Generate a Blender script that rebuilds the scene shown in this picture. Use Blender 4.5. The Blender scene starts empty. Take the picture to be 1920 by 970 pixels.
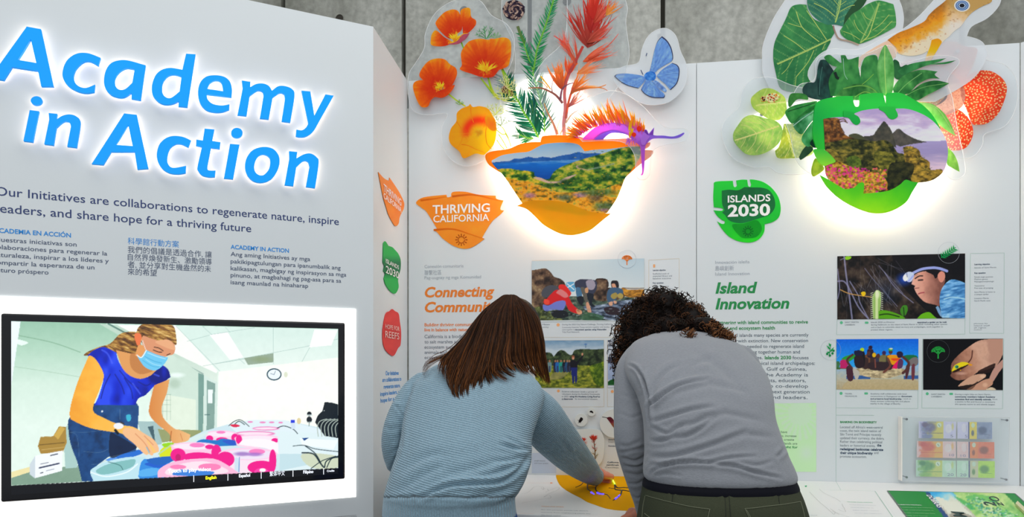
import bpy, math, random
import numpy as np
from mathutils import Vector, Matrix
from mathutils.geometry import delaunay_2d_cdt
random.seed(7); np.random.seed(7)
SC = bpy.context.scene; COL = SC.collection
F = 1250.0; CX = 960.0; HY = 690.0; EYE = 1.32           # focal length and horizon in pixels of the 1920x970 frame
# ---------------------------------------------------------------- camera, world, lights, exposure
cd = bpy.data.cameras.new('camera'); cam = bpy.data.objects.new('camera', cd); COL.objects.link(cam)
cam.location = (0, 0, EYE); cam.rotation_euler = (math.pi/2, 0, 0)
cd.sensor_width = 36; cd.lens = F/1920*36; cd.shift_y = (HY-485)/1920; cd.clip_start = .02
SC.camera = cam
SC.view_settings.view_transform = 'Standard'; SC.view_settings.look = 'None'; SC.view_settings.exposure = 0.0; SC.view_settings.gamma = 1
SC.view_settings.use_curve_mapping = False
w = bpy.data.worlds.new('world'); SC.world = w; w.use_nodes = True
w.node_tree.nodes['Background'].inputs[0].default_value = (.90, .96, 1.0, 1); w.node_tree.nodes['Background'].inputs[1].default_value = .47
def area(name, loc, target, sx, sy, power, col=(1, 1, 1)):
    l = bpy.data.lights.new(name, 'AREA'); l.shape = 'RECTANGLE'; l.size = sx; l.size_y = sy; l.energy = power; l.color = col
    o = bpy.data.objects.new(name, l); COL.objects.link(o); o.location = loc
    o.rotation_euler = (Vector(target)-Vector(loc)).to_track_quat('-Z', 'Y').to_euler(); return o
area('ceiling_or_fill_light', (.3, 1.2, 4.6), (.3, 2.0, 1.2), 4.0, 2.0, 50, (1, .985, .96))
area('ceiling_or_fill_light', (-.5, -1.9, 3.0), (-.6, 2.3, 1.1), 3.2, 2.0, 48, (.92, .965, 1))  # front fill added behind the camera to lift the left panel and sleeves
area('ceiling_or_fill_light', (2.6, 0.2, 4.2), (1.2, 2.6, 1.5), 2.0, 2.0, 20, (.97, .98, 1))  # fill added from the right to brighten the side board
# ---------------------------------------------------------------- helpers
def lin(c):
    c = np.asarray(c, float)/255.; return np.where(c <= .04045, c/12.92, ((c+.055)/1.055)**2.4)
class Frame:
    """a flat working plane: origin, unit right, unit up, unit normal towards the visitors"""
    def __init__(s, o, u, n, v=(0, 0, 1)): s.o = np.array(o, float); s.u = np.array(u, float); s.v = np.array(v, float); s.n = np.array(n, float)
    def P(s, x, y, off=0.):
        x = np.asarray(x, float); y = np.asarray(y, float)
        d = np.stack([(x-CX)/F, np.ones_like(x), (HY-y)/F], -1)
        e = np.array([0, 0, EYE]); o = s.o+s.n*off
        t = ((o-e)@s.n)/(d@s.n); return e+d*t[..., None]
    def uv(s, x, y, off=0.):
        p = s.P(x, y, off)-s.o; return float(p@s.u), float(p@s.v)
    def W(s, u, v, off=0.):
        u = np.asarray(u, float); v = np.asarray(v, float)
        return s.o+u[..., None]*s.u+v[..., None]*s.v+s.n*off
def proj(p):
    p = np.asarray(p); return CX+F*p[..., 0]/p[..., 1], HY-F*(p[..., 2]-EYE)/p[..., 1]
def nrm(a): a = np.array(a, float); return a/np.linalg.norm(a)
C0 = np.array([-.504, 2.422, 0]); B0 = np.array([-.4518, 2.881, 0]); B1 = np.array([1.951, 2.541, 0])
uL = nrm([.91, .415, 0]); FL = Frame(C0, uL, [uL[1], -uL[0], 0])
uR = nrm(B0-C0); FR = Frame(C0, uR, [uR[1], -uR[0], 0])
uW = nrm(B1-B0); FW = Frame(B0, uW, [uW[1], -uW[0], 0])
TZ = .87
FT = Frame([B0[0], B0[1], TZ], uW, [0, 0, 1], [-uW[1], uW[0], 0])
def D(x, y, d): return np.array([(x-CX)/F*d, d, EYE+(HY-y)/F*d])
# ---- materials
MATS = {}
def nm(name):
    m = bpy.data.materials.new(name); m.use_nodes = True; nt = m.node_tree; b = nt.nodes['Principled BSDF']; return m, nt, b
def mat(name, col, rough=.5, metal=0, emit=0, spec=.5, bump=0, bscale=50, var=0, vscale=8):
    if name in MATS: return MATS[name]
    m, nt, b = nm(name); c = tuple(lin(col))+(1,)
    b.inputs['Base Color'].default_value = c; b.inputs['Roughness'].default_value = rough; b.inputs['Metallic'].default_value = metal
    b.inputs['Specular IOR Level'].default_value = spec
    if emit: b.inputs['Emission Color'].default_value = c; b.inputs['Emission Strength'].default_value = emit
    tc = nt.nodes.new('ShaderNodeTexCoord')
    if var:
        n = nt.nodes.new('ShaderNodeTexNoise'); n.inputs['Scale'].default_value = vscale; n.inputs['Detail'].default_value = 6
        mx = nt.nodes.new('ShaderNodeMix'); mx.data_type = 'RGBA'; mx.blend_type = 'MIX'
        mx.inputs[6].default_value = tuple(x*(1-var) for x in c[:3])+(1,); mx.inputs[7].default_value = tuple(min(1, x*(1+var)) for x in c[:3])+(1,)
        nt.links.new(tc.outputs['Object'], n.inputs['Vector']); nt.links.new(n.outputs['Fac'], mx.inputs[0]); nt.links.new(mx.outputs[2], b.inputs['Base Color'])
    if bump:
        n = nt.nodes.new('ShaderNodeTexNoise'); n.inputs['Scale'].default_value = bscale; n.inputs['Detail'].default_value = 5
        bp = nt.nodes.new('ShaderNodeBump'); bp.inputs['Strength'].default_value = bump; bp.inputs['Distance'].default_value = .005
        nt.links.new(tc.outputs['Object'], n.inputs['Vector']); nt.links.new(n.outputs['Fac'], bp.inputs['Height']); nt.links.new(bp.outputs[0], b.inputs['Normal'])
    MATS[name] = m; return m
def vmat(name, rough=.4, emit=0, spec=.4, trans=0):
    if name in MATS: return MATS[name]
    m, nt, b = nm(name); a = nt.nodes.new('ShaderNodeAttribute'); a.attribute_name = 'Col'
    if emit:
        b.inputs['Base Color'].default_value = (.01, .01, .01, 1)
        nt.links.new(a.outputs['Color'], b.inputs['Emission Color']); b.inputs['Emission Strength'].default_value = emit
    else: nt.links.new(a.outputs['Color'], b.inputs['Base Color'])
    b.inputs['Roughness'].default_value = rough; b.inputs['Specular IOR Level'].default_value = spec
    if trans:
        t = nt.nodes.new('ShaderNodeBsdfTranslucent'); nt.links.new(a.outputs['Color'], t.inputs[0])
        mx = nt.nodes.new('ShaderNodeMixShader'); mx.inputs[0].default_value = trans
        nt.links.new(b.outputs[0], mx.inputs[1]); nt.links.new(t.outputs[0], mx.inputs[2]); nt.links.new(mx.outputs[0], nt.nodes['Material Output'].inputs[0])
    MATS[name] = m; return m
PRINT = vmat('printed_ink', .5, spec=.2); INK = vmat('backlit_ink', .5, trans=.3, spec=.15); INK2 = vmat('bowl_ink', .5, trans=.12, spec=.15); SCREEN = vmat('screen_pixels', .2, emit=1.0)
def clear_mat(name, tint, diff, rough=.08):
    m, nt, b = nm(name); t = nt.nodes.new('ShaderNodeBsdfTransparent'); t.inputs[0].default_value = (.97, .98, .985, 1)
    b.inputs['Base Color'].default_value = tuple(lin(tint))+(1,); b.inputs['Roughness'].default_value = rough
    mx = nt.nodes.new('ShaderNodeMixShader'); mx.inputs[0].default_value = diff
    nt.links.new(t.outputs[0], mx.inputs[1]); nt.links.new(b.outputs[0], mx.inputs[2]); nt.links.new(mx.outputs[0], nt.nodes['Material Output'].inputs[0]); MATS[name] = m; return m
CLEAR = clear_mat('clear_acrylic', (225, 232, 236), .14); CLEAR2 = clear_mat('frosted_acrylic', (232, 236, 240), .5, .3)
EDGE = clear_mat('bright_edge_white', (255, 255, 255), .62, .25)  # white rim colour stands in for light caught along the acrylic edges
WHITE = mat('white_laminate', (219, 224, 226), .42, var=.02, vscale=2)
# ---- objects
def link(o, parent=None):
    COL.objects.link(o)
    if parent: o.parent = parent; o.matrix_parent_inverse = Matrix.Translation(-parent.location)
    return o
def tag(o, label, cat, group=None):
    o['label'] = label; o['category'] = cat
    if group: o['group'] = group
    return o
def thing(name, label, cat, loc, group=None):
    o = bpy.data.objects.new(name, None); o.empty_display_size = .05; o.location = [float(v) for v in loc]; link(o); return tag(o, label, cat, group)
def mk(name, V, Fc, m, parent=None, col=None, smooth=False):
    V = np.asarray(V, np.float32); me = bpy.data.meshes.new(name)
    me.from_pydata(V.tolist() if len(V) < 2000 else V, [], Fc if isinstance(Fc, list) else Fc.tolist())
    if col is not None:
        a = me.color_attributes.new('Col', 'FLOAT_COLOR', 'POINT'); c = np.ones((len(V), 4), np.float32); c[:, :3] = np.clip(col, 0, 1); a.data.foreach_set('color', c.ravel())
    if smooth: me.polygons.foreach_set('use_smooth', [True]*len(me.polygons))
    me.materials.append(m); me.update(); return link(bpy.data.objects.new(name, me), parent)
class MB:
    def __init__(s): s.V = []; s.F = []; s.C = []; s.n = 0
    def add(s, V, Fc, col=None):
        V = np.asarray(V, float); s.V.append(V); s.F += [tuple(int(i)+s.n for i in f) for f in Fc]; s.n += len(V)
        if col is not None:
            c = np.asarray(col, float); s.C.append(np.broadcast_to(c, (len(V), 3)))
    def build(s, name, m, parent=None, smooth=False): return mk(name, np.concatenate(s.V), s.F, m, parent, np.concatenate(s.C) if s.C else None, smooth)
BOXF = [(0, 3, 2, 1), (4, 5, 6, 7), (0, 1, 5, 4), (1, 2, 6, 5), (2, 3, 7, 6), (3, 0, 4, 7)]
def slabV(fr, u0, u1, v0, v1, o0, o1):
    return [fr.W(u, v, o) for o in (o0, o1) for u, v in ((u0, v0), (u1, v0), (u1, v1), (u0, v1))]
def slab(name, fr, u0, u1, v0, v1, o0, o1, m, parent=None, bev=0):
    o = mk(name, np.array(slabV(fr, u0, u1, v0, v1, o0, o1)), BOXF, m, parent)
    if bev:
        b = o.modifiers.new('b', 'BEVEL'); b.width = bev; b.segments = 2
    return o
def tubeV(P, R, ns=8, cap=True, up=None):
    P = np.asarray(P, float); R = np.broadcast_to(np.asarray(R, float), (len(P),)); T = np.gradient(P, axis=0); T /= np.linalg.norm(T, axis=1)[:, None]+1e-12
    a = np.array([0, 0, 1.]) if abs(T[0][2]) < .9 else np.array([1., 0, 0])
    V = []; A = np.cross(T[0], a); A /= np.linalg.norm(A); an = np.arange(ns)/ns*2*math.pi
    for i in range(len(P)):
        A = A-T[i]*(A@T[i]); A /= np.linalg.norm(A)+1e-12; Bn = np.cross(T[i], A)
        V.append(P[i]+R[i]*(np.cos(an)[:, None]*A+np.sin(an)[:, None]*Bn))
    V = np.concatenate(V); Fc = [(i*ns+j, i*ns+(j+1) % ns, (i+1)*ns+(j+1) % ns, (i+1)*ns+j) for i in range(len(P)-1) for j in range(ns)]
    if cap: Fc += [tuple(range(ns))[::-1], tuple(range((len(P)-1)*ns, len(P)*ns))]
    return V, Fc
def ico(c, r, n=10, m=7):
    c = np.asarray(c, float); r = np.broadcast_to(np.asarray(r, float), (3,)); V = [c+[0, 0, r[2]]]
    for i in range(1, m):
        p = math.pi*i/m
        for j in range(n): V.append(c+r*[math.sin(p)*math.cos(j*2*math.pi/n), math.sin(p)*math.sin(j*2*math.pi/n), math.cos(p)])
    V.append(c-[0, 0, r[2]]); Fc = [(0, 1+j, 1+(j+1) % n) for j in range(n)]
    for i in range(m-2):
        for j in range(n): a = 1+i*n+j; b = 1+i*n+(j+1) % n; Fc.append((a, a+n, b+n, b))
    k = len(V)-1; Fc += [(k, k-n+(j+1) % n, k-n+j) for j in range(n)]; return np.array(V), Fc
# ---- traced outlines: "x,y x,y *x,y" (a star marks a sharp corner), ox/oy/k place them in the frame
def pts(s, ox=0, oy=0, k=1.):
    P = []; Cn = []
    for t in s.split():
        c = t[0] == '*'; t = t.lstrip('*'); x, y = t.split(','); P.append((ox+float(x)/k, oy+float(y)/k)); Cn.append(c)
    return np.array(P), Cn
def S(s, ox=0, oy=0, k=1., n=5, closed=True):
    P, Cn = pts(s, ox, oy, k); N = len(P); out = []
    for i in range(N if closed else N-1):
        j = (i+1) % N; p1, p2 = P[i], P[j]
        if Cn[i] and Cn[j]: out.append(p1); continue
        p0 = P[i-1] if (not Cn[i] and (closed or i > 0)) else p1; p3 = P[(j+1) % N] if (not Cn[j] and (closed or j+1 < N)) else p2
        for q in range(n):
            t = q/n; out.append(.5*((2*p1)+(p2-p0)*t+(2*p0-5*p1+4*p2-p3)*t*t+(3*p1-p0-3*p2+p3)*t**3))
    if not closed: out.append(P[-1])
    return np.array(out)
def ell(cx, cy, rx, ry=None, n=28, rot=0):
    ry = ry or rx; t = np.arange(n)/n*2*math.pi; x = rx*np.cos(t); y = ry*np.sin(t); c, s_ = math.cos(rot), math.sin(rot)
    return np.stack([cx+x*c-y*s_, cy+x*s_+y*c], -1)
def rrect(x0, y0, x1, y1, r, n=5):
    o = []
    for cx, cy, a in ((x1-r, y0+r, -90), (x1-r, y1-r, 0), (x0+r, y1-r, 90), (x0+r, y0+r, 180)):
        for q in range(n+1):
            t = math.radians(a+90*q/n); o.append((cx+r*math.cos(t), cy+r*math.sin(t)))
    return np.array(o)
def pip(X, Y, loops):
    r = np.zeros(X.shape, bool)
    for L in loops:
        x0, y0 = L[-1]
        for x1, y1 in L:
            if y0 != y1:
                c = (y0 > Y) != (y1 > Y); r ^= c & (X < (x1-x0)*(Y-y0)/(y1-y0)+x0)
            x0, y0 = x1, y1
    return r
def fill(loops, step=None):
    vs = []; es = []
    for L in loops:
        b = len(vs); vs += [tuple(p) for p in L]; es += [(b+i, b+(i+1) % len(L)) for i in range(len(L))]
    if step:
        A = np.concatenate(loops); x0, y0 = A.min(0); x1, y1 = A.max(0)
        gx, gy = np.meshgrid(np.arange(x0+step/2, x1, step), np.arange(y0+step/2, y1, step)); gx = gx+(np.arange(gx.shape[0]) % 2)[:, None]*step*.5
        k = pip(gx, gy, loops); vs += list(zip(gx[k], gy[k]))
    r = delaunay_2d_cdt([Vector((float(a), float(b))) for a, b in vs], es, [], 0, 1e-4, False)
    V = np.array([tuple(v) for v in r[0]]); Fc = np.array([f for f in r[2] if len(f) == 3])
    c = V[Fc].mean(1); return V, Fc[pip(c[:, 0], c[:, 1], loops)]
KP = .86                                                  # print colours: surface albedo per photographed value under this light
def colr(c, V):
    if callable(c): return np.clip(lin(np.clip(c(V[:, 0], V[:, 1]), 0, 255))/KP, 0, .93)
    return np.broadcast_to(np.clip(lin(c)/KP, 0, .93), (len(V), 3))
def sheetV(fr, loops, off, thick=0, step=None):
    if isinstance(loops, np.ndarray): loops = [loops]
    V, Fc = fill(loops, step); W = fr.P(V[:, 0], V[:, 1], off); Fl = [tuple(f) for f in Fc.tolist()]
    # face the visitors
    if len(Fl):
        a, b, c = W[Fl[0][0]], W[Fl[0][1]], W[Fl[0][2]]
        if np.cross(b-a, c-a)@fr.n < 0: Fl = [f[::-1] for f in Fl]
    if thick:
        n = len(V); E = {}
        for f in Fl:
            for i in range(3): E[(f[i], f[(i+1) % 3])] = 1
        sd = [(b, a, a+n, b+n) for (a, b) in E if (b, a) not in E]
        Fl = Fl+[tuple(i+n for i in f[::-1]) for f in Fl]+sd; W = np.concatenate([W, W-fr.n*thick]); V = np.concatenate([V, V])
    return W, Fl, V
def sheet(name, fr, loops, off, m, parent=None, thick=0, col=None, step=None):
    W, Fl, V = sheetV(fr, loops, off, thick, step); return mk(name, W, Fl, m, parent, None if col is None else colr(col, V))
def outline(name, fr, L, off, r, m, parent, closed=True):
    Q = fr.P(L[:, 0], L[:, 1], off)
    if closed: Q = np.concatenate([Q, Q[:2]])
    V, Fc = tubeV(Q, r, 5); return mk(name, V, Fc, m, parent, smooth=True)
def gridsheet(name, fr, x0, y0, x1, y1, off, m, parent, cf, step=1.0, gain=None, thick=0):
    """rectangle on the plane from its top-left and bottom-right corners, one vertex per pixel"""
    a = fr.uv(x0, y0, off); b = fr.uv(x1, y1, off); nx = max(2, int(abs(x1-x0)/step)); ny = max(2, int(abs(y1-y0)/step))
    U, Vv = np.meshgrid(np.linspace(a[0], b[0], nx), np.linspace(a[1], b[1], ny)); W = fr.W(U.ravel(), Vv.ravel(), off)
    px, py = proj(W); I = np.arange(nx*ny).reshape(ny, nx); Fc = np.stack([I[1:, :-1], I[1:, 1:], I[:-1, 1:], I[:-1, :-1]], -1).reshape(-1, 4)
    c = lin(np.clip(cf(px, py), 0, 255)); c = c*gain if gain else np.clip(c/KP, 0, .93)
    return mk(name, W, Fc, m, parent, c)
# ---- noise and a small painter (sRGB values, frame coordinates)
def vn(x, y, seed=0):
    xi = np.floor(x).astype(np.int64); yi = np.floor(y).astype(np.int64); fx = x-xi; fy = y-yi; fx = fx*fx*(3-2*fx); fy = fy*fy*(3-2*fy)
    def h(a, b):
        n = (a*374761393+b*668265263+seed*982451653) & 0x7fffffff; n = (n ^ (n >> 13))*1274126177 & 0x7fffffff; return ((n ^ (n >> 16)) & 0xffff)/65535.
    return (h(xi, yi)*(1-fx)+h(xi+1, yi)*fx)*(1-fy)+(h(xi, yi+1)*(1-fx)+h(xi+1, yi+1)*fx)*fy
def fbm(x, y, s, seed=0, o=4):
    r = 0; a = .5; t = 0
    for i in range(o): r = r+a*vn(x/s, y/s, seed+i); t += a; a *= .55; s /= 2.
    return r/t
def mixc(a, b, t): t = np.clip(np.asarray(t), 0, 1)[..., None]; return np.asarray(a, float)*(1-t)+np.asarray(b, float)*t
def ramp(t, *st):
    t = np.asarray(t, float); ts = [s[0] for s in st]; cs = np.array([s[1] for s in st], float); return np.stack([np.interp(t, ts, cs[:, i]) for i in range(3)], -1)
class Cv:
    def __init__(s, x0, y0, x1, y1, ss=2):
        s.x0, s.y0, s.ss = x0, y0, ss; s.w = int((x1-x0)*ss)+2; s.h = int((y1-y0)*ss)+2
        s.X, s.Y = np.meshgrid(x0+(np.arange(s.w)+.5)/ss, y0+(np.arange(s.h)+.5)/ss); s.a = np.zeros((s.h, s.w, 3)); s.t = (0, 0, 1.)
    def src(s, ox, oy, k): s.t = (ox, oy, k); return s
    def bb(s, P, m=0):
        x0, y0 = P.min(0)-m; x1, y1 = P.max(0)+m; f = lambda v, o, n: int(np.clip((v-o)*s.ss, 0, n))
        return slice(f(y0, s.y0, s.h), f(y1, s.y0, s.h)+1), slice(f(x0, s.x0, s.w), f(x1, s.x0, s.w)+1)
    def put(s, sl, mk_, c, al):
        X, Y = s.X[sl], s.Y[sl]; c = c(X, Y) if callable(c) else np.asarray(c, float); m = (mk_*al)[..., None]; s.a[sl] = s.a[sl]*(1-m)+c*m
    def fill(s, c): s.put((slice(None), slice(None)), np.ones((s.h, s.w)), c, 1)
    def poly(s, P, c, al=1, sm=True, n=4):
        if isinstance(P, str): P = S(P, *s.t, n=n) if sm else pts(P, *s.t)[0]
        sl = s.bb(P)
        if s.X[sl].size: s.put(sl, pip(s.X[sl], s.Y[sl], [P]).astype(float), c, al)
    def line(s, P, w, c, al=1, sm=True):
        if isinstance(P, str): P = S(P, *s.t, closed=False) if sm else pts(P, *s.t)[0]
        w0, w1 = w if isinstance(w, tuple) else (w, w); sl = s.bb(P, max(w0, w1)+1); X, Y = s.X[sl], s.Y[sl]
        if not X.size: return
        M = np.zeros(X.shape); n = len(P)-1
        for i in range(n):
            a, b = P[i], P[i+1]; d = b-a; L2 = d@d+1e-9; t = np.clip(((X-a[0])*d[0]+(Y-a[1])*d[1])/L2, 0, 1)
            q = np.hypot(X-a[0]-t*d[0], Y-a[1]-t*d[1]); ww = (w0+(w1-w0)*(i+t)/n)/2; M = np.maximum(M, np.clip((ww-q)*s.ss*.7+.5, 0, 1))
        s.put(sl, M, c, al)
    def ell(s, cx, cy, rx, ry, c, al=1, soft=0, raw=False):
        ox, oy, k = s.t; cx = ox+cx/k; cy = oy+cy/k; rx /= k; ry /= k; g = 1+soft; sl = s.bb(np.array([[cx-rx*g, cy-ry*g], [cx+rx*g, cy+ry*g]]), 1); X, Y = s.X[sl], s.Y[sl]
        if not X.size: return
        q = np.hypot((X-cx)/rx, (Y-cy)/ry); M = np.clip((1-q)*min(rx, ry)*s.ss+.5, 0, 1) if not soft else np.clip((1+soft-q)/(2*soft), 0, 1); s.put(sl, M, c, al)
    def grain(s, amp, sc, seed=0, P=None):
        n = (fbm(s.X, s.Y, sc, seed)-.5)*2*amp; m = 1
        if P is not None: m = pip(s.X, s.Y, [S(P, *s.t) if isinstance(P, str) else P])
        s.a = np.clip(s.a+(n*m)[..., None], 0, 255)
    def blur(s, n=1):
        for _ in range(n):
            a = np.pad(s.a, ((1, 1), (1, 1), (0, 0)), 'edge'); s.a = (a[:-2, 1:-1]+a[2:, 1:-1]+a[1:-1, :-2]+a[1:-1, 2:]+2*a[1:-1, 1:-1])/6
    def __call__(s, X, Y):
        fx = np.clip((X-s.x0)*s.ss-.5, 0, s.w-1.001); fy = np.clip((Y-s.y0)*s.ss-.5, 0, s.h-1.001); i = fx.astype(int); j = fy.astype(int); fx = (fx-i)[:, None]; fy = (fy-j)[:, None]; a = s.a
        return (a[j, i]*(1-fx)+a[j, i+1]*fx)*(1-fy)+(a[j+1, i]*(1-fx)+a[j+1, i+1]*fx)*fy
# ---- lettering (thin flat print), built-in font only
_tc = {}
def glyphs(s, bold=0., shear=0.):
    if ord(max(s)) > 9000: bold = 0.
    k = (s, bold, shear)
    if k not in _tc:
        c = bpy.data.curves.new('t', 'FONT'); c.body = s; c.offset = bold; c.shear = shear; c.resolution_u = 3; o = bpy.data.objects.new('t', c); COL.objects.link(o)
        bpy.context.view_layer.update(); m = bpy.data.meshes.new_from_object(o.evaluated_get(bpy.context.evaluated_depsgraph_get()))
        V = np.zeros(len(m.vertices)*3); m.vertices.foreach_get('co', V); V = V.reshape(-1, 3)
        _tc[k] = (V, [tuple(p.vertices) for p in m.polygons]); bpy.data.objects.remove(o); bpy.data.curves.remove(c); bpy.data.meshes.remove(m)
    return _tc[k]
def textV(fr, s, x0, y0, x1, h, off, bold=0., shear=0., y1=None, hw=None):
    V, Fc = glyphs(s, bold, shear); A = fr.P(x0, y0, off)
    if y1 is None: wdt = fr.uv(x1, y0, off)[0]-fr.uv(x0, y0, off)[0]; U = fr.u
    else: Bq = fr.P(x1, y1, off); wdt = np.linalg.norm(Bq-A); U = (Bq-A)/wdt
    hs = (hw if hw else h*A[1]/F)/(.66 if s.isascii() or ord(max(s)) < 1000 else .73); Vd = np.cross(fr.n, U)
    xm, xM = V[:, 0].min(), V[:, 0].max(); x = (V[:, 0]-xm)/(xM-xm)*wdt; return A+x[:, None]*U+(V[:, 1]*hs)[:, None]*Vd, Fc
def block(name, fr, lines, off, m, parent, **kw):
    b = MB()
    for l in lines: k = dict(kw); k.update(l[5] if len(l) > 5 else {}); b.add(*textV(fr, *l[:5], off, **k))
    o = b.build(name, m, parent)
    if len(lines) > 1: o['kind'] = 'stuff'
    return o
# ================================================================ the setting
def struct(o): o['kind'] = 'structure'; return o
def box(name, x0, x1, y0, y1, z0, z1, m, parent=None):
    V = [(x, y, z) for z in (z0, z1) for x, y in ((x0, y0), (x1, y0), (x1, y1), (x0, y1))]; return mk(name, V, BOXF, m, parent)
floor_m = mat('floor_concrete', (120, 118, 114), .5, bump=.2, bscale=30, var=.15, vscale=3)
struct(box('floor', -4.5, 5.5, -4, 6.2, -.1, 0, floor_m))
# concrete wall behind: cast panels with recessed joints and tie holes
def concrete():
    m, nt, b = nm('board_cast_concrete'); L = nt.links.new; tc = nt.nodes.new('ShaderNodeTexCoord')
    n = nt.nodes.new('ShaderNodeTexNoise'); n.inputs['Scale'].default_value = 2.2; n.inputs['Detail'].default_value = 9; n.inputs['Roughness'].default_value = .62
    mp = nt.nodes.new('ShaderNodeMapping'); mp.inputs['Scale'].default_value = (1, 1, .35); L(tc.outputs['Object'], mp.inputs[0]); L(mp.outputs[0], n.inputs['Vector'])
    r = nt.nodes.new('ShaderNodeValToRGB'); r.color_ramp.elements[0].position = .3; r.color_ramp.elements[1].position = .72
    r.color_ramp.elements[0].color = tuple(lin((136, 136, 126)))+(1,); r.color_ramp.elements[1].color = tuple(lin((196, 196, 188)))+(1,)
    n2 = nt.nodes.new('ShaderNodeTexNoise'); n2.inputs['Scale'].default_value = 26; n2.inputs['Detail'].default_value = 6; L(tc.outputs['Object'], n2.inputs['Vector'])
    mx = nt.nodes.new('ShaderNodeMix'); mx.data_type = 'RGBA'; mx.blend_type = 'OVERLAY'; mx.inputs[0].default_value = .5
    L(n.outputs['Fac'], r.inputs[0]); L(r.outputs[0], mx.inputs[6]); L(n2.outputs['Fac'], mx.inputs[7]); L(mx.outputs[2], b.inputs['Base Color']); b.inputs['Roughness'].default_value = .85
    bp = nt.nodes.new('ShaderNodeBump'); bp.inputs['Strength'].default_value = .35; bp.inputs['Distance'].default_value = .01; L(n2.outputs['Fac'], bp.inputs['Height']); L(bp.outputs[0], b.inputs['Normal']); return m
CONC = concrete(); DARK = mat('joint_shadow_gap', (62, 60, 52), .9)
wo = -1.35; dark_hole = mat('tie_hole_lining', (58, 54, 46), .9)
wall = struct(slab('wall_back', FW, -4.2, 4.6, 0, 5.2, wo-.3, wo-.05, DARK)); pu = [FW.uv(x, 100, wo)[0] for x in (531, 757, 993, 1243, 1512, 1803)]; pu = [pu[0]-.8*k for k in (4, 3, 2, 1)]+pu+[pu[-1]+.82*k for k in (1, 2, 3)]
for i in range(len(pu)-1):
    slab('concrete_panel', FW, pu[i]+.014, pu[i+1]-.014, .02, 5.18, wo-.05, wo+(.004 if i % 2 else 0), CONC, wall)
for hx, hy in ((637, 35), (870, 20), (1063, 3)):
    u, v = FW.uv(hx, hy, wo); t = np.arange(16)/16*6.2832; r = .026
    V = np.concatenate([FW.W(u+rr*np.cos(t), v+rr*np.sin(t), o) for rr, o in ((r, wo+.006), (r*.8, wo+.008), (r*.72, wo+.0055))]); Fq = [(a*16+j, a*16+(j+1) % 16, a*16+16+(j+1) % 16, a*16+16+j) for a in (0, 1) for j in range(16)]
    mk('tie_hole', V, Fq+[tuple(range(32, 48))], dark_hole, wall)
# ================================================================ left title structure
TOP = EYE+1.24
lw = thing('exhibit_wall', 'tall white angled exhibit wall carrying the blue title and the video screen', 'exhibit panel', (C0[0]-.8, C0[1]-.36, 0))
slab('front_board', FL, -2.7, .0, 0, TOP, -.02, 0, WHITE, lw)
slab('side_board', FR, .0, np.linalg.norm(B0-C0)-.0025, 0, TOP, -.02, 0, WHITE, lw)
V = [C0+FL.n*-.02+[0, 0, TOP-.004], FL.W(-2.7, TOP-.004, -.02), FL.W(-2.7, TOP-.004, -.02)+[0, 1.3, 0], B0+[-.02, .3, TOP-.004], B0+[-.02, 0, TOP-.004]]
mk('top_cap', V, [(0, 4, 3, 2, 1)], WHITE, lw)
NAVY = mat('navy_lettering', (24, 50, 110), .5); CYANT = mat('blue_lettering', (0, 140, 222), .5); GREYB = mat('slate_lettering', (66, 82, 112), .5)
e = .0006
def cl(x, y, t, x1, h): return (t, x, y, x1, h)
block('lettering', FL, [('Our Initiatives are collaborations to regenerate nature, inspire', -9, 366, 635.4, 15.5), ('leaders, and share hope for a thriving future', -6, 398, 471, 15.5)], e, NAVY, lw, bold=.004)
block('lettering', FL, [('ACADEMIA EN ACCIÓN', -12, 435.6, 133, 8), ('科學館行動方案', 239.5, 457, 335.5, 10.2), ('ACADEMY IN ACTION', 432.4, 466.7, 541.7, 7.3)], e, CYANT, lw, bold=.022)
block('lettering', FL, [(t, x, y, x1, h) for t, x, y, x1, h in (
    ('Nuestras iniciativas son', -11, 452.6, 143.6, 8), ('colaboraciones para regenerar la', -14, 466.5, 201, 8), ('naturaleza, inspirar a los líderes y', -14, 481, 204, 8), ('compartir la esperanza de un', -14, 495.5, 177, 8), ('futuro próspero', -11, 510, 91, 8),
    ('我們的倡議是透過合作, 讓', 239.5, 473, 397, 10.2), ('自然界煥發新生、激勵領導', 239.5, 487, 397, 10.2), ('者, 並分享對生機盎然的未', 239.5, 501, 395.5, 10.2), ('來的希望', 239.5, 514.5, 294, 10.2),
    ('Ang aming Initiatives ay mga', 432.4, 480.2, 581.5, 7.6), ('pakikipagtulungan para ipanumbalik ang', 432.4, 493.7, 638.7, 7.6), ('kalikasan, magbigay ng inspirasyon sa mga', 432.4, 506.8, 649.3, 7.6), ('pinuno, at magbahagi ng pag-asa para sa', 432.4, 519.6, 639.8, 7.6), ('isang maunlad na hinaharap', 432.4, 533, 577.8, 7.6))], e, GREYB, lw, bold=.006)
# speaker grille under the screen: rows of small drilled holes
b = MB()
for r_ in range(3):
    for i in range(34):
        u = FL.uv(667-i*2.1+(r_ % 2)*1, 966+r_*2.4, 0)[0]; v = FL.uv(667, 966.5+r_*2.6, 0)[1]; t = np.arange(8)/8*6.2832; b.add(FL.W(u+.0012*np.cos(t), v+.0012*np.sin(t), e), [tuple(range(8))])
g = b.build('speaker_grille', mat('grille_hole', (60, 62, 66), .8), lw); g['kind'] = 'stuff'
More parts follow.
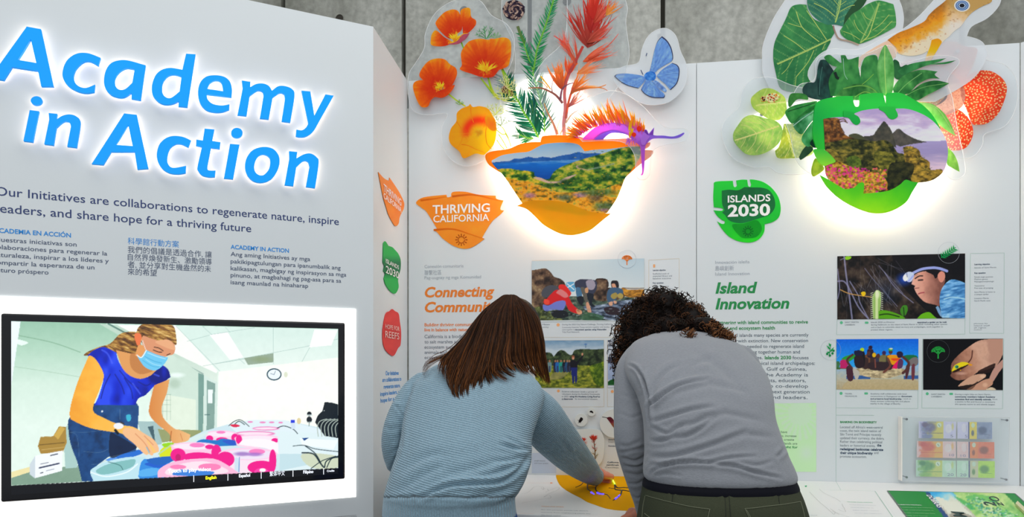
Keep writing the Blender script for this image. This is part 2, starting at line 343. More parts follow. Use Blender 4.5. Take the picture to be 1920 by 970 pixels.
# side board badges
SUN = [(math.cos(a), math.sin(a)) for a in np.arange(12)/12*2*math.pi]
def sun(cv, cx, cy, r, c):
    for x, y in SUN: cv.line(np.array([[cx+r*.62*x, cy+r*.62*y], [cx+r*x, cy+r*y]]), r*.2, c, .8)
    cv.ell(cx, cy, r*.5, r*.5, c, .8); cv.ell(cx, cy, r*.3, r*.3, c, 0)
PW = mat('white_lettering', (245, 243, 240), .5)
def badge(name, fr, loops, off, cf, parent, step=3): return sheet(name, fr, loops, off, PRINT, parent, .002, cf, step)
def q2(x0, y0, k): return lambda s: S(s, x0, y0, k)
zz = q2(700, 300, 2.108)
def org(X, Y): t = fbm(X, Y, 30, 5)+.0*X; return ramp(t, (0, (240, 132, 25)), (.5, (246, 146, 30)), (1, (250, 160, 44)))
bd = badge('thriving_badge', FR, [zz('*20,48 42,72 62,82 *64,70 85,100 105,132 122,170 *120,195 105,225 100,252 88,262 75,245 60,215 52,190 *40,150')], e*2+.002, lambda X, Y: ramp(fbm(X, Y, 12, 3), (0, (226, 118, 40)), (1, (240, 140, 50))), lw)
block('lettering', FR, [('THRIVING', 719.5, 358, 752.5, 13), ('CALIFORNIA', 719.5, 371.5, 752.5, 10)], .0055, PW, lw, bold=.01)
badge('islands_badge', FR, [zz('*40,330 48,322 *60,340 75,345 *85,355 98,370 108,395 108,430 100,460 *98,480 100,505 88,528 70,522 50,495 *42,470 *48,450 *40,440 *44,420 *38,405')], e*2+.002, lambda X, Y: mixc((30, 165, 70), (10, 110, 60), np.clip((1-np.abs((Y-501)/22))*1.5, 0, 1)), lw)
block('lettering', FR, [('ISLANDS', 723.5, 493, 748, 7.5), ('2030', 723.5, 511.5, 748, 13)], .0055, PW, lw, bold=.01)
badge('reefs_badge', FR, [zz('65,598 75,590 86,598 100,608 105,640 110,680 108,730 98,745 85,770 75,775 60,765 45,745 38,715 38,670 45,625 52,605')], e*2+.002, lambda X, Y: ramp(fbm(X, Y, 10, 9), (0, (200, 44, 44)), (1, (226, 66, 56))), lw)
block('lettering', FR, [('HOPE FOR', 722.5, 616, 749, 8), ('REEFS', 722.5, 633, 748.5, 12)], .0055, mat('pink_lettering', (245, 205, 195), .5), lw, bold=.004)
block('lettering', FR, [('Our Initiatives', 723, 704, 747.5, 7.5), ('are collaborations to', 717, 716.5, 752.5, 7.5), ('regenerate nature,', 719.5, 729.5, 750.5, 7.5), ('inspire leaders, and', 713, 743, 753, 7.5), ('hope for a thriving', 713.5, 755.5, 757, 7.5)], e, CYANT, lw, bold=.02)
# ================================================================ raised, halo-lit title letters
BLUE = mat('blue_acrylic', (0, 150, 240), .45, emit=.36, spec=.2); HALO = mat('warm_led_glow', (255, 240, 226), .5, emit=2.3)
sg = thing('title_sign', 'raised bright blue backlit letters reading Academy in Action, white glow behind', 'sign', FL.P(300, 200, .03))
LET = [
 ['*135,134 *207,147 *270,436 *208,436 *192,358 *60,338 *18,404 *-52,394', '*155,198 *183,318 *90,302'],
 ['*508,292 *496,331 455,310 420,314 385,347 372,385 378,415 400,437 435,444 *480,427 *476,464 440,470 400,464 355,442 325,410 315,370 330,318 360,285 400,268 450,270'],
 ['*736,330 *711,506 *664,498 *665,470 630,490 600,492 560,478 532,445 525,405 535,355 560,320 600,305 650,306', '*680,350 640,344 605,362 582,395 582,430 600,452 632,450 *668,418'],
 ['*940,271 *988,274 *947,541 *901,536 *903,512 870,525 830,527 795,510 770,475 768,430 785,382 815,354 860,343 *921,352', '*917,386 880,376 847,385 822,420 820,465 836,490 865,494 *907,462'],
 ['1085,380 1040,388 1010,420 1000,470 1012,522 1042,555 1085,567 1125,565 *1158,553 *1159,527 1120,533 1075,525 1050,503 *1044,476 *1170,490 1172,450 1160,410 1130,387', '*1047,449 1060,420 1090,405 1118,417 *1128,461'],
 ['*1222,407 *1265,413 *1264,440 1295,424 1330,422 1358,434 *1374,458 1405,436 1440,435 1475,450 1488,485 *1467,618 *1423,612 *1440,500 1435,475 1412,470 *1378,492 *1358,602 *1313,597 *1332,480 1325,462 1300,458 *1262,484 *1246,585 *1200,580 *1226,445'],
 ['*1524,458 *1568,462 *1588,583 *1644,477 *1686,483 1620,600 1585,660 1548,688 1515,692 *1495,687 *1498,655 1525,658 1545,645 *1558,622'],
 ['*150,556 *197,562 *165,718 *118,712'], ['dot', 184, 508, 29, 22],
 ['*246,571 *289,575 *286,603 315,585 350,578 385,588 406,622 *387,746 *339,740 *358,640 350,618 322,615 *285,645 *270,734 *223,728 *248,605'],
 ['*627,573 *691,580 *750,852 *694,856 *680,768 *562,768 *522,833 *463,828', '*648,632 *670,738 *586,732'],
 ['*965,710 *952,744 915,728 885,730 858,752 845,795 850,830 875,848 *940,838 *938,874 900,880 855,874 820,852 797,815 792,775 805,730 835,700 875,687 925,692'],
 ['*1034,650 *1083,654 *1072,712 *1114,719 *1110,752 *1066,747 *1048,840 1050,858 1065,862 *1089,862 *1086,894 1055,895 1020,885 1000,860 998,840 *1020,742 *990,735 *992,705 *1024,710'],
 ['*1162,727 *1210,731 *1178,905 *1131,901'], ['dot', 1197, 671, 29, 25],
 ['1325,743 1275,760 1245,800 1238,845 1250,885 1280,915 1325,923 1370,905 1400,865 1413,820 1405,780 1375,750', '1330,780 1300,795 1285,835 1288,865 1305,883 1330,885 1355,860 1365,825 1360,795'],
 ['*1461,764 *1502,768 *1498,800 1535,780 1570,776 1600,795 1610,825 *1592,950 *1546,944 *1564,842 1555,817 1530,815 *1497,845 *1482,940 *1438,935 *1462,800']]
for L_ in LET:
    k = 2.6943
    lp = [ell(L_[1]/k, L_[2]/k, L_[3]/k, L_[4]/k)] if L_[0] == 'dot' else [S(s, 0, 0, k, 6) for s in L_]
    lt = sheet('letter', FL, lp, .028, BLUE, sg, .012)
    sheet('halo_light', FL, lp, .0155, HALO, lt, .004)
# ================================================================ light box and television
lb = thing('light_box', 'glowing white backlit panel framing the television', 'light box', FL.P(330, 760, .0))
u1, v1 = FL.uv(667, 580); v0 = FL.uv(667, 932)[1]; slab('diffuser', FL, FL.uv(-60, 700)[0], u1, v0, v1, .0005, .004, mat('lit_diffuser', (255, 252, 248), .4, emit=1.45), lb)
tv = thing('television', 'wide black television mounted on a glowing white panel, showing a masked woman', 'television', FL.P(330, 760, .05))
o = .06; u0, v1 = FL.uv(.5, 586, o); u1 = FL.uv(647.5, 700, o)[0]; v1 = FL.uv(647, 605.3, o)[1]; v0 = FL.uv(647, 899, o)[1]
BEZ = mat('black_bezel', (24, 24, 28), .28); slab('casing', FL, u0, u1, v0, v1, .012, o-.002, BEZ, tv, .006)
def rectpx(fr, x0, yt, x1, yb, off): return x0, x1
BT = mat('bezel_glass', (20, 20, 26), .12); slab('glass', FL, u0+.006, u1-.006, v0+.006, v1-.006, o-.002, o-.001, BT, tv)
# --- picture on the screen, in photograph pixels
c = Cv(15, 596, 640, 916)
c.fill(lambda X, Y: ramp((Y-600)/200, (0, (150, 195, 170)), (.25, (176, 214, 192)), (.6, (214, 238, 224)), (1, (228, 246, 236))))
c.src(0, 590, 5.706)
c.line('200,225 560,300 860,405', 1.6, (120, 165, 135), .7); c.line('165,560 500,610 860,670', 1.0, (150, 185, 160), .6); c.poly('*112,70 *220,75 *120,760 *112,760', (236, 246, 255), sm=False); c.poly('180,265 300,300 240,330 180,312', (240, 255, 250), .9)
c.src(0, 560, 2.366)
c.poly('470,112 780,120 1500,135 1500,265 970,325', (216, 238, 230), sm=False); c.poly('*440,112 *520,118 *965,322 *960,600 *700,600 *640,230', (190, 216, 200), sm=False); c.poly('520,118 780,120 965,322 960,332 600,160', (246, 252, 244), sm=False)
c.line('480,112 740,252 900,335', 3, (90, 130, 120), sm=False)
c.poly('*970,325 *1500,262 *1500,790 *960,640', (246, 253, 240), sm=False); c.ell(1250, 420, 420, 140, (250, 255, 250), .8, .9)
for a in ('780,122 975,322', '905,125 900,125 1085,290', '830,190 940,160 1000,150 1130,130', '900,300 1100,262 1350,215 1500,180', '1212,130 1213,290', '1400,170 1340,280', '955,290 1090,268', '1000,128 1020,150'): c.line(a, .7, (160, 190, 184), .9, False)
c.poly('*930,162 *1010,150 *1080,262 *1020,272', (255, 255, 255)); c.poly('*1395,138 *1498,140 *1470,208 *1372,217', (255, 255, 255)); c.poly('*1083,265 *1212,243 *1212,283 *1100,295', (150, 170, 150), sm=False); c.ell(1160, 270, 40, 12, (140, 160, 120), .7, .5)
c.ell(1216, 337, 33, 27, (20, 60, 80)); c.ell(1216, 337, 28, 22, (235, 245, 250)); c.line('1200,333 1216,338 1222,322', .7, (60, 90, 110), 1, False); c.ell(1268, 338, 8, 12, (222, 228, 205))
# glass partition and door
c.poly('*700,250 *765,250 *895,335 *885,600 *700,600', (206, 228, 214), sm=False); c.ell(785, 340, 30, 10, (240, 255, 250), .9, .5); c.ell(775, 378, 24, 20, (170, 195, 175), .6, .4); c.poly('*700,420 *870,450 *870,600 *700,600', (226, 240, 222), sm=False)
c.poly('*880,330 *905,340 *900,600 *880,600', (120, 160, 150), sm=False); c.poly('*905,340 *965,372 *962,590 *905,600', (212, 232, 224), sm=False); c.poly('*918,362 *955,378 *950,585 *916,592', (132, 165, 156), sm=False); c.poly('*922,405 *944,405 *942,465 *922,465', (238, 248, 246), sm=False); c.line('908,516 930,516', 1.3, (70, 110, 110))
for y in (425, 450, 470, 500): c.line('710,%d 758,%d' % (y, y+2), .7, (140, 170, 150), .7, False)
for x in (722, 740, 757): c.line('%d,425 %d,540' % (x, x), .7, (140, 170, 150), .7, False)
c.poly('*610,545 *690,545 *720,560 *718,660 *640,660', (165, 195, 195), sm=False); c.poly('*655,570 *680,565 *690,650', (70, 100, 110), sm=False); c.poly('*700,580 *890,585 *900,610 *720,640', (150, 160, 110), sm=False)
# floor, boxes
c.poly('*50,795 *130,765 *350,740 *380,812 *50,830', (128, 160, 140), sm=False); c.poly('*50,770 *140,745 *140,768 *50,797', (236, 226, 170), sm=False); c.grain(4, 9, 2)
c.poly('*280,590 *300,560 *330,640 *345,750 *290,755', (170, 205, 200), sm=False)
c.poly('*168,655 *180,614 *235,612 *262,568 *292,570 *296,640 *280,680 *180,690', (170, 135, 60)); c.poly('*238,608 *268,566 *288,578 *258,626', (206, 170, 80)); c.line('175,650 285,640', 1.5, (110, 85, 35)); c.line('185,672 285,660', 1, (210, 180, 110))
c.poly('*155,698 *278,675 *275,765 *155,798', (242, 247, 252), sm=False); c.poly('*133,735 *155,700 *155,798 *133,782', (205, 218, 226), sm=False); c.line('175,752 262,732', 2.6, (50, 60, 90)); c.line('180,735 215,728', 1, (80, 90, 110)); c.line('180,775 190,773', 1.8, (60, 70, 90)); c.line('225,697 255,690', 2, (70, 80, 100)); c.line('205,765 240,757', 1, (120, 130, 150))
# table with tubs
c.poly('*450,730 *650,660 *840,620 *900,590 *1060,545 *1260,540 *1500,590 *1503,790 *400,820', (206, 230, 238), sm=False)
c.poly('*1010,560 *1100,540 *1260,540 *1500,600 *1500,640 *1100,640', (224, 240, 246), sm=False)
for (x, y, rx, ry) in ((1110, 548, 12, 4), (1165, 550, 14, 4), (1205, 550, 12, 4), (1245, 551, 10, 4), (1180, 577, 60, 9), (1130, 600, 90, 12)): c.ell(x, y, rx, ry, (236, 140, 196))
for (x, y, rx, ry) in ((1178, 577, 50, 5), (1130, 600, 75, 7)): c.ell(x, y, rx, ry, (248, 226, 240))
c.line('1015,565 1040,545 1070,540 1105,568', 1.2, (30, 50, 55)); c.line('1040,560 1060,545 1085,560', 1.4, (30, 60, 60)); c.poly('1020,562 1045,558 1065,566 1040,572', (220, 40, 80))
def tub(cx, cy, rx, ry, h, dots, body=(250, 214, 234), inner=(246, 232, 244)):
    c.poly(np.array([[(cx-rx)/2.366, 560+cy/2.366], [(cx+rx)/2.366, 560+cy/2.366], [(cx+rx*.9)/2.366, 560+(cy+h)/2.366], [(cx-rx*.9)/2.366, 560+(cy+h)/2.366]]), body); c.ell(cx, cy+h, rx*.9, ry*.8, body); c.ell(cx, cy, rx, ry, (255, 206, 232)); c.ell(cx, cy+2, rx*.9, ry*.78, inner)
    for dx, dy, r1, r2 in dots: c.ell(cx+dx, cy+dy, r1, r2, (240, 20, 140) if dy > 0 else (246, 130, 196))
tub(980, 600, 70, 14, 36, ((-50, 22, 16, 14), (5, 26, 26, 10), (62, 18, 16, 18), (0, -6, 20, 6))); c.poly('870,640 900,625 960,630 990,622 1060,635 1060,652 900,655', (30, 120, 200)); c.poly('985,632 1030,628 1062,640 1030,652', (40, 90, 200))
tub(1140, 620, 100, 16, 30, ((-80, 6, 14, 20), (80, 10, 16, 10))); c.poly('1065,640 1090,625 1180,625 1240,650 1235,690 1180,665 1070,650', (250, 244, 250))
c.poly('*830,628 *920,590 *925,600 *850,640 *700,690 *640,712', (214, 236, 234), sm=False)
c.poly('712,672 760,645 775,655 760,720 715,715', (214, 226, 30)); c.poly('720,645 765,640 770,655 730,660', (150, 215, 30)); c.line('705,690 760,650', 3, (186, 214, 160))
c.poly('470,715 520,700 600,672 640,680 600,700 500,722', (36, 110, 210)); c.poly('470,716 500,704 520,708 495,722', (90, 150, 230))
c.poly('615,725 660,712 720,720 760,735 750,790 620,800', (50, 140, 225)); c.poly('640,735 700,722 740,738 700,752', (30, 96, 205)); c.poly('620,765 680,752 720,765 690,785 620,790', (88, 176, 240)); c.poly('650,715 760,700 770,720 700,740', (30, 100, 190))
tub(860, 655, 102, 17, 50, ((-70, 40, 34, 30), (20, 48, 72, 20), (100, 28, 22, 34), (15, -4, 34, 10), (70, 4, 20, 10)), (252, 200, 228)); c.ell(790, 706, 12, 16, (196, 20, 110))
tub(1100, 690, 130, 28, 66, ((-100, 24, 40, 34), (60, 60, 62, 30), (110, 30, 16, 50), (40, -10, 36, 12)), (246, 226, 240), (238, 226, 244)); c.ell(1160, 775, 34, 22, (255, 120, 200), .5); c.ell(1075, 690, 34, 9, (150, 110, 190), .8, .4); c.ell(1130, 692, 32, 8, (160, 110, 200), .8, .4); c.line('1050,715 1050,765', 8, (205, 225, 240)); c.line('1062,705 1060,770', 1.3, (60, 130, 200)); c.ell(1165, 762, 14, 8, (250, 250, 250))
c.poly('*700,795 705,760 760,728 860,712 950,712 1010,740 1060,775 *1070,780', (252, 186, 218)); c.poly('740,760 800,735 900,722 980,745 1000,775 760,785', (250, 226, 238)); c.ell(790, 748, 36, 10, (248, 120, 180), .9); c.ell(930, 748, 50, 16, (248, 120, 180), .9); c.poly('770,785 800,760 900,765 950,770 920,785', (60, 130, 220))
c.poly('*385,780 400,760 470,725 560,705 620,703 *650,705 625,730 *612,800 *395,812', (190, 228, 238)); c.poly('425,765 480,735 560,718 600,715 590,745 540,765 460,782', (130, 190, 190)); c.line('400,770 470,790 560,772 610,735', 2.2, (235, 250, 252)); c.line('480,725 530,740 545,760', 1, (40, 90, 90))
# cables, tubs at the right
c.poly('*1230,590 *1500,600 *1503,755 *1240,765', (222, 240, 244), sm=False); c.poly('*1240,690 *1340,690 *1360,740 *1240,765', (196, 224, 232), sm=False); c.poly('*1330,620 *1500,630 *1480,670 *1340,650', (240, 248, 250), sm=False); c.poly('1340,690 1500,700 1500,750 1380,750', (206, 216, 190))
for a, w_ in (('1230,575 1260,566 1300,580 1320,600', 1.4), ('1300,655 1350,652 1400,668 1500,680', 1.2), ('1340,685 1390,690 1420,730 1437,750', 2.4), ('1355,655 1400,690 1430,745', 1.8), ('1440,750 1450,720 1500,700', 2), ('1450,750 1470,712 1500,705', 1.6), ('1380,755 1430,720 1490,700', 1.4)): c.line(a, w_, (24, 44, 54))
c.poly('*1340,620 *1370,618 *1350,632', (20, 70, 140), sm=False); c.poly('*1290,545 *1308,540 *1310,580 *1292,580', (210, 225, 240), sm=False); c.poly('*1290,540 *1308,540 *1308,552 *1290,552', (40, 60, 220), sm=False); c.ell(1326, 544, 9, 14, (226, 210, 160)); c.ell(1372, 512, 10, 10, (20, 30, 40)); c.ell(1372, 538, 12, 14, (20, 30, 40)); c.line('1362,518 1384,518', 2, (210, 225, 225)); c.line('1364,550 1384,548', 1.4, (190, 205, 205)); c.line('1372,550 1371,566', .9, (60, 80, 80))
c.poly('*1398,550 1410,520 *1430,500 *1440,460 1470,462 *1500,470 *1502,620 *1440,610', (14, 26, 36)); c.ell(1438, 498, 2, 2, (200, 210, 210))
for i in range(6): c.line('%d,612 %d,570 %d,545 %d,535' % (1412+i*16, 1408+i*16, 1420+i*18, 1450+i*18), 1.6, (176, 190, 180))
# woman on the screen
SK = (246, 176, 74); SK2 = (226, 150, 66)
c.src(0, 590, 5.706)
def jean(X, Y): return ramp(fbm(X, Y, 14, 4)+(X-160)/300, (0, (8, 30, 60)), (.5, (20, 66, 122)), (1, (34, 84, 144)))
c.src(0, 750, 4.848); c.poly('*870,30 1000,40 1240,30 1255,200 1240,440 *1220,470 *985,520 880,600 820,650 *850,740 *745,745 735,700 700,560 650,430 625,300 640,150', jean); c.poly('1000,310 1060,320 1200,400 1240,440 1100,500 1000,520', (8, 24, 54), .8)
for a in ('640,295 780,295 920,280', '760,470 900,480 980,450', '640,300 700,330 720,520', '830,590 900,580 970,550', '1090,90 1090,180'): c.line(a, .7, (110, 140, 170), .6)
c.ell(928, 106, 9, 9, (226, 236, 244)); c.poly('1150,140 1185,135 1190,180 1165,200 1148,170', (60, 180, 210))
c.src(0, 590, 5.706)
hair = lambda X, Y: ramp(fbm(X*.5+Y*.3, Y*2.2-X*.8, 7, 8, 4), (.2, (64, 40, 22)), (.45, (128, 84, 38)), (.6, (178, 132, 60)), (.8, (232, 196, 120)))
c.poly('1480,200 1300,200 1180,310 1050,350 920,410 900,440 960,430 1100,350 1250,420 1420,440 1500,350', hair)
c.poly('*1240,380 1420,420 1560,400 *1760,560 *1640,640 1480,700 1340,640', (224, 158, 92)); c.poly('1400,420 1500,440 1560,560 1640,600 1500,640 1400,560', (184, 116, 62), .7)
top = lambda X, Y: ramp(fbm(X, Y*.6, 22, 21, 2)+(240-X)/260, (.2, (0, 16, 130)), (.5, (6, 40, 205)), (.8, (40, 74, 240)))
c.poly('*935,440 1000,385 1090,350 1160,365 *1245,410 1262,480 1320,590 1400,660 1500,690 1600,660 *1650,620 *1740,540 1800,590 *1825,670 1740,730 *1640,775 1560,860 1480,900 *1450,970 *1010,970 1060,860 1105,700 1090,620 1030,520', top)
for a in ('1230,640 1300,760 1330,850', '1330,680 1400,800 1420,900', '1280,600 1380,720 1480,790', '1480,720 1560,760 1610,740', '1180,640 1120,760 1080,900'): c.line(a, 2.2, (0, 14, 110), .6)
for a in ('1090,380 1150,420 1200,520', '1650,640 1700,660', '1420,740 1500,850'): c.line(a, 3, (84, 104, 250), .6)
c.poly('1510,110 1620,95 1800,105 1860,130 1883,220 1883,330 1800,270 1700,300 1560,330 1500,250 1460,190', hair)
c.poly('1530,230 1600,250 1700,280 1800,270 1870,330 1860,420 1800,440 1740,460 1640,440 1560,380 1520,300', (220, 150, 110)); c.poly('1660,290 1800,270 1860,330 1860,380 1740,340', (236, 176, 130), .8); c.poly('1440,210 1490,200 1515,240 1500,320 1470,330 1445,270', (236, 120, 70)); c.poly('*1530,330 *1560,380 *1500,470 *1445,440 1480,330', (228, 156, 92))
c.line('1650,350 1700,360 1745,390', 1.7, (70, 42, 28)); c.line('1640,380 1690,400 1730,405', 1.6, (60, 34, 24)); c.line('1785,435 1820,420', 1.6, (70, 40, 30)); c.line('1525,280 1560,380', .9, (250, 250, 250))
c.poly('*1465,435 1510,455 *1560,378 1680,430 *1800,462 1750,540 1660,600 1560,570 1500,500', (110, 200, 240)); c.line('1465,435 1515,460 1565,385', 1.7, (245, 252, 255)); c.line('1580,410 1680,450 1770,475', 1.4, (190, 232, 250)); c.line('1550,450 1650,500 1730,520', 1, (60, 160, 210)); c.line('1525,490 1620,550 1700,565', 1, (70, 170, 215)); c.line('1560,480 1640,530 1720,548', 1.2, (170, 225, 245))
c.src(0, 560, 2.366)
arm = lambda X, Y: ramp(fbm(X, Y, 20, 6)*.35+(X-130)/140*.65, (0, (236, 150, 42)), (.4, (250, 184, 66)), (1, (246, 200, 120)))
c.poly('*395,252 420,265 450,310 460,350 440,410 412,495 460,530 530,560 590,570 640,600 690,640 *705,680 650,690 600,640 540,600 480,590 400,575 330,545 310,525 315,470 345,370', arm)
c.poly('*752,358 740,420 718,480 725,530 770,575 800,585 *845,605 835,630 800,640 765,640 750,600 700,560 665,520 662,480 680,400 *685,385', lambda X, Y: ramp((X-270)/90, (0, (214, 130, 60)), (1, (240, 190, 130))))
c.poly('555,575 600,580 650,605 685,630 705,665 695,680 650,625 680,690 660,690 620,640 655,688 640,690 600,650 570,625 545,600', (244, 190, 140)); c.line('600,600 640,640 665,680', 1.2, (200, 120, 80), .8); c.line('640,610 680,650', 1.2, (200, 120, 80), .8); c.line('650,660 662,685', 1.4, (90, 190, 230))
c.line('760,590 755,635', 2, (170, 90, 40), .7); c.line('800,600 810,630', 1.2, (190, 110, 60), .7)
c.ell(526, 566, 22, 14, (240, 240, 244)); c.ell(526, 566, 24, 16, (90, 70, 60), .0); c.line('512,585 522,598', 5, (20, 22, 30)); c.line('536,550 548,556', 3, (60, 50, 50))
# menu row
c.a[c.Y > 911.3-(c.X-22)*.0545] = (8, 10, 18)
u0, v1 = FL.uv(634, 617, o); v0_ = FL.uv(634, 889, o)[1]
def grid_px(name, fr, u0, u1, v0, v1, off, m, parent, cf, nx, ny, gain):
    U, Vv = np.meshgrid(np.linspace(u0, u1, nx), np.linspace(v1, v0, ny)); W = fr.W(U.ravel(), Vv.ravel(), off); px, py = proj(W); I = np.arange(nx*ny).reshape(ny, nx)
    return mk(name, W, np.stack([I[1:, :-1], I[1:, 1:], I[:-1, 1:], I[:-1, :-1]], -1).reshape(-1, 4), m, parent, lin(np.clip(cf(px, py), 0, 255))*gain)
pic = grid_px('picture', FL, FL.uv(21, 700, o)[0], u0, v0_, v1, o, SCREEN, tv, c, 560, 290, 1.05)
LW = mat('screen_white_text', (240, 244, 255), .5, emit=1); LY = mat('screen_yellow_text', (240, 236, 20), .5, emit=1)
block('menu_lettering', FL, [('Touch to play videos', 315, 887.5, 395.5, 6.2), ('Español', 448, 895.5, 469, 5.4), ('繁体中文', 505.5, 893, 534, 7.5), ('Filipino', 568.5, 888.5, 587.5, 5.4), ('Credits', 613, 885.5, 627, 3.4)], o+.001, LW, tv, bold=.02)
block('menu_lettering', FL, [('English', 385.5, 899.5, 406, 5.4)], o+.001, LY, tv, bold=.03)
b = MB()
for x, y in ((363.3, 896.5), (427.3, 894), (489.7, 890.5), (549.3, 887), (606.7, 883)):
    u, v = FL.uv(x, y, o); b.add(slabV(FL, u-.0009, u+.0009, v-.013, v+.008, o+.0008, o+.0012), BOXF)
b.build('menu_divider', LW, tv)['kind'] = 'stuff'
# ================================================================ back exhibit boards
uS = FW.uv(1306, 400)[0]; uE = FW.uv(1912.5, 700)[0]
def board(u0, u1, name, label):
    t = thing(name, label, 'exhibit panel', FW.W(np.array([(u0+u1)/2]), np.array([0.]), 0)[0]); slab('board', FW, u0+.0012, u1-.0012, 0, TOP, -.03, 0, WHITE, t); return t
pc = board(.0045, uS, 'exhibit_wall', 'white exhibit wall with the orange California section, left of the thin seam')
pi_ = board(uS, uE, 'exhibit_wall', 'white exhibit wall with the green islands section, right of the thin seam')
E1 = FW.W(np.array([uE]), np.array([0.]))[0]; uX = nrm([.62, -.785, 0]); FX = Frame(E1, uX, [uX[1], -uX[0], 0])
px_ = thing('exhibit_wall', 'blank white exhibit wall turning towards the visitors at the right edge', 'exhibit panel', E1+uX*.4)
slab('board', FX, .002, .9, 0, TOP, -.03, 0, WHITE, px_)
# ---- builder for printed cut-outs: every piece a little in front of the one before
class Ly:
    def __init__(s, fr, off, parent, thick=.0): s.fr, s.o, s.p, s.th = fr, off, parent, thick; s.mb = MB()
    def up(s, d=.00012): s.o += d
    def poly(s, name, P, col, step=None, parent=None, m=None):
        s.up(); L_ = P if isinstance(P, list) else [P]; return sheet(name, s.fr, L_, s.o, m or INK, parent or s.p, s.th, col, step)
    def add(s, P, col, step=None):
        s.up(.00004); W, Fl, V = sheetV(s.fr, [P], s.o, 0, step); s.mb.add(W, Fl, colr(col, V))
    def blade(s, p0, p1, w, c0, c1, bend=0, n=5, base=.35, pk=.35):
        s.up(.00002); p0 = np.array(p0, float); p1 = np.array(p1, float); d = p1-p0; q = np.array([-d[1], d[0]]); L_ = np.linalg.norm(d)+1e-6; nn = q/L_; t = np.linspace(0, 1, n+1); C = p0+d*t[:, None]+q*(bend*t*(1-t)*2)[:, None]
        ww = np.interp(t, [0, pk, 1], [base*w, w, .04*w])/2; A = C+nn*ww[:, None]; Bq = C-nn*ww[:, None]; P = np.concatenate([A, Bq]); W = s.fr.P(P[:, 0], P[:, 1], s.o)
        cc = np.clip(lin(np.clip(mixc(c0, c1, t), 0, 255))/KP, 0, .93); s.mb.add(W, [(i, i+1, n+2+i, n+1+i) for i in range(n)], np.concatenate([cc, cc]))
    def stroke(s, P, w, c, c1=None):
        s.up(.00004); P = np.asarray(P, float); T = np.gradient(P, axis=0); T /= np.linalg.norm(T, axis=1)[:, None]+1e-9; Nn = np.stack([-T[:, 1], T[:, 0]], -1); w0, w1 = w if isinstance(w, tuple) else (w, w); t = np.linspace(0, 1, len(P)); ww = (w0+(w1-w0)*t)[:, None]/2
        Q = np.concatenate([P+Nn*ww, P-Nn*ww]); n = len(P); cc = np.clip(lin(np.clip(mixc(c, c1 if c1 is not None else c, t), 0, 255))/KP, 0, .93); s.mb.add(s.fr.P(Q[:, 0], Q[:, 1], s.o), [(i, i+1, n+i+1, n+i) for i in range(n-1)], np.concatenate([cc, cc]))
    def build(s, name, parent=None, stuff=False):
        o = s.mb.build(name, INK, parent or s.p); s.mb = MB()
        if stuff: o['kind'] = 'stuff'
        return o
R = random.Random(3)
def ju(c, a): k = R.uniform(-a, a); return np.clip(np.array(c, float)+k, 0, 255)
LED = mat('warm_led_strip', (255, 240, 224), .5, emit=1.0)
def ledm(name, e): return mat(name, (255, 241, 226), .5, emit=e)
def spacer(fr, x, y, o1, par): # standoff bolt that holds a sheet off the wall
    P = fr.P(x, y, o1-.001); V, Fc = tubeV([P-fr.n*(o1-.002), P], .007, 10); mk('standoff', V, Fc, mat('steel', (170, 172, 176), .25, 1), par)
def clearsheet(fr, P, off, par, m=None, edge=.0011):
    o = sheet('clear_sheet', fr, P, off, m or CLEAR, par, .003); outline('bright_edge', fr, P, off-.0012, edge, EDGE, par); return o
# ================================================================ California cut-outs
g1 = q2(760, 0, 2.109); gB = q2(900, 240, 4.619); gC = q2(1040, 160, 5.388); gD = q2(770, 0, 6.06); gE = q2(770, 100, 4.62); gF = q2(920, 0, 6.93); gG = q2(920, 130, 6.93); gH = q2(1140, 50, 6.47)
# poppies
pp = thing('poppy_cutout', 'clear sheet printed with four orange poppies, leftmost above the orange bowl', 'cutout', FW.P(850, 150, .045))
clearsheet(FW, g1('40,250 75,190 80,130 120,50 200,0 290,0 340,60 400,95 430,150 425,230 400,300 375,420 440,520 *445,560 330,625 250,658 185,635 148,580 145,500 165,450 80,455 25,430 10,350 15,290'), .036, pp)
spacer(FW, 872, 262, .036, pp)
ly = Ly(FW, .0372, pp)
for P, w_ in ((gD('590,480 610,560', ), 0),): pass
def op(s, ox, oy, k): return S(s, ox, oy, k, closed=False)
GRN = (120, 178, 40); YG = (196, 206, 60)
for s_, w_ in (('575,480 605,560', 3.2), ('1040,780 1100,900 1130,1100', 4), ('800,890 860,970 960,1100', 3.5), ('880,880 900,970 930,1060', 3.5)): ly.stroke(op(s_, 770, 0, 6.06), w_*.8, GRN)
for s_, w_ in (('325,350 400,410 475,460', 3.2), ('610,220 680,300 760,400', 3), ('680,230 710,320 770,400', 3), ('745,750 780,800 810,830', 2.2), ('760,700 800,760 835,825', 2.2), ('740,660 790,700 825,700', 2.4), ('820,690 850,750 870,810', 2), ('740,600 800,650 850,740', 1.8), ('790,140 830,260 860,330', 3.4)): ly.stroke(op(s_, 770, 100, 4.62), w_*.85, (150, 186, 40), (206, 200, 50))
def dill(cx, cy, n, r, c, a0=-150, a1=-30):
    for i in range(n):
        a = math.radians(a0+(a1-a0)*i/(n-1)+R.uniform(-6, 6)); L_ = r*R.uniform(.7, 1); x, y = cx+L_*math.cos(a), cy+L_*math.sin(a); ly.blade((cx, cy), (x, y), 1.5, ju(c, 20), ju(c, 30), R.uniform(-.2, .2))
        for q in (.5, .75):
            for sg_ in (-.5, .5): ly.blade((cx+(x-cx)*q, cy+(y-cy)*q), (cx+(x-cx)*q+L_*.3*math.cos(a+sg_), cy+(y-cy)*q+L_*.3*math.sin(a+sg_)), 1.3, ju(c, 20), ju(c, 30))
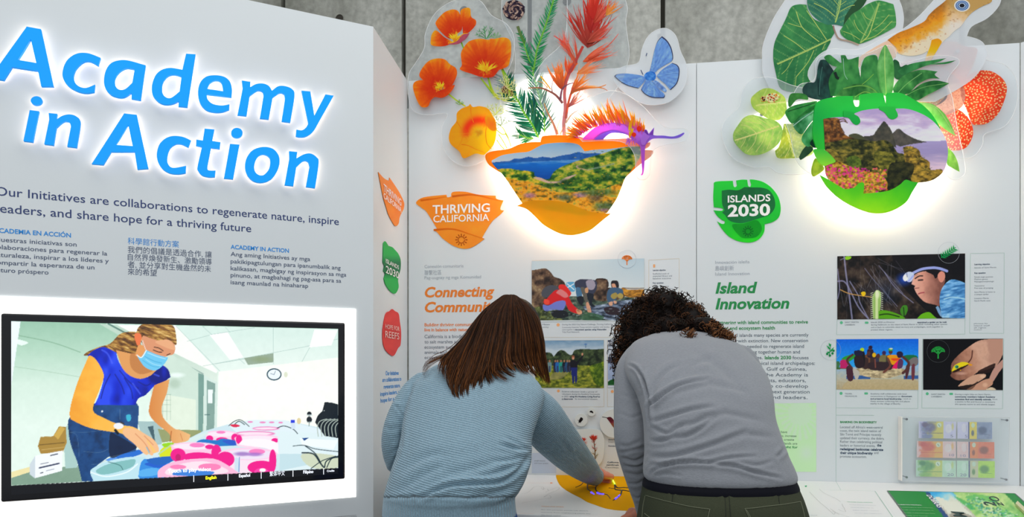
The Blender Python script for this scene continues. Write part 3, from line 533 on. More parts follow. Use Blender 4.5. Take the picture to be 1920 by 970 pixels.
dill(911, 73, 7, 26, (66, 140, 80)); dill(930, 72, 4, 14, (130, 170, 120)); dill(862, 197, 5, 12, (130, 170, 90)); dill(930, 215, 9, 26, (186, 196, 90), -200, -20); dill(945, 190, 9, 34, (206, 212, 110), -160, 0); dill(940, 235, 7, 22, (110, 140, 90), 150, 330); dill(950, 165, 8, 26, (226, 220, 150), -130, 10)
ly.build('stems', stuff=True)
def petcol(cx, cy, r, st, seed=0, sx=1.):
    def f(X, Y):
        dx, dy = (X-cx)*sx, Y-cy; q = np.hypot(dx, dy)/r; a = np.arctan2(dy, dx); n = fbm(a*16, q*1.2, 1, seed, 3)-.5; n2 = fbm(X, Y, 14, seed+5)-.5; return ramp(q+n*.45+n2*.35, *st)
    return f
st1 = ((0, (250, 190, 20)), (.22, (206, 40, 0)), (.55, (214, 62, 0)), (.85, (232, 100, 4)), (1.15, (250, 160, 20)))
st2 = ((0, (250, 200, 30)), (.3, (244, 150, 16)), (.55, (250, 140, 8)), (1.1, (255, 158, 20)))
def poppy(pets, c, r, star, stn=st1, cen=None, n=34, yc=((250, 170, 10), (255, 214, 40))):
    root = None; objs = []
    for i, (P, cc) in enumerate(pets):
        o = ly.poly('petal', P, petcol(cc[0], cc[1], cc[2], stn, i*7+3), 2.2, parent=pp); objs.append(o)
    for i in range(n):
        a = R.uniform(star[0], star[1]); L_ = star[2]*R.uniform(.5, 1); ly.blade(c, (c[0]+L_*math.cos(a), c[1]+L_*math.sin(a)), 2.2, ju(yc[0], 20), ju(yc[1], 14), R.uniform(-.1, .1), base=.9)
    for i in range(8): ly.blade(c, (c[0]+4*math.cos(i), c[1]+4*math.sin(i)), 2.4, (240, 150, 20), (196, 120, 20))
    root = ly.build('poppy')
    for o in objs: o.parent = root; o.matrix_parent_inverse = Matrix()
px1 = lambda x, y: (770+x/6.06, y/6.06); px2 = lambda x, y: (770+x/4.62, 100+y/4.62)
c1 = px1(500, 440)
poppy([(gD('350,370 290,290 290,240 370,150 440,115 500,108 550,140 580,240 580,340 500,400 440,440'), (*px1(520, 400), 50)), (gD('565,190 568,120 620,90 675,98 688,190 740,230 735,290 660,370 600,392 588,300'), (*px1(590, 390), 44)), (gD('230,440 245,380 290,345 380,420 470,480 380,525 240,515'), (*px1(450, 460), 32)), (gD('440,500 540,430 600,380 665,385 620,440 540,500'), (*px1(560, 440), 300))], px1(500, 455), 1, (-2.7, -.6, 17))
mk_purple = ly.poly('petal_base', gD('430,503 520,470 590,395 640,383 668,380 630,440 590,470 535,502'), lambda X, Y: ramp(fbm(X, Y, 5, 2), (0, (150, 60, 110)), (1, (196, 90, 90))), 2)
poppy([(gD('560,790 582,735 572,600 640,490 700,455 780,440 860,450 892,470 885,650 860,760 820,870 680,835'), (*px1(850, 790), 60)), (gD('885,460 960,440 1060,425 1130,460 1142,560 1120,700 1010,790 940,870 850,882 820,860 866,650'), (*px1(850, 800), 62)), (gD('985,795 1060,730 1125,640 1115,740 1050,780'), (*px1(850, 700), 45))], px1(860, 810), 1, (-2.9, -.35, 25))
poppy([(gE('88,215 82,160 145,75 220,45 300,55 335,110 320,200 290,280 200,285'), (*px2(240, 290), 50)), (gE('300,70 345,98 392,130 400,190 355,290 330,340 285,330 288,200'), (*px2(260, 310), 50)), (gE('20,300 40,245 120,232 200,260 255,340 180,400 150,460 95,465 55,410'), (*px2(250, 310), 52)), (gE('180,400 220,340 300,305 382,275 335,350 275,385 210,380'), (*px2(250, 280), 40))], px2(262, 305), 1, (-3.0, -.9, 16))
P4 = gE('500,455 515,440 540,465 600,458 670,480 710,540 740,600 742,700 720,790 650,870 620,880 560,870 460,910 420,850 350,790 330,730 350,650 395,590 400,520 440,480'); c4 = px2(590, 690)
def p4c(X, Y):
    a = np.arctan2(Y-c4[1], X-c4[0]); q = np.hypot(X-c4[0], Y-c4[1])/52; n = fbm(a*18+20, q, 1, 9, 3)-.5; base = ramp(q+n*.3, (0, (255, 190, 20)), (.3, (250, 170, 12)), (1, (255, 150, 10)))
    red = np.exp(-((q-.46)/.16)**2)*np.clip(np.cos(a+2.1)*1.2+.15+n, 0, 1); y = np.clip((X-c4[0])/30+(Y-c4[1])/60, 0, 1)*np.clip(1.3-q, 0, 1); return mixc(mixc(base, (236, 50, 10), red), (255, 196, 0), y)
o4 = ly.poly('petal', P4, p4c, 1.8)
for s_ in ('395,590 430,640 450,700 440,760 400,830', '440,790 500,800 560,830 640,860', '640,560 655,620 650,700 660,780 700,830', '520,470 525,540 545,600'): ly.stroke(S(s_, 770, 100, 4.62, closed=False), 1.2, (226, 110, 4), (246, 150, 10))
o5 = ly.poly('petal', gE('645,560 680,535 720,560 740,620 735,670 690,665 655,620'), petcol(*px2(700, 620), 24, ((0, (236, 120, 30)), (.5, (246, 150, 10)), (1, (255, 190, 10))), 3), 2)
for i in range(46):
    a = R.uniform(-3.14, 3.14); L_ = 15*R.uniform(.4, 1)*(1.1 if math.sin(a) < 0 else .8); ly.blade(c4, (c4[0]+L_*math.cos(a), c4[1]+L_*math.sin(a)), 1.8, (240, 160, 20), ju((252, 190, 40), 20), 0, base=.9)
pr = ly.build('poppy'); o4.parent = pr; o5.parent = pr; o4.matrix_parent_inverse = Matrix(); o5.matrix_parent_inverse = Matrix()
# fir branches and red paintbrush
fp = thing('fir_cutout', 'clear sheet printed with fir branches and a dark cone, between poppies and red plant', 'cutout', FW.P(990, 150, .03))
clearsheet(FW, g1('*385,-40 380,60 400,110 430,180 430,300 380,400 380,480 420,560 *540,575 *640,570 650,420 640,200 *640,-40'), .024, fp); spacer(FW, 1012, 245, .024, fp)
ly = Ly(FW, .0252, fp)
G1, G2, G3 = (26, 118, 66), (92, 170, 84), (10, 92, 96)
def frond(ax, n, l0, l1, aL, aR, w, ca, cb, axc=(110, 180, 60), sides=(1, -1), aw=2.4):
    ax = np.array(ax, float); d = np.r_[0, np.cumsum(np.hypot(*np.diff(ax, axis=0).T))]; 
    for i in range(n):
        t = (i+.5)/n; s_ = t*d[-1]; x = np.interp(s_, d, ax[:, 0]); y = np.interp(s_, d, ax[:, 1]); e_ = min(d[-1], s_+2); tx = np.interp(e_, d, ax[:, 0])-np.interp(e_-2, d, ax[:, 0]); ty = np.interp(e_, d, ax[:, 1])-np.interp(e_-2, d, ax[:, 1]); th = math.atan2(ty, tx)
        for sd in sides:
            a = th-sd*math.radians((aL if sd > 0 else aR)+R.uniform(-7, 7)); L_ = (l0+(l1-l0)*t)*R.uniform(.8, 1.1)
            c = ju(ca if R.random() < .6 else cb, 22); ly.blade((x, y), (x+L_*math.cos(a), y+L_*math.sin(a)), w*R.uniform(.8, 1.2), c, ju(cb, 24), R.uniform(-.1, .1), base=.6, pk=.4)
            if R.random() < .45: ly.blade((x, y), (x+L_*.8*math.cos(a+.03), y+L_*.8*math.sin(a+.03)), w*.3, (170, 208, 170), (120, 180, 160), 0)
    ly.stroke(S(' '.join('%f,%f' % tuple(p) for p in ax), closed=False), aw, axc)
X = lambda x, y: (920+x/6.93, y/6.93); Y_ = lambda x, y: (920+x/6.93, 130+y/6.93)
frond([Y_(700, 820), Y_(690, 600), Y_(640, 400), Y_(590, 200), X(545, 930)], 17, 42, 30, 30, 35, 4.2, G3, G1)
frond([Y_(640, 850), Y_(560, 600), Y_(540, 400)], 12, 34, 30, 18, 18, 4, (10, 96, 104), G1, axc=(60, 130, 70))
frond([X(560, 930), X(480, 720), X(430, 560), X(390, 440)], 12, 20, 12, 52, 30, 3.6, G1, (40, 140, 90)); ly.stroke(S(' '.join('%f,%f' % p for p in (X(440, 560), X(390, 450), X(350, 340))), closed=False), 5.5, (70, 140, 50), (100, 110, 70))
frond([X(560, 900), X(600, 660), X(660, 480), X(730, 280), X(800, 60), X(815, 0)], 26, 26, 17, 42, 40, 3.6, (22, 120, 76), (60, 150, 96), aw=3)
frond([Y_(620, 890), Y_(540, 720), Y_(430, 560), Y_(350, 400), Y_(240, 290), Y_(190, 120)], 26, 44, 26, 48, 38, 4.4, (24, 120, 80), (12, 90, 70), axc=(110, 180, 50), aw=3.4)
frond([Y_(560, 900), Y_(470, 890), Y_(380, 850)], 8, 20, 24, 30, 30, 3.4, (20, 110, 60), G1)
ly.build('fir_branch', stuff=True)
def cone(cx, cy, rx, ry, ca, cb, cd_, n=60, name='fir_cone'):
    ly.add(ell(cx, cy, rx, ry), cb)
    for i in range(n):
        a = R.uniform(0, 6.28); q = math.sqrt(R.random())*.92; x, y = cx+q*rx*math.cos(a), cy+q*ry*math.sin(a); L_ = rx*R.uniform(.25, .5); b_ = a+R.uniform(.8, 1.8); p = [(x-L_*.5*math.cos(b_), y-L_*.5*math.sin(b_)), (x+L_*.15*math.sin(b_), y-L_*.15*math.cos(b_)), (x+L_*.5*math.cos(b_), y+L_*.5*math.sin(b_))]
        ly.stroke(S(' '.join('%f,%f' % tuple(v) for v in p), closed=False), rx*.13, ju([ca, cb, cd_][R.randrange(3)], 16))
    ly.build(name)
cone(963.5, 19, 20.5, 19, (150, 120, 110), (44, 32, 52), (184, 156, 140), 90); cone(948, 168, 9, 8, (150, 100, 80), (110, 70, 60), (200, 150, 120), 40); cone(957, 175, 6, 6, (120, 70, 60), (100, 60, 50), (180, 120, 100), 20)
bp = thing('paintbrush_cutout', 'clear sheet printed with a tall spiky red plant, above the orange bowl rim', 'cutout', FW.P(1080, 120, .05))
clearsheet(FW, g1('*640,-40 630,150 540,250 500,350 580,500 600,560 *690,560 740,470 850,330 878,255 885,200 872,90 878,30 *855,-40'), .048, bp); spacer(FW, 1066, 240, .048, bp)
ly = Ly(FW, .0492, bp)
RD, RD2, ORG, TW = (206, 40, 30), (236, 90, 70), (244, 120, 30), (124, 66, 70)
def twig(s_, g, w0, w1, c0, c1): ly.stroke(S(s_, *g, closed=False), (w0, w1), c0, c1)
gf = (920, 0, 6.93); gg = (920, 130, 6.93)
def fan(base, a0, a1, l0, l1, n, w, c0, c1, k=6.93, tilt=.1):
    for i in range(n):
        a = math.radians(R.uniform(a0, a1)); L_ = R.uniform(l0, l1)/k; ly.blade(base, (base[0]+L_*math.cos(a), base[1]+L_*math.sin(a)), w*R.uniform(.6, 1.3), ju(c0, 20), ju(c1, 24), R.uniform(-tilt, tilt)*1.6, base=.5, pk=.3)
fan(X(1260, 620), -128, -42, 380, 640, 60, 3.0, (150, 50, 40), (214, 60, 44)); fan(X(1300, 420), -110, -55, 300, 560, 46, 4.2, (170, 34, 30), (222, 56, 40)); fan(X(1340, 300), -80, -30, 250, 420, 24, 2.6, (190, 60, 40), (230, 100, 80))
fan(X(1330, 250), -108, -72, 240, 420, 26, 6, (196, 36, 28), (214, 60, 36)); fan(X(1500, 200), -80, -30, 160, 280, 12, 3, (220, 150, 60), (236, 120, 60))
fan(X(1120, 840), -135, -95, 260, 520, 15, 2.8, (200, 110, 70), (236, 80, 70)); fan(X(980, 640), -140, -80, 150, 300, 9, 2.4, (226, 110, 80), (236, 96, 84)); fan(X(1060, 300), -130, -90, 80, 180, 5, 2, RD, RD2)
fan(X(1200, 800), -42, -8, 260, 500, 28, 3, (214, 84, 40), (240, 110, 90)); fan(X(1250, 560), -44, -14, 240, 420, 20, 2.8, (160, 60, 40), (232, 90, 76)); fan(X(1120, 960), -48, -5, 200, 420, 24, 3, (240, 130, 60), (244, 130, 100))
fan(Y_(930, 260), -125, -70, 200, 400, 24, 5, (196, 70, 40), (250, 130, 40)); fan(Y_(1040, 300), -75, -10, 180, 420, 26, 3.4, (214, 80, 40), (246, 160, 60)); fan(Y_(1010, 60), -110, -40, 120, 260, 18, 5, (214, 60, 36), (246, 110, 50)); fan(Y_(1000, 500), -80, -25, 200, 420, 18, 1.8, (150, 70, 80), (240, 150, 100))
fan(X(880, 960), -130, -60, 90, 180, 10, 3.4, (246, 130, 50), (250, 130, 90))
twig('960,900 950,700 970,500 960,300 1000,100 1100,-100 1200,-300', gg, 7, 5, (150, 110, 120), (190, 60, 50)); twig('980,640 1000,480 1040,330 1080,240', gg, 5, 4, (190, 80, 60), (214, 90, 50))
twig('935,440 850,340 760,285 660,245 560,240 480,246', gg, 5, 1.6, (110, 60, 66), (176, 110, 70)); twig('905,390 930,260 1000,200 1070,178', gg, 4.5, 1.6, (104, 60, 80), (150, 100, 110)); twig('800,300 795,220 820,105', gg, 2.2, .7, TW, (160, 120, 110))
twig('1040,320 1120,270 1240,245 1400,235 1500,200', gg, 5, 1.2, (170, 90, 50), (226, 140, 60)); twig('1400,235 1470,250 1520,280', gg, 2.4, .8, (206, 130, 60), (196, 110, 70)); twig('780,260 720,180 650,90', gg, 2.4, 2.6, (236, 150, 60), (246, 170, 30)); twig('740,240 680,180 610,155', gg, 2, .8, (230, 140, 80), (240, 150, 90))
twig('865,850 820,720 740,560 695,440', gg, 5.6, 1.6, (140, 90, 80), (206, 140, 90)); twig('975,700 1050,590 1140,530', gg, 4, 1.4, (160, 140, 120), (180, 160, 140)); twig('900,850 960,720 1000,560', gg, 3, 1.6, (210, 160, 130), (150, 110, 110)); twig('880,850 870,750 930,600', gg, 1.8, .8, (226, 170, 110), (236, 160, 60))
twig('1100,840 1010,660 960,560 820,465', gf, 4, 1.4, (200, 90, 60), (226, 70, 60)); twig('1270,760 1400,700 1560,560 1660,440', gf, 3.4, 1.2, (190, 70, 40), (226, 110, 100))
ly.build('paintbrush_plant', stuff=True)
# bowl with the coast
bw = thing('bowl_cutout', 'orange torn-edge bowl shape holding a coastal hills picture, glowing edge', 'cutout', FW.P(1070, 340, .06))
BO = .078
ringP = gB('45,255 60,220 120,200 250,180 330,145 420,125 *525,122 532,85 560,68 700,62 860,75 930,95 1060,98 *1290,90 1340,110 1400,130 *1475,125 1470,150 1430,178 *1405,190 1450,192 1492,196 1500,212 1470,250 1400,300 1330,360 *1275,410 *1100,600 *400,600 *180,385 130,355 70,310')
def orc(X, Y): return ramp((Y-250)/190+fbm(X, Y, 60, 4)*.3, (0, (232, 128, 6)), (.4, (240, 136, 4)), (.75, (248, 150, 0)), (1.1, (255, 176, 4)))
sheet('rim', FW, ringP, BO, INK, bw, .01, orc, 6)
landP = gB('100,290 130,268 200,235 330,215 420,205 500,165 560,140 680,128 790,130 860,150 *905,203 1000,188 1100,184 1200,172 1300,160 *1385,160 1390,240 1350,310 1300,380 1260,430 1220,530 1180,620 *1100,738 *900,760 *500,700 *365,652 300,555 230,450 180,385 130,335')
c = Cv(915, 262, 1206, 410); c.src(900, 240, 4.619)
c.fill(lambda X, Y: ramp((Y-266)/45, (0, (138, 190, 236)), (1, (214, 226, 236))))
c.poly('*100,300 200,290 260,285 300,265 350,268 420,250 480,262 540,250 620,258 700,240 780,228 850,210 920,222 1000,218 *1060,225 *1060,300 *100,330', lambda X, Y: mixc((60, 120, 196), (22, 84, 170), fbm(X, Y, 9, 3)))
c.poly('*90,310 500,290 900,275 *1000,300 *700,460 *400,460 *100,350', lambda X, Y: ramp((Y-300)/30+(fbm(X*.4, Y*3, 8, 5)-.5)*.4, (0, (120, 176, 226)), (.3, (20, 116, 214)), (1, (10, 84, 180))))
def veg(seed, st, sc=9): return lambda X, Y: ramp(fbm(X, Y*1.5, sc, seed, 5), *st)
vs = ((.25, (26, 74, 30)), (.42, (64, 118, 34)), (.52, (126, 160, 44)), (.62, (186, 190, 50)), (.75, (236, 200, 60)))
c.poly('*605,440 640,380 700,340 800,300 920,262 1060,222 1180,185 1300,162 *1400,160 *1400,300 *1150,760 *500,760 *420,480', veg(5, ((.28, (22, 66, 34)), (.42, (50, 108, 40)), (.52, (106, 150, 50)), (.62, (176, 186, 56)), (.76, (214, 200, 90))), 10))
c.poly('*140,360 240,350 330,365 460,380 480,420 600,460 640,560 *640,620 *200,480', veg(9, vs, 8))
c.poly('*190,420 300,450 420,465 560,510 700,560 900,545 1100,520 1260,440 *1230,520 *1100,760 *370,700', veg(13, ((.25, (80, 90, 40)), (.4, (196, 140, 30)), (.52, (240, 176, 40)), (.64, (226, 186, 60)), (.78, (150, 170, 70))), 8))
c.poly('640,440 760,400 900,380 1060,400 1200,420 1230,480 1000,510 800,520 700,500', veg(17, vs, 9), .8)
c.poly('460,430 520,430 600,462 680,460 740,430 830,402 825,412 760,445 700,472 600,480 520,455', (214, 186, 164)); c.poly('830,330 870,318 850,340 950,368 920,366 850,352', (212, 176, 154)); c.line('940,360 1040,340 1160,310', 3, (150, 172, 150), .7); c.line('800,306 870,302', 1, (190, 150, 120))
for x, y, rx, ry, cc in ((730, 600, 60, 26, (86, 110, 92)), (1080, 680, 90, 36, (90, 120, 80)), (430, 585, 50, 22, (178, 130, 170)), (870, 580, 60, 22, (170, 136, 176)), (1000, 600, 60, 40, (110, 90, 70)), (1030, 560, 140, 26, (76, 112, 56)), (740, 470, 60, 24, (30, 70, 34)), (1100, 430, 50, 26, (36, 84, 40)), (900, 335, 50, 16, (40, 84, 40)), (600, 500, 60, 14, (70, 100, 50)), (1080, 710, 50, 12, (170, 130, 150))): c.ell(x, y, rx, ry, (lambda cc: lambda X, Y: np.clip(np.array(cc, float)+(fbm(X, Y, 4, 3)[..., None]-.5)*110, 0, 255))(cc), .8, .45)
for i in range(260):
    x, y = R.uniform(200, 1300), R.uniform(460, 740); c.ell(x, y, R.uniform(3, 9), R.uniform(2, 5), [(246, 150, 20), (250, 200, 50), (240, 170, 30), (170, 120, 170), (70, 100, 50)][R.randrange(5)], .6)
for i in range(160):
    x = R.uniform(800, 1380); y = R.uniform(190, 470); c.ell(x, y, R.uniform(3, 8), R.uniform(2, 4), [(226, 200, 60), (240, 190, 40), (40, 90, 40), (30, 80, 36)][R.randrange(4)], .6)
sheet('coast_picture', FW, landP, BO+.002, INK, bw, .002, c, 1.25)
sheet('lower_lip', FW, gB('*322,675 400,640 480,628 620,630 740,645 860,690 940,720 1040,738 *1132,742 1060,800 960,880 880,912 790,928 700,915 620,880 540,830 470,760 400,700'), BO+.006, INK, bw, .006, orc, 6)
E5 = ledm('bowl_led', 8.0)
sheet('glow_plate', FW, gB('110,275 300,175 540,100 800,90 1100,120 1410,165 1390,265 1270,385 1190,570 1090,735 955,860 790,902 635,850 490,730 370,650 230,435'), .070, ledm('bowl_diffuser', 1.1), bw, .002)  # unseen glowing plate added to brighten the bowl print from behind
sheet('led_panel', FW, gB('120,280 300,180 540,110 800,100 1100,130 1400,170 1380,260 1260,380 1180,560 1080,740 950,850 790,890 640,840 500,720 380,640 240,430'), .036, E5, bw, .006)
sheet('led_panel', FW, q2(0, 0, 1)('905,215 935,225 960,175 985,150 1040,140 1090,170 1120,210 1150,225 *1180,262 *930,275 915,250'), .014, ledm('plant_led', 3.0), bw, .004)
spacer(FW, 1068, 420, .066, bw)
# sea slug
sl = thing('sea_slug_cutout', 'clear sheet printed with a purple sea slug with flame-orange spines, on the bowl rim', 'cutout', FW.P(1160, 240, .085))
clearsheet(FW, g1('660,500 700,410 800,360 870,372 940,420 1020,500 1100,508 1125,530 1100,560 985,590 965,690 935,712 912,690 905,610 850,560 *700,560'), .094, sl)
ly = Ly(FW, .0952, sl)
def pur(X, Y): return ramp((X-1095)/110+(fbm(X, Y, 9, 6)-.5)*.3-(Y-235)/120, (0, (216, 70, 200)), (.4, (178, 70, 206)), (.8, (150, 90, 200)), (1.2, (110, 84, 196)))
Z5 = lambda x, y: (1040+x/5.388, 160+y/5.388)
arch = np.array([(215, 520), (250, 480), (300, 450), (380, 405), (470, 380), (560, 368), (650, 370), (740, 395), (800, 420), (860, 440), (900, 460)], float)
def cer(t): 
    i = t*(len(arch)-1); k = min(int(i), len(arch)-2); return arch[k]+(arch[k+1]-arch[k])*(i-k)
lens = np.interp(np.arange(11)/10, [0, .15, .3, .4, .5, .6, .7, .8, 1], [130, 190, 240, 220, 240, 290, 270, 200, 60])
for i in range(190):
    t = R.random(); b_ = cer(t)+np.array([R.uniform(-14, 14), R.uniform(0, 34)]); ang = math.radians(np.interp(t, [0, .25, .5, .75, 1], [-178, -140, -112, -118, -78])+R.uniform(-14, 14)); L_ = np.interp(t, np.arange(11)/10, lens)*R.uniform(.55, 1.05)
    e_ = b_+L_*np.array([math.cos(ang), math.sin(ang)]); hot = R.random(); ly.blade(Z5(*b_), Z5(*e_), R.uniform(2.2, 4.2), [(226, 90, 60), (240, 70, 30), (214, 50, 60), (246, 120, 20)][i % 4], [(255, 210, 0), (252, 150, 4), (255, 176, 0), (244, 110, 10)][R.randrange(4)], R.uniform(-.12, .12), base=.8)
ly.build('spine', stuff=True)
ly.poly('belly', gC('395,548 450,490 520,462 600,450 700,475 760,510 700,492 600,480 540,500 *490,548'), (112, 70, 196))
ly.poly('body', gC('285,548 330,490 400,432 500,390 620,378 740,405 800,430 860,450 900,470 *905,448 930,452 *950,490 *1005,425 995,500 1100,508 1190,518 1260,498 *1300,478 1310,490 1260,528 1190,540 1080,536 990,542 940,580 915,622 908,780 900,870 886,908 *865,905 883,880 878,780 868,640 848,600 780,550 740,505 680,472 600,455 540,466 460,500 *400,548'), pur, 2.4)
for i in range(60):
    t = R.uniform(.05, .95); b_ = cer(t)+np.array([R.uniform(-10, 10), R.uniform(10, 50)]); ang = math.radians(np.interp(t, [0, .25, .5, .75, 1], [-170, -130, -105, -105, -80])+R.uniform(-16, 16)); L_ = R.uniform(50, 130); ly.blade(Z5(*b_), Z5(*(b_+L_*np.array([math.cos(ang), math.sin(ang)]))), R.uniform(1, 2.2), (200, 60, 190), [(255, 170, 40), (240, 110, 60)][i % 2], 0, base=.6)
for i in range(26):
    x = R.uniform(730, 860); ly.blade(Z5(x, R.uniform(520, 570)), Z5(x+R.uniform(-40, 30), R.uniform(560, 640)), 1.4, (150, 70, 190), (196, 130, 220))
for i in range(9): ly.blade(Z5(R.uniform(740, 800), R.uniform(400, 470)), Z5(R.uniform(745, 830), R.uniform(270, 330) if i % 2 else 540), 3.4, (250, 190, 0), (250, 130, 10), R.uniform(-.1, .1))
ly.build('short_spine', stuff=True)
ly.poly('red_spot', ell(*Z5(852, 440), 4.4, 5.4), (246, 46, 10)); ly.poly('red_spot', ell(*Z5(800, 498), 4.4, 4.2), (246, 46, 10))
ly.poly('rhinophore', gC('*905,462 925,448 *950,500 920,490'), (110, 50, 160)); ly.poly('rhinophore', gC('*950,500 985,460 *1005,425 *996,500'), (122, 60, 176)); ly.poly('face', gC('905,480 940,505 960,520 930,560 910,600 880,600 870,540'), (176, 110, 214))
# butterfly
bt = thing('butterfly_cutout', 'clear sheet printed with a pale blue butterfly, right of the red plant', 'cutout', FW.P(1220, 140, .05))
clearsheet(FW, gH('60,600 100,530 200,480 330,455 385,410 410,280 470,140 560,55 680,18 780,60 840,150 880,300 940,430 962,560 930,720 830,850 700,930 500,950 350,900 200,800 90,690'), .046, bt, CLEAR2); spacer(FW, 1236, 66, .046, bt)
ly = Ly(FW, .0472, bt)
def wing(P, c0, seed):
    hx, hy = c0
    def f(X, Y):
        a = np.arctan2(Y-hy, X-hx); q = np.hypot(X-hx, Y-hy); n = fbm(a*20, q/14, 1, seed, 3); v = np.abs(((a*5.2+seed) % 1)-.5); return mixc(ramp(n, (.2, (96, 140, 214)), (.5, (116, 164, 232)), (.8, (150, 196, 246))), (90, 126, 200), np.clip((.08-v)*10, 0, .6))
    e0 = ly.poly('wing_border', P, (52, 58, 96)); c_ = P.mean(0); return ly.poly('wing', (P-np.array([hx, hy]))*.965+np.array([hx, hy]), f, 2)
hb = (1140+520/6.47, 50+600/6.47)
wing(gH('*495,570 520,480 560,300 600,180 *655,115 720,170 770,260 790,370 770,420 700,460 620,510 *560,570'), hb, 3); wing(gH('*590,600 660,520 *780,440 840,465 868,520 860,620 830,700 *760,768 700,700 640,650'), hb, 7)
wing(gH('*75,605 100,580 200,568 330,580 420,600 *460,630 430,680 *365,748 250,720 150,670'), hb, 11); wing(gH('*460,640 410,740 *400,765 450,820 540,860 *680,865 690,830 640,780 580,720 *520,650'), hb, 15)
ly.poly('thorax', gH('440,590 480,550 540,545 580,580 570,640 520,655 460,640'), lambda X, Y: ramp(fbm(X, Y, 3, 4), (.2, (20, 90, 190)), (.7, (90, 160, 230))), 2); ly.poly('abdomen', gH('545,660 590,655 680,730 712,775 690,790 620,750 560,700'), lambda X, Y: ramp(fbm(X, Y, 3, 6), (.2, (70, 100, 170)), (.7, (150, 190, 236))), 2)
for a in ('398,525 410,550 425,582', '462,355 466,340 472,320'): ly.stroke(S(a, 1140, 50, 6.47, closed=False), 1.4, (60, 70, 110))
ly.build('antenna', stuff=True)
# ================================================================ island cut-outs
h1 = q2(1300, 0, 2.2048); hJ = q2(1360, 150, 5.105); hK = q2(1440, 0, 5.104); hM = q2(1640, 0, 6.927); hN = q2(1500, 170, 4.04); hO = q2(1640, 70, 3.73)
def leafc(ax0, ax1, ca, cb, seed=0, nv=9, vein=(176, 206, 120), tw=(0, 0, 0, 0)):
    a = np.array(ax0, float); b_ = np.array(ax1, float); d = b_-a; L_ = np.hypot(*d); u = d/L_; n_ = np.array([-u[1], u[0]])
    def f(X, Y):
        s_ = ((X-a[0])*u[0]+(Y-a[1])*u[1])/L_; r = ((X-a[0])*n_[0]+(Y-a[1])*n_[1])/L_; c = ramp(fbm(X, Y, 26, seed)*.7+fbm(X, Y, 5, seed+3)*.3, (.25, ca), (.75, cb)); w_ = .9/L_
        m = np.clip(1.6-np.abs(r)/w_, 0, 1)*((s_ > 0) & (s_ < 1)); q = (s_-np.abs(r)*.85+np.abs(r)**2*.35)*nv; v = np.clip(1.25-np.abs((q % 1)-.5)*L_/nv/.9, 0, 1)*((s_ > .02) & (np.abs(r) > .01)); return mixc(mixc(c, vein, v*.5), vein, m*.9)
    return f
def at(g, x, y): return tuple(g('%f,%f %f,%f %f,%f' % (x, y, x, y, x, y))[0])
# sea-grape leaves on their own sheet
lf = thing('large_leaf_cutout', 'clear sheet printed with three big round green leaves, top left of the lizard', 'cutout', FW.P(1560, 80, .03))
clearsheet(FW, h1('285,240 290,180 330,80 380,0 *400,-40 *830,-40 862,30 868,100 840,180 780,230 *640,330 *500,420 400,410 330,380 290,310'), .026, lf, CLEAR2); spacer(FW, 1580, 150, .026, lf)
ly = Ly(FW, .0272, lf)
ly.poly('leaf', hK('*600,375 640,300 610,240 540,225 440,180 385,100 *370,45 290,42 220,70 170,180 110,300 60,420 50,560 75,700 110,830 170,870 260,885 *350,905 *420,800 520,560 *600,400'), leafc(at(hK, 600, 375), at(hK, 90, 610), (36, 112, 66), (70, 150, 84), 4, 6), 2)
ly.poly('leaf', hK('*378,-60 375,30 400,110 470,185 560,235 640,235 *720,252 770,180 900,70 *950,-20 *900,-60'), leafc(at(hK, 645, 215), at(hK, 700, -100), (40, 104, 84), (70, 146, 112), 7, 6), 2)
ly.poly('leaf_underside', hK('*720,252 770,180 900,70 *960,-30 *880,-30 800,60 *735,160'), (40, 84, 50)); ly.poly('leaf', hK('*690,290 740,220 800,140 880,90 950,40 1040,5 1100,10 *1200,40 1220,130 1225,240 1180,280 1050,350 940,400 850,420 760,380 700,330'), leafc(at(hK, 880, 415), at(hK, 1070, 20), (46, 128, 66), (86, 166, 90), 9, 6), 2)
for s_, w_ in (('600,375 450,450 300,520 90,615', 2.4), ('490,400 400,330 320,250 270,110', 1.6), ('560,380 480,260 370,100', 1.5), ('320,260 250,240 190,220', 1.1), ('360,490 260,410 150,340', 1.3), ('440,480 380,600 270,735', 1.3), ('270,735 260,830', 1), ('240,560 180,660 130,710', 1), ('545,420 520,480', 1), ('645,215 680,100 700,-20', 2), ('645,160 560,90 440,30', 1.4), ('690,110 780,60 830,50', 1.2), ('690,50 750,10', 1), ('680,60 630,0', 1), ('885,410 960,340 1010,200 1060,40', 2), ('1005,200 940,170 910,120', 1), ('940,340 870,290 830,220 825,190', 1.1), ('1000,290 1080,230 1160,140', 1.1), ('920,385 1050,330 1190,200', 1.1), ('880,380 800,330 720,300', 1)): ly.stroke(S(s_, 1440, 0, 5.104, closed=False), w_, (182, 206, 110))
ly.stroke(S('625,245 640,300 680,370 780,395 870,430', 1440, 0, 5.104, closed=False), 3, (150, 120, 110), (180, 160, 140)); ly.build('leaf_vein', stuff=True)
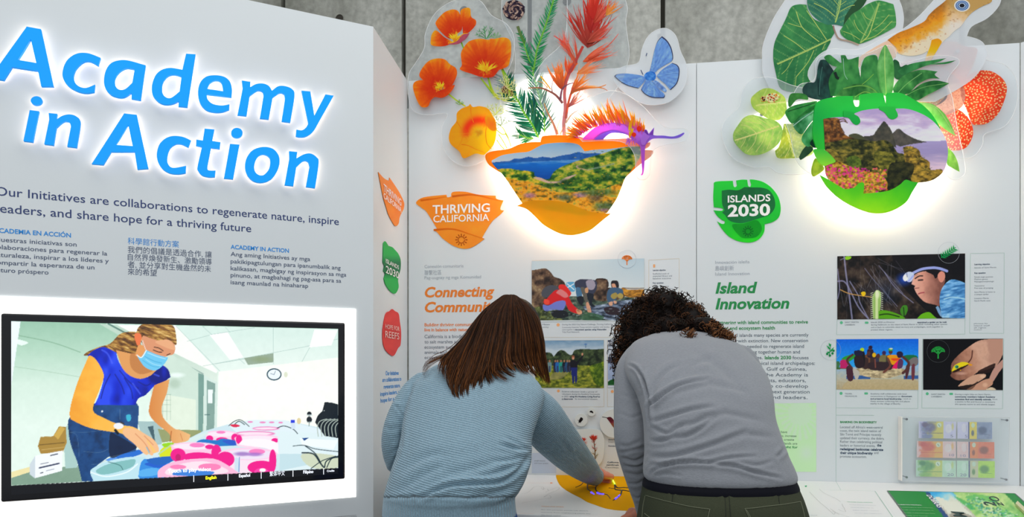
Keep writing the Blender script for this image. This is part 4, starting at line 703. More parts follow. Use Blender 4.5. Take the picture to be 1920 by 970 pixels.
# lizard sheet
lz = thing('lizard_cutout', 'clear sheet printed with an orange-brown lizard with a blue-ringed eye, top right', 'cutout', FW.P(1750, 80, .055))
clearsheet(FW, h1('500,250 560,205 640,205 700,200 780,160 860,125 940,60 *1030,-40 *1275,-40 1265,20 1215,75 1150,110 *1130,150 1180,165 1205,190 1212,240 1150,330 *1000,420 *620,420 480,330'), .052, lz, CLEAR2); spacer(FW, 1796, 96, .052, lz)
ly = Ly(FW, .0532, lz)
ly.poly('hind_leg', hK('*1150,385 1060,430 960,490 880,545 862,600 865,640 *885,640 900,580 960,530 1040,520 990,590 975,660 988,690 1000,660 1010,600 1060,540 1200,560 *1240,480'), (240, 196, 170))
LZ = lambda X, Y: ramp(np.clip((Y-((-.55)*(X-1666)+62))/46, -.2, 1.3)+(fbm(X, Y, 7, 8, 4)-.5)*.5, (0, (166, 104, 36)), (.35, (214, 132, 24)), (.66, (240, 160, 30)), (.92, (236, 180, 100)), (1.15, (244, 216, 186)))
def lzc(X, Y):
    c = LZ(X, Y); hd = np.clip((X-1765)/20, 0, 1); c = mixc(c, ramp((Y-8)/45+(fbm(X, Y, 6, 3)-.5)*.4+(1782-X)/200, (0, (196, 156, 90)), (.4, (226, 190, 140)), (.8, (240, 220, 206))), hd); sp = fbm(X, Y, 3.2, 33, 2); return mixc(c, (150, 84, 30), np.clip((sp-.72)*5, 0, .45))
ly.poly('body', hM('*165,520 300,430 450,370 640,280 700,200 780,120 870,50 960,-20 1080,-60 1250,-70 1400,-50 *1530,-20 1510,30 1400,80 1280,150 1200,230 1120,340 1040,400 960,480 900,530 850,590 *790,690 740,700 *690,695 *690,660 620,700 500,725 400,720 310,690 270,610'), lzc, 1.6)
ly.poly('front_leg', hM('*740,520 820,500 870,540 850,590 *790,690 *700,830 *640,840 *660,760 690,680 720,600'), lambda X, Y: ramp((Y-70)/50, (0, (240, 150, 10)), (.5, (250, 190, 10)), (.75, (244, 196, 150)), (1, (240, 200, 180))), 3)
for r_, cc in ((1, (226, 226, 220)), (.82, (84, 120, 176)), (.68, (150, 180, 216)), (.56, (70, 100, 150)), (.44, (190, 210, 230)), (.32, (20, 22, 34))): ly.poly('eye', ell(*at(hM, 1135, 72), 15*r_, 11.5*r_, 24), cc)
# rafflesia
rf = thing('red_flower_cutout', 'clear sheet printed with a giant red flower with pale spots, far right', 'cutout', FW.P(1820, 190, .035))
clearsheet(FW, h1('830,260 900,230 1000,200 1100,200 1180,220 1212,248 1290,270 1338,340 1335,440 1290,520 1205,555 1195,600 1150,650 1050,640 *860,560'), .03, rf); spacer(FW, 1846, 210, .03, rf)
ly = Ly(FW, .0312, rf)
def vor(X, Y, s, seed):
    x, y = X/s, Y/s; xi, yi = np.floor(x), np.floor(y); best = np.full(X.shape, 9.)
    for dx in (-1, 0, 1):
        for dy in (-1, 0, 1):
            cx_, cy_ = xi+dx, yi+dy; jx = vn(cx_*1.0+.01, cy_*1.0+.01, seed); jy = vn(cx_+.01, cy_+.01, seed+77); best = np.minimum(best, np.hypot(cx_+.15+.7*jx-x, cy_+.15+.7*jy-y))
    return best
def raf(seed, sc=5.4, ang=.5, th=.29):
    def f(X, Y):
        ca, sa = math.cos(ang), math.sin(ang); d = vor((X*ca+Y*sa)*1.15, (-X*sa+Y*ca)*.8, sc, seed); base = ramp(fbm(X, Y, 18, seed), (.2, (214, 50, 26)), (.6, (238, 80, 40)), (.9, (196, 40, 34))); return mixc(base, ramp(fbm(X, Y, 12, seed+9), (0, (252, 196, 150)), (1, (255, 226, 140))), np.clip((th-d)*9, 0, 1))
    return f
ly.poly('petal', hO('*370,150 400,110 440,60 490,30 560,30 640,65 700,70 *720,90 700,170 660,250 *620,320 *500,330 *330,250'), raf(3), 1.1)
ly.poly('petal', hO('*400,530 480,540 560,500 640,545 685,630 683,700 640,770 570,792 510,770 *450,640'), raf(5), 1.1)
ly.poly('petal', hO('*640,280 700,240 790,232 860,260 910,310 925,370 900,460 860,540 790,600 720,612 680,600 640,500 605,420 *600,340'), raf(9, 5.2, 1.2), 1.1)
def disc(X, Y): q = np.hypot((X-1755)/60, (Y-180)/50); n = vor(X, Y, 2.6, 4); return mixc(mixc((204, 140, 118), (226, 180, 150), fbm(X, Y, 6, 1)), (150, 70, 60), np.clip((.3-n)*2.4, 0, .6))
ly.poly('diaphragm', hO('170,260 230,210 330,185 430,200 520,240 590,300 632,380 625,460 580,510 500,545 430,560 300,560 200,480'), disc, 1.5)
ly.poly('cavity', hO('380,360 430,340 490,340 510,380 500,430 450,470 380,480'), (110, 60, 50)); ly.poly('core', hO('300,430 350,390 420,370 470,380 492,410 470,440 420,480 340,480'), lambda X, Y: mixc((226, 130, 60), (250, 216, 150), np.clip((.4-vor(X, Y, 3.4, 8))*5, 0, 1)), 1.4)
ly.poly('petal', hO('170,205 200,170 250,155 300,165 310,200 240,240 190,240'), lambda X, Y: mixc((196, 120, 120), (240, 190, 180), np.clip((.36-vor(X, Y, 4, 8))*6, 0, .8)), 2)
# small leaves sheet on the left
sf = thing('small_leaf_cutout', 'clear sheet printed with round yellow-green leaves and spotted beetles, leftmost on the green side', 'cutout', FW.P(1450, 230, .04))
clearsheet(FW, h1('118,560 130,500 190,440 200,380 240,330 320,320 400,350 *480,370 *560,560 *540,690 490,712 420,722 350,715 310,690 250,692 160,650'), .034, sf); spacer(FW, 1428, 215, .034, sf)
ly = Ly(FW, .0352, sf)
ly.poly('leaf', hJ('*475,680 520,620 *560,420 *650,420 *820,560 840,700 740,740 600,752 500,745'), leafc(at(hJ, 570, 430), at(hJ, 660, 740), (104, 140, 60), (206, 206, 60), 21, 6, (226, 222, 150)), 2)
ly.poly('leaf', hJ('245,180 300,120 370,82 450,85 530,130 570,170 585,230 *590,300 520,380 420,375 330,320 260,260'), leafc(at(hJ, 290, 245), at(hJ, 590, 210), (124, 170, 70), (190, 206, 90), 23, 6, (216, 220, 140)), 2)
ly.poly('leaf', hJ('75,560 80,500 130,420 180,360 260,335 380,365 480,390 540,450 545,530 500,620 400,690 300,720 200,710 130,650 90,600'), leafc(at(hJ, 515, 440), at(hJ, 95, 580), (96, 150, 70), (186, 210, 100), 25, 7, (206, 196, 130)), 2)
for s_, w_ in (('515,445 400,480 250,530 90,578', 1.6), ('400,475 330,420 200,400', .8), ('450,460 400,420 320,370', .8), ('300,515 230,450 150,430', .8), ('460,465 440,560 400,660', .8), ('390,485 360,590 290,690', .8), ('300,520 280,600 210,690', .8), ('200,545 180,600 150,640', .7), ('630,500 620,640 570,740', .9), ('670,480 630,620', .8), ('290,245 400,225 580,205', 1), ('410,225 390,300 370,350', .7), ('500,215 480,300 450,350', .7)): ly.stroke(S(s_, 1360, 150, 5.105, closed=False), w_, (222, 214, 140))
ly.build('leaf_vein', stuff=True)
for cx_, cy_, r_ in ((370, 178, 6), (440, 172, 11), (470, 160, 9)):
    ly.add(ell(*at(hJ, cx_, cy_), r_, r_*.75), (244, 226, 170)); 
    for i in range(16):
        a = R.uniform(0, 6.28); q = R.uniform(.2, .95); x, y = at(hJ, cx_, cy_); ly.add(ell(x+r_*q*math.cos(a), y+r_*.7*q*math.sin(a), R.uniform(.8, 1.8), None, 8), [(200, 40, 20), (60, 30, 30), (230, 150, 40), (20, 20, 20)][R.randrange(4)])
for i in range(12): x, y = at(hJ, R.uniform(320, 520), 0)[0], at(hJ, 0, R.uniform(150, 215))[1]; ly.blade((x, y), (x+R.uniform(-9, 9), y+R.uniform(-3, 6)), 1.4, (226, 120, 40), (170, 60, 30))
ly.build('beetle_print', stuff=True)
# foliage in front
fg = thing('foliage_cutout', 'glossy dark green tropical leaves printed sheet, rising behind the green bowl', 'cutout', FW.P(1640, 190, .07))
clearsheet(FW, h1('410,400 440,350 500,330 510,250 560,225 700,225 790,190 830,200 860,260 1000,230 1100,250 1050,330 1070,400 1090,520 1125,690 1110,732 1070,742 1020,700 *900,640 *560,640 530,735 495,725 430,670 400,560 380,480'), .064, fg); spacer(FW, 1640, 200, .064, fg)
ly = Ly(FW, .0652, fg)
def gl(a, b_, seed): return lambda X, Y: ramp(fbm(X, Y*.7, 11, seed, 4), (.25, a), (.55, tuple((np.array(a)+b_)/2)), (.85, b_))
D1, D2, M1, M2, L1, L2 = (16, 44, 44), (36, 72, 66), (30, 104, 52), (70, 156, 86), (70, 150, 60), (150, 206, 130)
for g_, s_, a, b_ in ((hK, '330,850 380,790 450,780 480,640 *500,575 560,590 640,700 660,800 600,960 500,960 360,920', D1, D2), (hK, '*480,920 470,700 500,580 570,590 600,700 590,940', D1, (40, 96, 84)),
    (hJ, '*705,740 740,670 790,625 842,660 800,710 725,765', (20, 50, 36), (40, 76, 50)), (hJ, '825,840 860,750 920,800 945,860 850,925 825,900', (90, 120, 30), (150, 170, 50)), (hJ, '600,220 620,140 680,125 770,140 790,190 690,185 620,260', (30, 96, 40), (70, 140, 60)),
    (hJ, '735,540 800,440 850,400 *870,560 800,640 740,600', (30, 110, 60), (90, 170, 120)), (hJ, '650,430 700,350 860,240 880,330 800,430 740,515 690,500', (24, 96, 50), (110, 170, 140)), (hJ, '575,300 640,250 760,220 *880,200 850,280 700,370 640,420 590,360', (26, 106, 44), (60, 140, 70)),
    (hJ, '810,600 850,560 880,600 870,650 830,640', D1, D2),
    (hK, '540,560 550,535 590,525 640,560 *690,600 *705,600 *695,530 740,530 770,570 *870,540 *865,640 *885,740 *890,640 930,550 1030,528 1055,600 1070,800 *1110,920 *600,920 580,800 600,720 *660,640 600,620', (36, 110, 54), (80, 160, 80)),
    (hK, '1200,580 1250,590 1270,640 1330,620 1360,700 1290,760 1210,740', (26, 80, 44), (50, 120, 66)),
    (hO, '*160,235 240,190 330,170 370,165 *500,146 440,175 340,205 200,262', M1, M2), (hO, '*360,190 460,178 *570,160 500,186', M1, M2), (hO, '*160,410 128,370 150,320 200,270 280,235 350,228 *440,240 420,262 *455,290 380,290 300,330 240,390', (26, 96, 44), (96, 176, 90)), (hO, '*210,412 280,360 340,320 430,302 *522,322 450,362 370,402 290,442', (22, 88, 40), (76, 160, 76)),
    (hO, '*510,770 550,810 580,870 *594,942 540,912 505,880', (70, 140, 40), (150, 200, 90)),
    (hK, '*715,850 770,820 880,800 990,830 1050,890 *1100,960 *900,960 *640,960 660,900', (30, 96, 44), (110, 176, 90))):
    ly.poly('leaf', g_(s_), gl(a, b_, R.randrange(90)), 2)
ly.poly('leaf', hO('*300,455 400,466 480,525 530,600 *567,692 500,650 430,590 370,520'), gl((90, 170, 70), (150, 206, 120), 5), 2)
ly.poly('leaf', hK('1120,430 1160,490 1200,590 1207,720 1190,880 *1130,925 1080,880 1055,760 1045,640 1070,520'), gl((60, 140, 60), (130, 196, 116), 8), 2)
for g_, s_, w_, cc in (((1440, 0, 5.104), '1118,445 1118,650 1132,910', 1.6, (176, 214, 120)), ((1440, 0, 5.104), '900,810 960,760 1010,710', 1, (140, 190, 80)), ((1440, 0, 5.104), '720,850 880,820 1000,850 1090,950', 2, (120, 180, 80)), ((1640, 70, 3.73), '330,460 440,500 560,680', 1.2, (170, 210, 130)), ((1640, 70, 3.73), '150,405 220,330 330,250', 1.2, (130, 190, 110)), ((1640, 70, 3.73), '215,410 340,350 515,322', 1, (120, 180, 100)), ((1440, 0, 5.104), '720,560 730,700 760,760', 1.1, (150, 190, 170)), ((1440, 0, 5.104), '640,690 660,740 680,750', 5, (20, 40, 36)), ((1360, 150, 5.105), '600,300 760,250 860,215', 1.2, (20, 70, 36)), ((1360, 150, 5.105), '650,440 740,370 860,290', 1.6, (160, 196, 180)), ((1440, 0, 5.104), '490,910 500,760 520,640', 1.2, (70, 120, 110)), ((1440, 0, 5.104), '830,930 920,880 1000,900', 1.2, (150, 190, 90))): ly.stroke(S(s_, *g_, closed=False), w_, cc)
ly.build('leaf_vein', stuff=True)
# green bowl
gb = thing('bowl_cutout', 'bright green split-leaf bowl holding a twin-peak island picture, glowing edge', 'cutout', FW.P(1640, 300, .085))
BO = .088
def grc(X, Y): return ramp((Y-185)/215+(fbm(X, Y, 40, 3)-.5)*.2-(X-1600)/900, (0, (38, 190, 66)), (.25, (14, 168, 66)), (.5, (40, 180, 50)), (.75, (84, 206, 30)), (1, (166, 236, 24)))
sheet('leaf_rim', FW, hN('*190,445 130,430 100,340 105,200 118,110 150,75 250,50 330,42 *400,42 *405,85 420,120 450,110 *455,30 560,18 *630,20 *652,112 *660,18 760,18 850,60 930,110 1000,180 *1065,285 *1000,400 *250,450'), BO, INK2, gb, .01, grc, 6)
c = Cv(1542, 200, 1780, 366); c.src(1500, 170, 4.04)
c.fill(lambda X, Y: ramp((Y-204)/60+(fbm(X*.6, Y*2, 16, 5)-.5)*1.2, (0, (184, 160, 206)), (.3, (206, 180, 214)), (.6, (226, 216, 234)), (1, (236, 228, 240))))
c.poly('*700,385 *1130,380 *1130,640 *960,640 *720,470', lambda X, Y: ramp((Y-262)/50+(fbm(X*.3, Y*2.4, 8, 9)-.5)*.5, (0, (176, 160, 206)), (.5, (160, 146, 190)), (1, (224, 196, 214))))
c.poly('*700,400 *700,325 745,288 790,320 840,350 900,375 *965,390 *830,408 *760,425', lambda X, Y: ramp(fbm(X, Y, 8, 2), (.2, (66, 64, 62)), (.8, (100, 92, 84)))); c.poly('*460,348 550,338 580,300 *632,232 650,240 690,300 712,360 *730,430 *460,400', lambda X, Y: ramp(fbm(X, Y, 8, 6), (.2, (52, 54, 50)), (.8, (90, 84, 70)))); c.poly('*370,335 420,325 480,350 *500,400 *370,390', (76, 78, 54))
c.poly('*170,210 260,205 *300,215 320,300 360,345 *480,380 *180,440', veg(31, ((.25, (56, 34, 20)), (.5, (120, 72, 34)), (.75, (176, 116, 50))), 6))
for a in ('300,240 330,230 360,245', '270,250 310,280 335,320', '280,225 330,215 350,235', '250,260 240,320', '270,260 290,330'): c.line(a, 1.6, (90, 62, 36))
jg = ((.25, (22, 28, 18)), (.42, (48, 52, 22)), (.55, (84, 82, 34)), (.7, (130, 116, 46)), (.85, (176, 150, 60)))
c.poly('*175,400 260,385 380,365 480,372 560,385 640,375 700,410 740,470 800,480 850,500 *900,700 *700,800 *170,640', veg(35, jg, 8)); c.poly('*170,470 220,440 290,480 330,540 *300,600 *180,600', veg(39, ((.3, (70, 64, 26)), (.55, (140, 120, 44)), (.8, (180, 156, 60))), 7)); c.poly('350,520 390,495 440,500 465,550 440,590 380,580', veg(41, ((.3, (50, 70, 26)), (.7, (110, 130, 40))), 6)); c.poly('560,470 620,460 700,480 720,560 660,620 580,560', veg(45, ((.3, (60, 64, 24)), (.7, (150, 140, 50))), 7))
c.poly('*780,430 830,420 900,450 920,500 980,540 990,600 1080,600 *1060,700 *850,700 *800,560', veg(47, ((.25, (60, 50, 24)), (.5, (150, 120, 44)), (.75, (206, 164, 60))), 7)); c.poly('680,560 760,540 860,560 850,640 800,690 700,740 660,690', veg(49, ((.3, (16, 22, 16)), (.7, (60, 60, 30))), 7), .9)
for px0, py0 in ((830, 450), (900, 520), (950, 600)):
    for i in range(9): a = math.radians(-180+i*24); c.line(np.array([at(hN, px0, py0), at(hN, px0+60*math.cos(a), py0+50*math.sin(a)+14)]), (1.6, .5), (180, 150, 60) if i % 2 else (90, 84, 36))
c.poly('*180,590 260,550 300,540 380,575 420,590 500,610 600,625 660,690 *660,740 500,790 340,745 240,700', veg(53, ((.25, (90, 60, 20)), (.5, (190, 140, 40)), (.8, (226, 190, 80))), 5))
for i in range(420):
    x = R.uniform(185, 660); y = R.uniform(545, 770); 
    if y < 560+(x-185)*.08: continue
    pk_ = (x < 480 and y < 650) or R.random() < .3; c.ell(x, y, R.uniform(5, 11), R.uniform(5, 10), [(236, 50, 140), (216, 40, 150), (244, 90, 120)][R.randrange(3)] if pk_ else [(240, 100, 60), (246, 120, 90), (236, 190, 60), (120, 110, 40)][R.randrange(4)], .85)
sheet('island_picture', FW, hN('*178,215 250,203 340,198 *400,178 470,152 560,138 *640,136 *740,136 820,140 920,175 1000,225 1060,290 1105,370 1121,460 1110,550 1080,620 1020,670 960,690 *890,697 *840,720 *600,800 *480,790 340,752 250,705 200,650 *186,570 *190,440'), BO+.002, INK2, gb, .002, c, 1.2)
for s_ in ('*330,200 *330,150 *412,165 *412,180 445,200 457,238 430,260 400,245 370,208', '*600,142 *600,120 *725,120 *725,146 740,175 738,200 705,217 672,206 640,165'): sheet('leaf_lobe', FW, hN(s_), BO+.0035, INK2, gb, .0012, grc, 6)
sheet('leaf_lobe', FW, hN('105,445 190,452 265,525 *262,545 *190,572 150,550 120,500'), BO+.0035, INK2, gb, .004, lambda X, Y: ramp((Y-280)/34, (0, (60, 190, 60)), (1, (160, 226, 50))), 6)
sheet('lower_lip', FW, hN('*152,640 200,665 280,715 *340,748 410,735 450,700 485,705 *480,780 560,775 680,755 760,710 800,676 850,690 *895,695 850,770 800,850 700,910 600,930 500,915 380,865 280,800 200,720'), BO+.006, INK2, gb, .006, grc, 5)
sheet('glow_plate', FW, hN('180,215 400,90 700,70 910,140 1050,270 1090,450 1050,605 910,690 830,790 705,880 560,900 395,840 270,745 220,605 150,400'), .081, ledm('bowl_glow_b', 1.1), gb, .002)  # added glow plate, hidden, lifts the green bowl colours through the print
sheet('led_panel', FW, hN('190,220 400,100 700,80 900,150 1040,280 1080,450 1040,600 900,680 820,780 700,870 560,890 400,830 280,740 230,600 160,400'), .05, ledm('bowl_led_b', 8.0), gb, .006)
sheet('led_panel', FW, q2(0, 0, 1)('1395,240 1400,225 1430,205 1440,190 1500,190 1530,150 1600,120 1700,120 1760,130 1830,160 1860,190 1830,210 1780,270 *1700,250 *1560,260 1500,285 1420,265'), .014, ledm('leaf_led', 2.0), gb, .004)
spacer(FW, 1645, 385, .075, gb)
# ================================================================ printed matter on the back boards
OR = mat('orange_lettering', (236, 126, 20), .5); GR = mat('green_lettering', (0, 140, 66), .5); LG = mat('pale_grey_lettering', (160, 168, 178), .5); BG = mat('dark_slate_lettering', (70, 86, 104), .5); MG = mat('small_grey_lettering', (112, 122, 134), .5); DN = mat('deep_blue_lettering', (40, 66, 96), .5)
e = .0006
# --- California board
zb = lambda s: S(s, 640, 0, 2.0206)
def bcol(X, Y): return ramp(fbm(X, Y, 24, 6)+((Y-360)/110)*.25, (0, (226, 118, 20)), (.5, (238, 132, 26)), (1, (246, 146, 30)))
BADGE_C = zb('283,768 312,748 *398,738 402,748 *416,745 422,728 470,727 520,738 *585,742 588,754 *614,760 602,792 *616,798 600,815 572,838 545,880 *532,904 *543,905 500,935 465,943 425,932 385,905 362,880 *348,872 *362,866 340,830 320,800 300,785')
bp_ = sheet('initiative_badge', FW, BADGE_C, .0025, PRINT, pc, .002, bcol, 5)
b_ = Ly(FW, .0027, pc)
for s_, c_ in (('420,745 500,738 580,756 610,762', (214, 104, 14)), ('350,872 420,868 480,885 540,905', (220, 110, 16)), ('300,760 360,752 398,745', (222, 112, 16))): b_.stroke(S(s_, 640, 0, 2.0206, closed=False), (4, 1), c_, (236, 130, 24))
for x, y in SUN: b_.stroke([(865+x*7.5, 450+y*7.5), (865+x*11.5, 450+y*11.5)], 1.8, (176, 76, 10))
b_.stroke(ell(865, 450, 6, 6), 1.5, (176, 76, 10)); b_.build('badge_sun')
block('lettering', FW, [('THRIVING', 811, 401, 918.5, 15)], .0034, PW, pc, bold=.02); block('lettering', FW, [('CALIFORNIA', 812.5, 417.3, 917, 12.2)], .0034, PW, pc, bold=.01)
block('lettering', FW, [('Conexión comunitaria', 796, 503, 869, 5.6), ('聯繫社區', 796, 515.5, 827.5, 7.5), ('Pag-uugnay ng mga Komunidad', 796, 524, 902, 5.4)], e, LG, pc)
block('lettering', FW, [('Connecting', 796.5, 557.5, 927, 17.5)], e, OR, pc, bold=.032, shear=.2); block('lettering', FW, [('Communities', 796.5, 585.5, 953, 17.5)], e, OR, pc, bold=.032, shear=.2)
block('lettering', FW, [('Building thriving communities that', 796, 612.3, 914, 5.6), ('live in balance with nature', 796, 621.7, 880, 5.6)], e, OR, pc, bold=.02)
block('lettering', FW, [('California is a biodiversity hotspot', 796, 634.5, 921, 6), ('to salt marshes and mountain', 796, 644.3, 899, 6), ('ecosystem supports thousands', 796, 654.3, 906, 6), ('animals and plants', 796, 664, 862, 6), ('ecosystems', 796, 673.6, 838, 6)], e, BG, pc)
OL = mat('fine_orange_line', (216, 200, 170), .5); GL = mat('fine_green_line', (160, 196, 180), .5)
def rule(fr, P, w, m, par, name='fine_line', off=e, close=False):
    P = np.array(P, float); 
    if close: P = np.concatenate([P, P[:1]])
    Q = fr.P(P[:, 0], P[:, 1], off); mb = MB()
    for a, b2 in zip(Q[:-1], Q[1:]):
        d = (b2-a)/np.linalg.norm(b2-a); n_ = np.cross(fr.n, d)*w; mb.add([a-n_, b2-n_, b2+n_, a+n_], [(0, 1, 2, 3)])
    return mb.build(name, m, par)
ur, vr = [], []
def recline(x0, y0t, y0b, x1, y1t, y1b, m, par): rule(FW, [(x0, y0t), (x1, y1t), (x1, y1b), (x0, y0b)], .0006, m, par, 'caption_frame', close=True)
recline(998, 489, 633, 1208, 486, 632.5, OL, pc); recline(1216.5, 488, 632, 1273.5, 485, 632, OL, pc); recline(998, 639, 764, 1132.5, 638, 763, OL, pc); recline(1139, 638.5, 763, 1273.5, 637, 763, OL, pc)
c = Cv(995, 484, 1212, 606); c.src(980, 460, 5.39)
c.fill(lambda X, Y: ramp((Y-488)/60, (0, (176, 196, 206)), (1, (206, 214, 216))))
c.poly('*90,760 *90,540 400,520 1000,520 *1235,560 *1235,760', lambda X, Y: ramp(fbm(X, Y*1.6, 7, 3, 5), (.25, (26, 36, 34)), (.5, (70, 92, 78)), (.7, (110, 118, 100)), (.85, (150, 160, 160))))
c.poly('*600,620 800,600 1000,560 *1235,540 *1235,760 900,760 700,700', lambda X, Y: ramp(fbm(X*.7, Y*2.4, 8, 6, 5), (.3, (36, 44, 60)), (.5, (100, 116, 140)), (.75, (176, 190, 206))))
c.poly('*1000,430 1100,428 *1235,430 *1235,520 1100,530 1000,500', lambda X, Y: ramp(fbm(X, Y*2, 5, 9), (.3, (120, 80, 30)), (.6, (190, 130, 40)), (.8, (220, 160, 50)))); c.poly('*1010,425 *1235,428 *1235,448 *1060,450', (196, 196, 190)); c.line('1020,432 1120,440 1235,434', 1.2, (100, 80, 70))
rock = lambda X, Y: ramp(fbm(X, Y, 9, 12, 5), (.25, (34, 26, 24)), (.5, (86, 64, 50)), (.7, (130, 104, 78)), (.85, (170, 150, 110)))
c.poly('*90,255 150,245 230,235 280,270 320,320 380,340 430,390 440,500 300,600 *90,640', rock); c.poly('735,350 780,335 850,345 870,400 850,430 740,430', rock); c.poly('740,430 880,430 1000,470 1010,540 740,560', rock); c.poly('*90,640 200,620 300,690 *420,760 *90,760', lambda X, Y: ramp(fbm(X, Y, 5, 15), (.3, (40, 50, 30)), (.7, (120, 130, 70))))
c.poly('440,385 480,370 525,380 530,460 490,470 450,440', (90, 160, 200)); c.line('450,390 520,450', 1.5, (230, 240, 246)); c.line('450,430 520,390', 1.5, (230, 240, 246))
c.poly('190,480 220,430 280,405 350,415 365,450 300,490 250,530 200,520', (72, 74, 82)); c.poly('365,410 390,395 430,405 470,450 490,490 460,520 400,470 *365,440', (214, 40, 36)); c.poly('210,570 240,545 290,490 350,450 450,500 500,590 560,650 580,680 560,695 470,660 430,590 340,590 240,605', (206, 30, 34)); c.poly('340,480 380,445 440,480 460,520 420,530 370,500', (216, 160, 160), .7); c.poly('220,545 270,560 260,600 220,590', (226, 70, 50))
c.poly('205,600 260,610 340,570 420,560 435,600 400,660 330,650 250,668 210,650', (110, 120, 196)); c.poly('290,670 420,660 460,720 330,740', (26, 30, 36)); c.poly('540,650 590,660 600,690 560,700', (220, 150, 110))
c.poly('525,380 570,348 640,345 740,360 750,430 720,490 680,500 590,480 540,440', (52, 56, 76)); c.poly('640,370 680,350 720,360 735,410 710,450 660,440', (150, 144, 160)); c.poly('540,430 590,440 600,530 560,540 540,490', (66, 110, 146)); c.poly('545,530 610,520 605,600 575,595', (26, 30, 40)); c.poly('650,490 720,500 700,580 735,620 690,620 665,560', (26, 32, 44)); c.poly('585,430 630,440 660,580 640,590 605,500', (92, 88, 80)); c.poly('640,590 665,580 695,670 680,682 655,670', (206, 150, 120)); c.poly('630,440 660,430 660,480 635,480', (200, 150, 110))
c.poly('895,370 930,355 965,370 970,430 940,450 900,430', (30, 26, 34)); c.poly('900,395 930,390 945,430 915,440', (206, 150, 120)); c.poly('860,460 900,430 960,430 1010,450 1010,500 960,500 940,560 880,590 850,540', (60, 90, 120)); c.poly('895,500 940,480 960,510 930,545 895,530', (160, 140, 70)); c.poly('960,500 990,485 1020,510 1000,540 965,530', (170, 150, 80)); c.poly('870,580 910,570 905,610 880,610', (210, 160, 130)); c.poly('920,560 950,570 945,592 925,590', (210, 160, 130))
c.poly('820,640 900,620 980,650 960,700 860,700', (44, 32, 40)); c.line('620,680 700,690 800,720', 2, (60, 110, 60), .6); c.poly('590,710 700,690 820,720 780,755 600,755', (50, 92, 60), .7)
for i in range(60): x, y = R.uniform(200, 1000), R.uniform(640, 755); c.line(np.array([at(lambda s: S(s, 980, 460, 5.39), x, y), at(lambda s: S(s, 980, 460, 5.39), x+R.uniform(-40, 40), y+R.uniform(-6, 6))]), R.uniform(.5, 1.2), [(200, 210, 220), (20, 30, 30), (120, 150, 130)][i % 3], .6)
gridsheet('photo_print', FW, 997, 489.6, 1208, 601.8, .0016, PRINT, pc, c, .9)
c = Cv(1003, 634, 1136, 732); c.src(1000, 620, 6.06)
c.fill(lambda X, Y: ramp((Y-638)/20+fbm(X, Y*3, 12, 2)*.6-.3, (0, (110, 146, 176)), (1, (190, 202, 210))))
tre = lambda X, Y: ramp(fbm(X, Y, 5, 8, 4), (.3, (24, 34, 24)), (.6, (60, 76, 46)), (.85, (96, 110, 70)))
c.poly('*20,260 180,250 220,280 *230,300 290,232 350,230 400,270 440,275 470,225 560,212 700,215 *805,208 *805,420 *20,420', tre); c.poly('*20,420 220,400 500,395 700,400 *805,350 *805,660 *20,660', lambda X, Y: ramp(fbm(X, Y*1.8, 6, 4, 5), (.25, (60, 74, 26)), (.5, (120, 130, 40)), (.75, (176, 170, 60)))); c.poly('640,420 720,380 *805,350 *805,640 700,600', lambda X, Y: ramp(fbm(X, Y, 5, 14), (.3, (50, 80, 20)), (.7, (140, 160, 40)))); c.line('595,150 595,195', 1.5, (90, 120, 150)); c.line('582,157 606,157', 1.5, (60, 110, 180))
c.poly('*160,560 230,480 300,470 400,470 330,540 240,560', (150, 140, 100), .6)
for x, cc in ((185, (110, 140, 140)), (250, (30, 36, 70)), (275, (40, 100, 170)), (315, (40, 150, 130)), (352, (26, 30, 44)), (385, (40, 80, 120)), (410, (40, 36, 50))): c.poly('%d,%d %d,%d %d,%d %d,%d' % (x-22, 370, x+22, 370, x+16, 465, x-16, 465), cc); c.ell(x, 348, 10, 14, (170, 120, 90)); c.line('%d,410 %d,465' % (x, x), 2.4, (50, 60, 90))
c.poly('425,350 460,335 500,350 560,280 570,295 505,380 500,425 430,425', (22, 20, 30)); c.ell(452, 305, 18, 22, (150, 90, 60)); c.ell(452, 318, 12, 14, (206, 150, 120)); c.ell(557, 270, 10, 16, (200, 140, 110)); c.poly('*425,420 *500,420 *495,590 *475,600 *470,500 *460,610 *445,600', (30, 40, 110))
gridsheet('photo_print', FW, 1003, 639, 1132.2, 728, .0016, PRINT, pc, c, .9)
c = Cv(1137, 634, 1276, 732); c.src(1000, 620, 6.06); c.fill((190, 196, 206)); c.poly('*845,110 *900,110 *845,135', (20, 26, 50), sm=False); c.line('845,178 930,178', 1.5, (60, 70, 90)); c.poly('*860,290 *940,230 *960,300', (70, 70, 80), sm=False); c.poly('*845,300 *1000,310 *1000,370 *845,372', (60, 64, 82), sm=False); c.poly('*845,375 *1000,375 *1000,560 *845,560', (150, 166, 196), sm=False); c.poly('*845,580 925,550 1100,560 1100,620 *845,620', (20, 80, 30)); c.grain(14, 6, 3)
gridsheet('photo_print', FW, 1139.5, 638, 1273, 727.5, .0016, PRINT, pc, c, 1.5)
block('caption', FW, [('During the 2022 City Nature Challenge, Thriving California', 1054, 610.3, 1148, 2.7), ('Community Scientists Tracey and John together with families', 1054, 615.5, 1143, 2.7), ('came together to', 1054, 619.8, 1078, 2.7), ('Tide Pool Network.', 1054, 624.4, 1087, 2.7), ('San Mateo', 1008, 610.3, 1031, 2.7), ('County', 1008, 615, 1029, 2.7), ('Science educator leads a group of', 1053.5, 736, 1120, 2.7), ('volunteers during the Academy Community', 1053.5, 740.5, 1125, 2.7), ('in 2022', 1053.5, 745.2, 1066, 2.7), ('for environmental education.', 1078, 749.8, 1121, 2.7)], e, MG, pc)
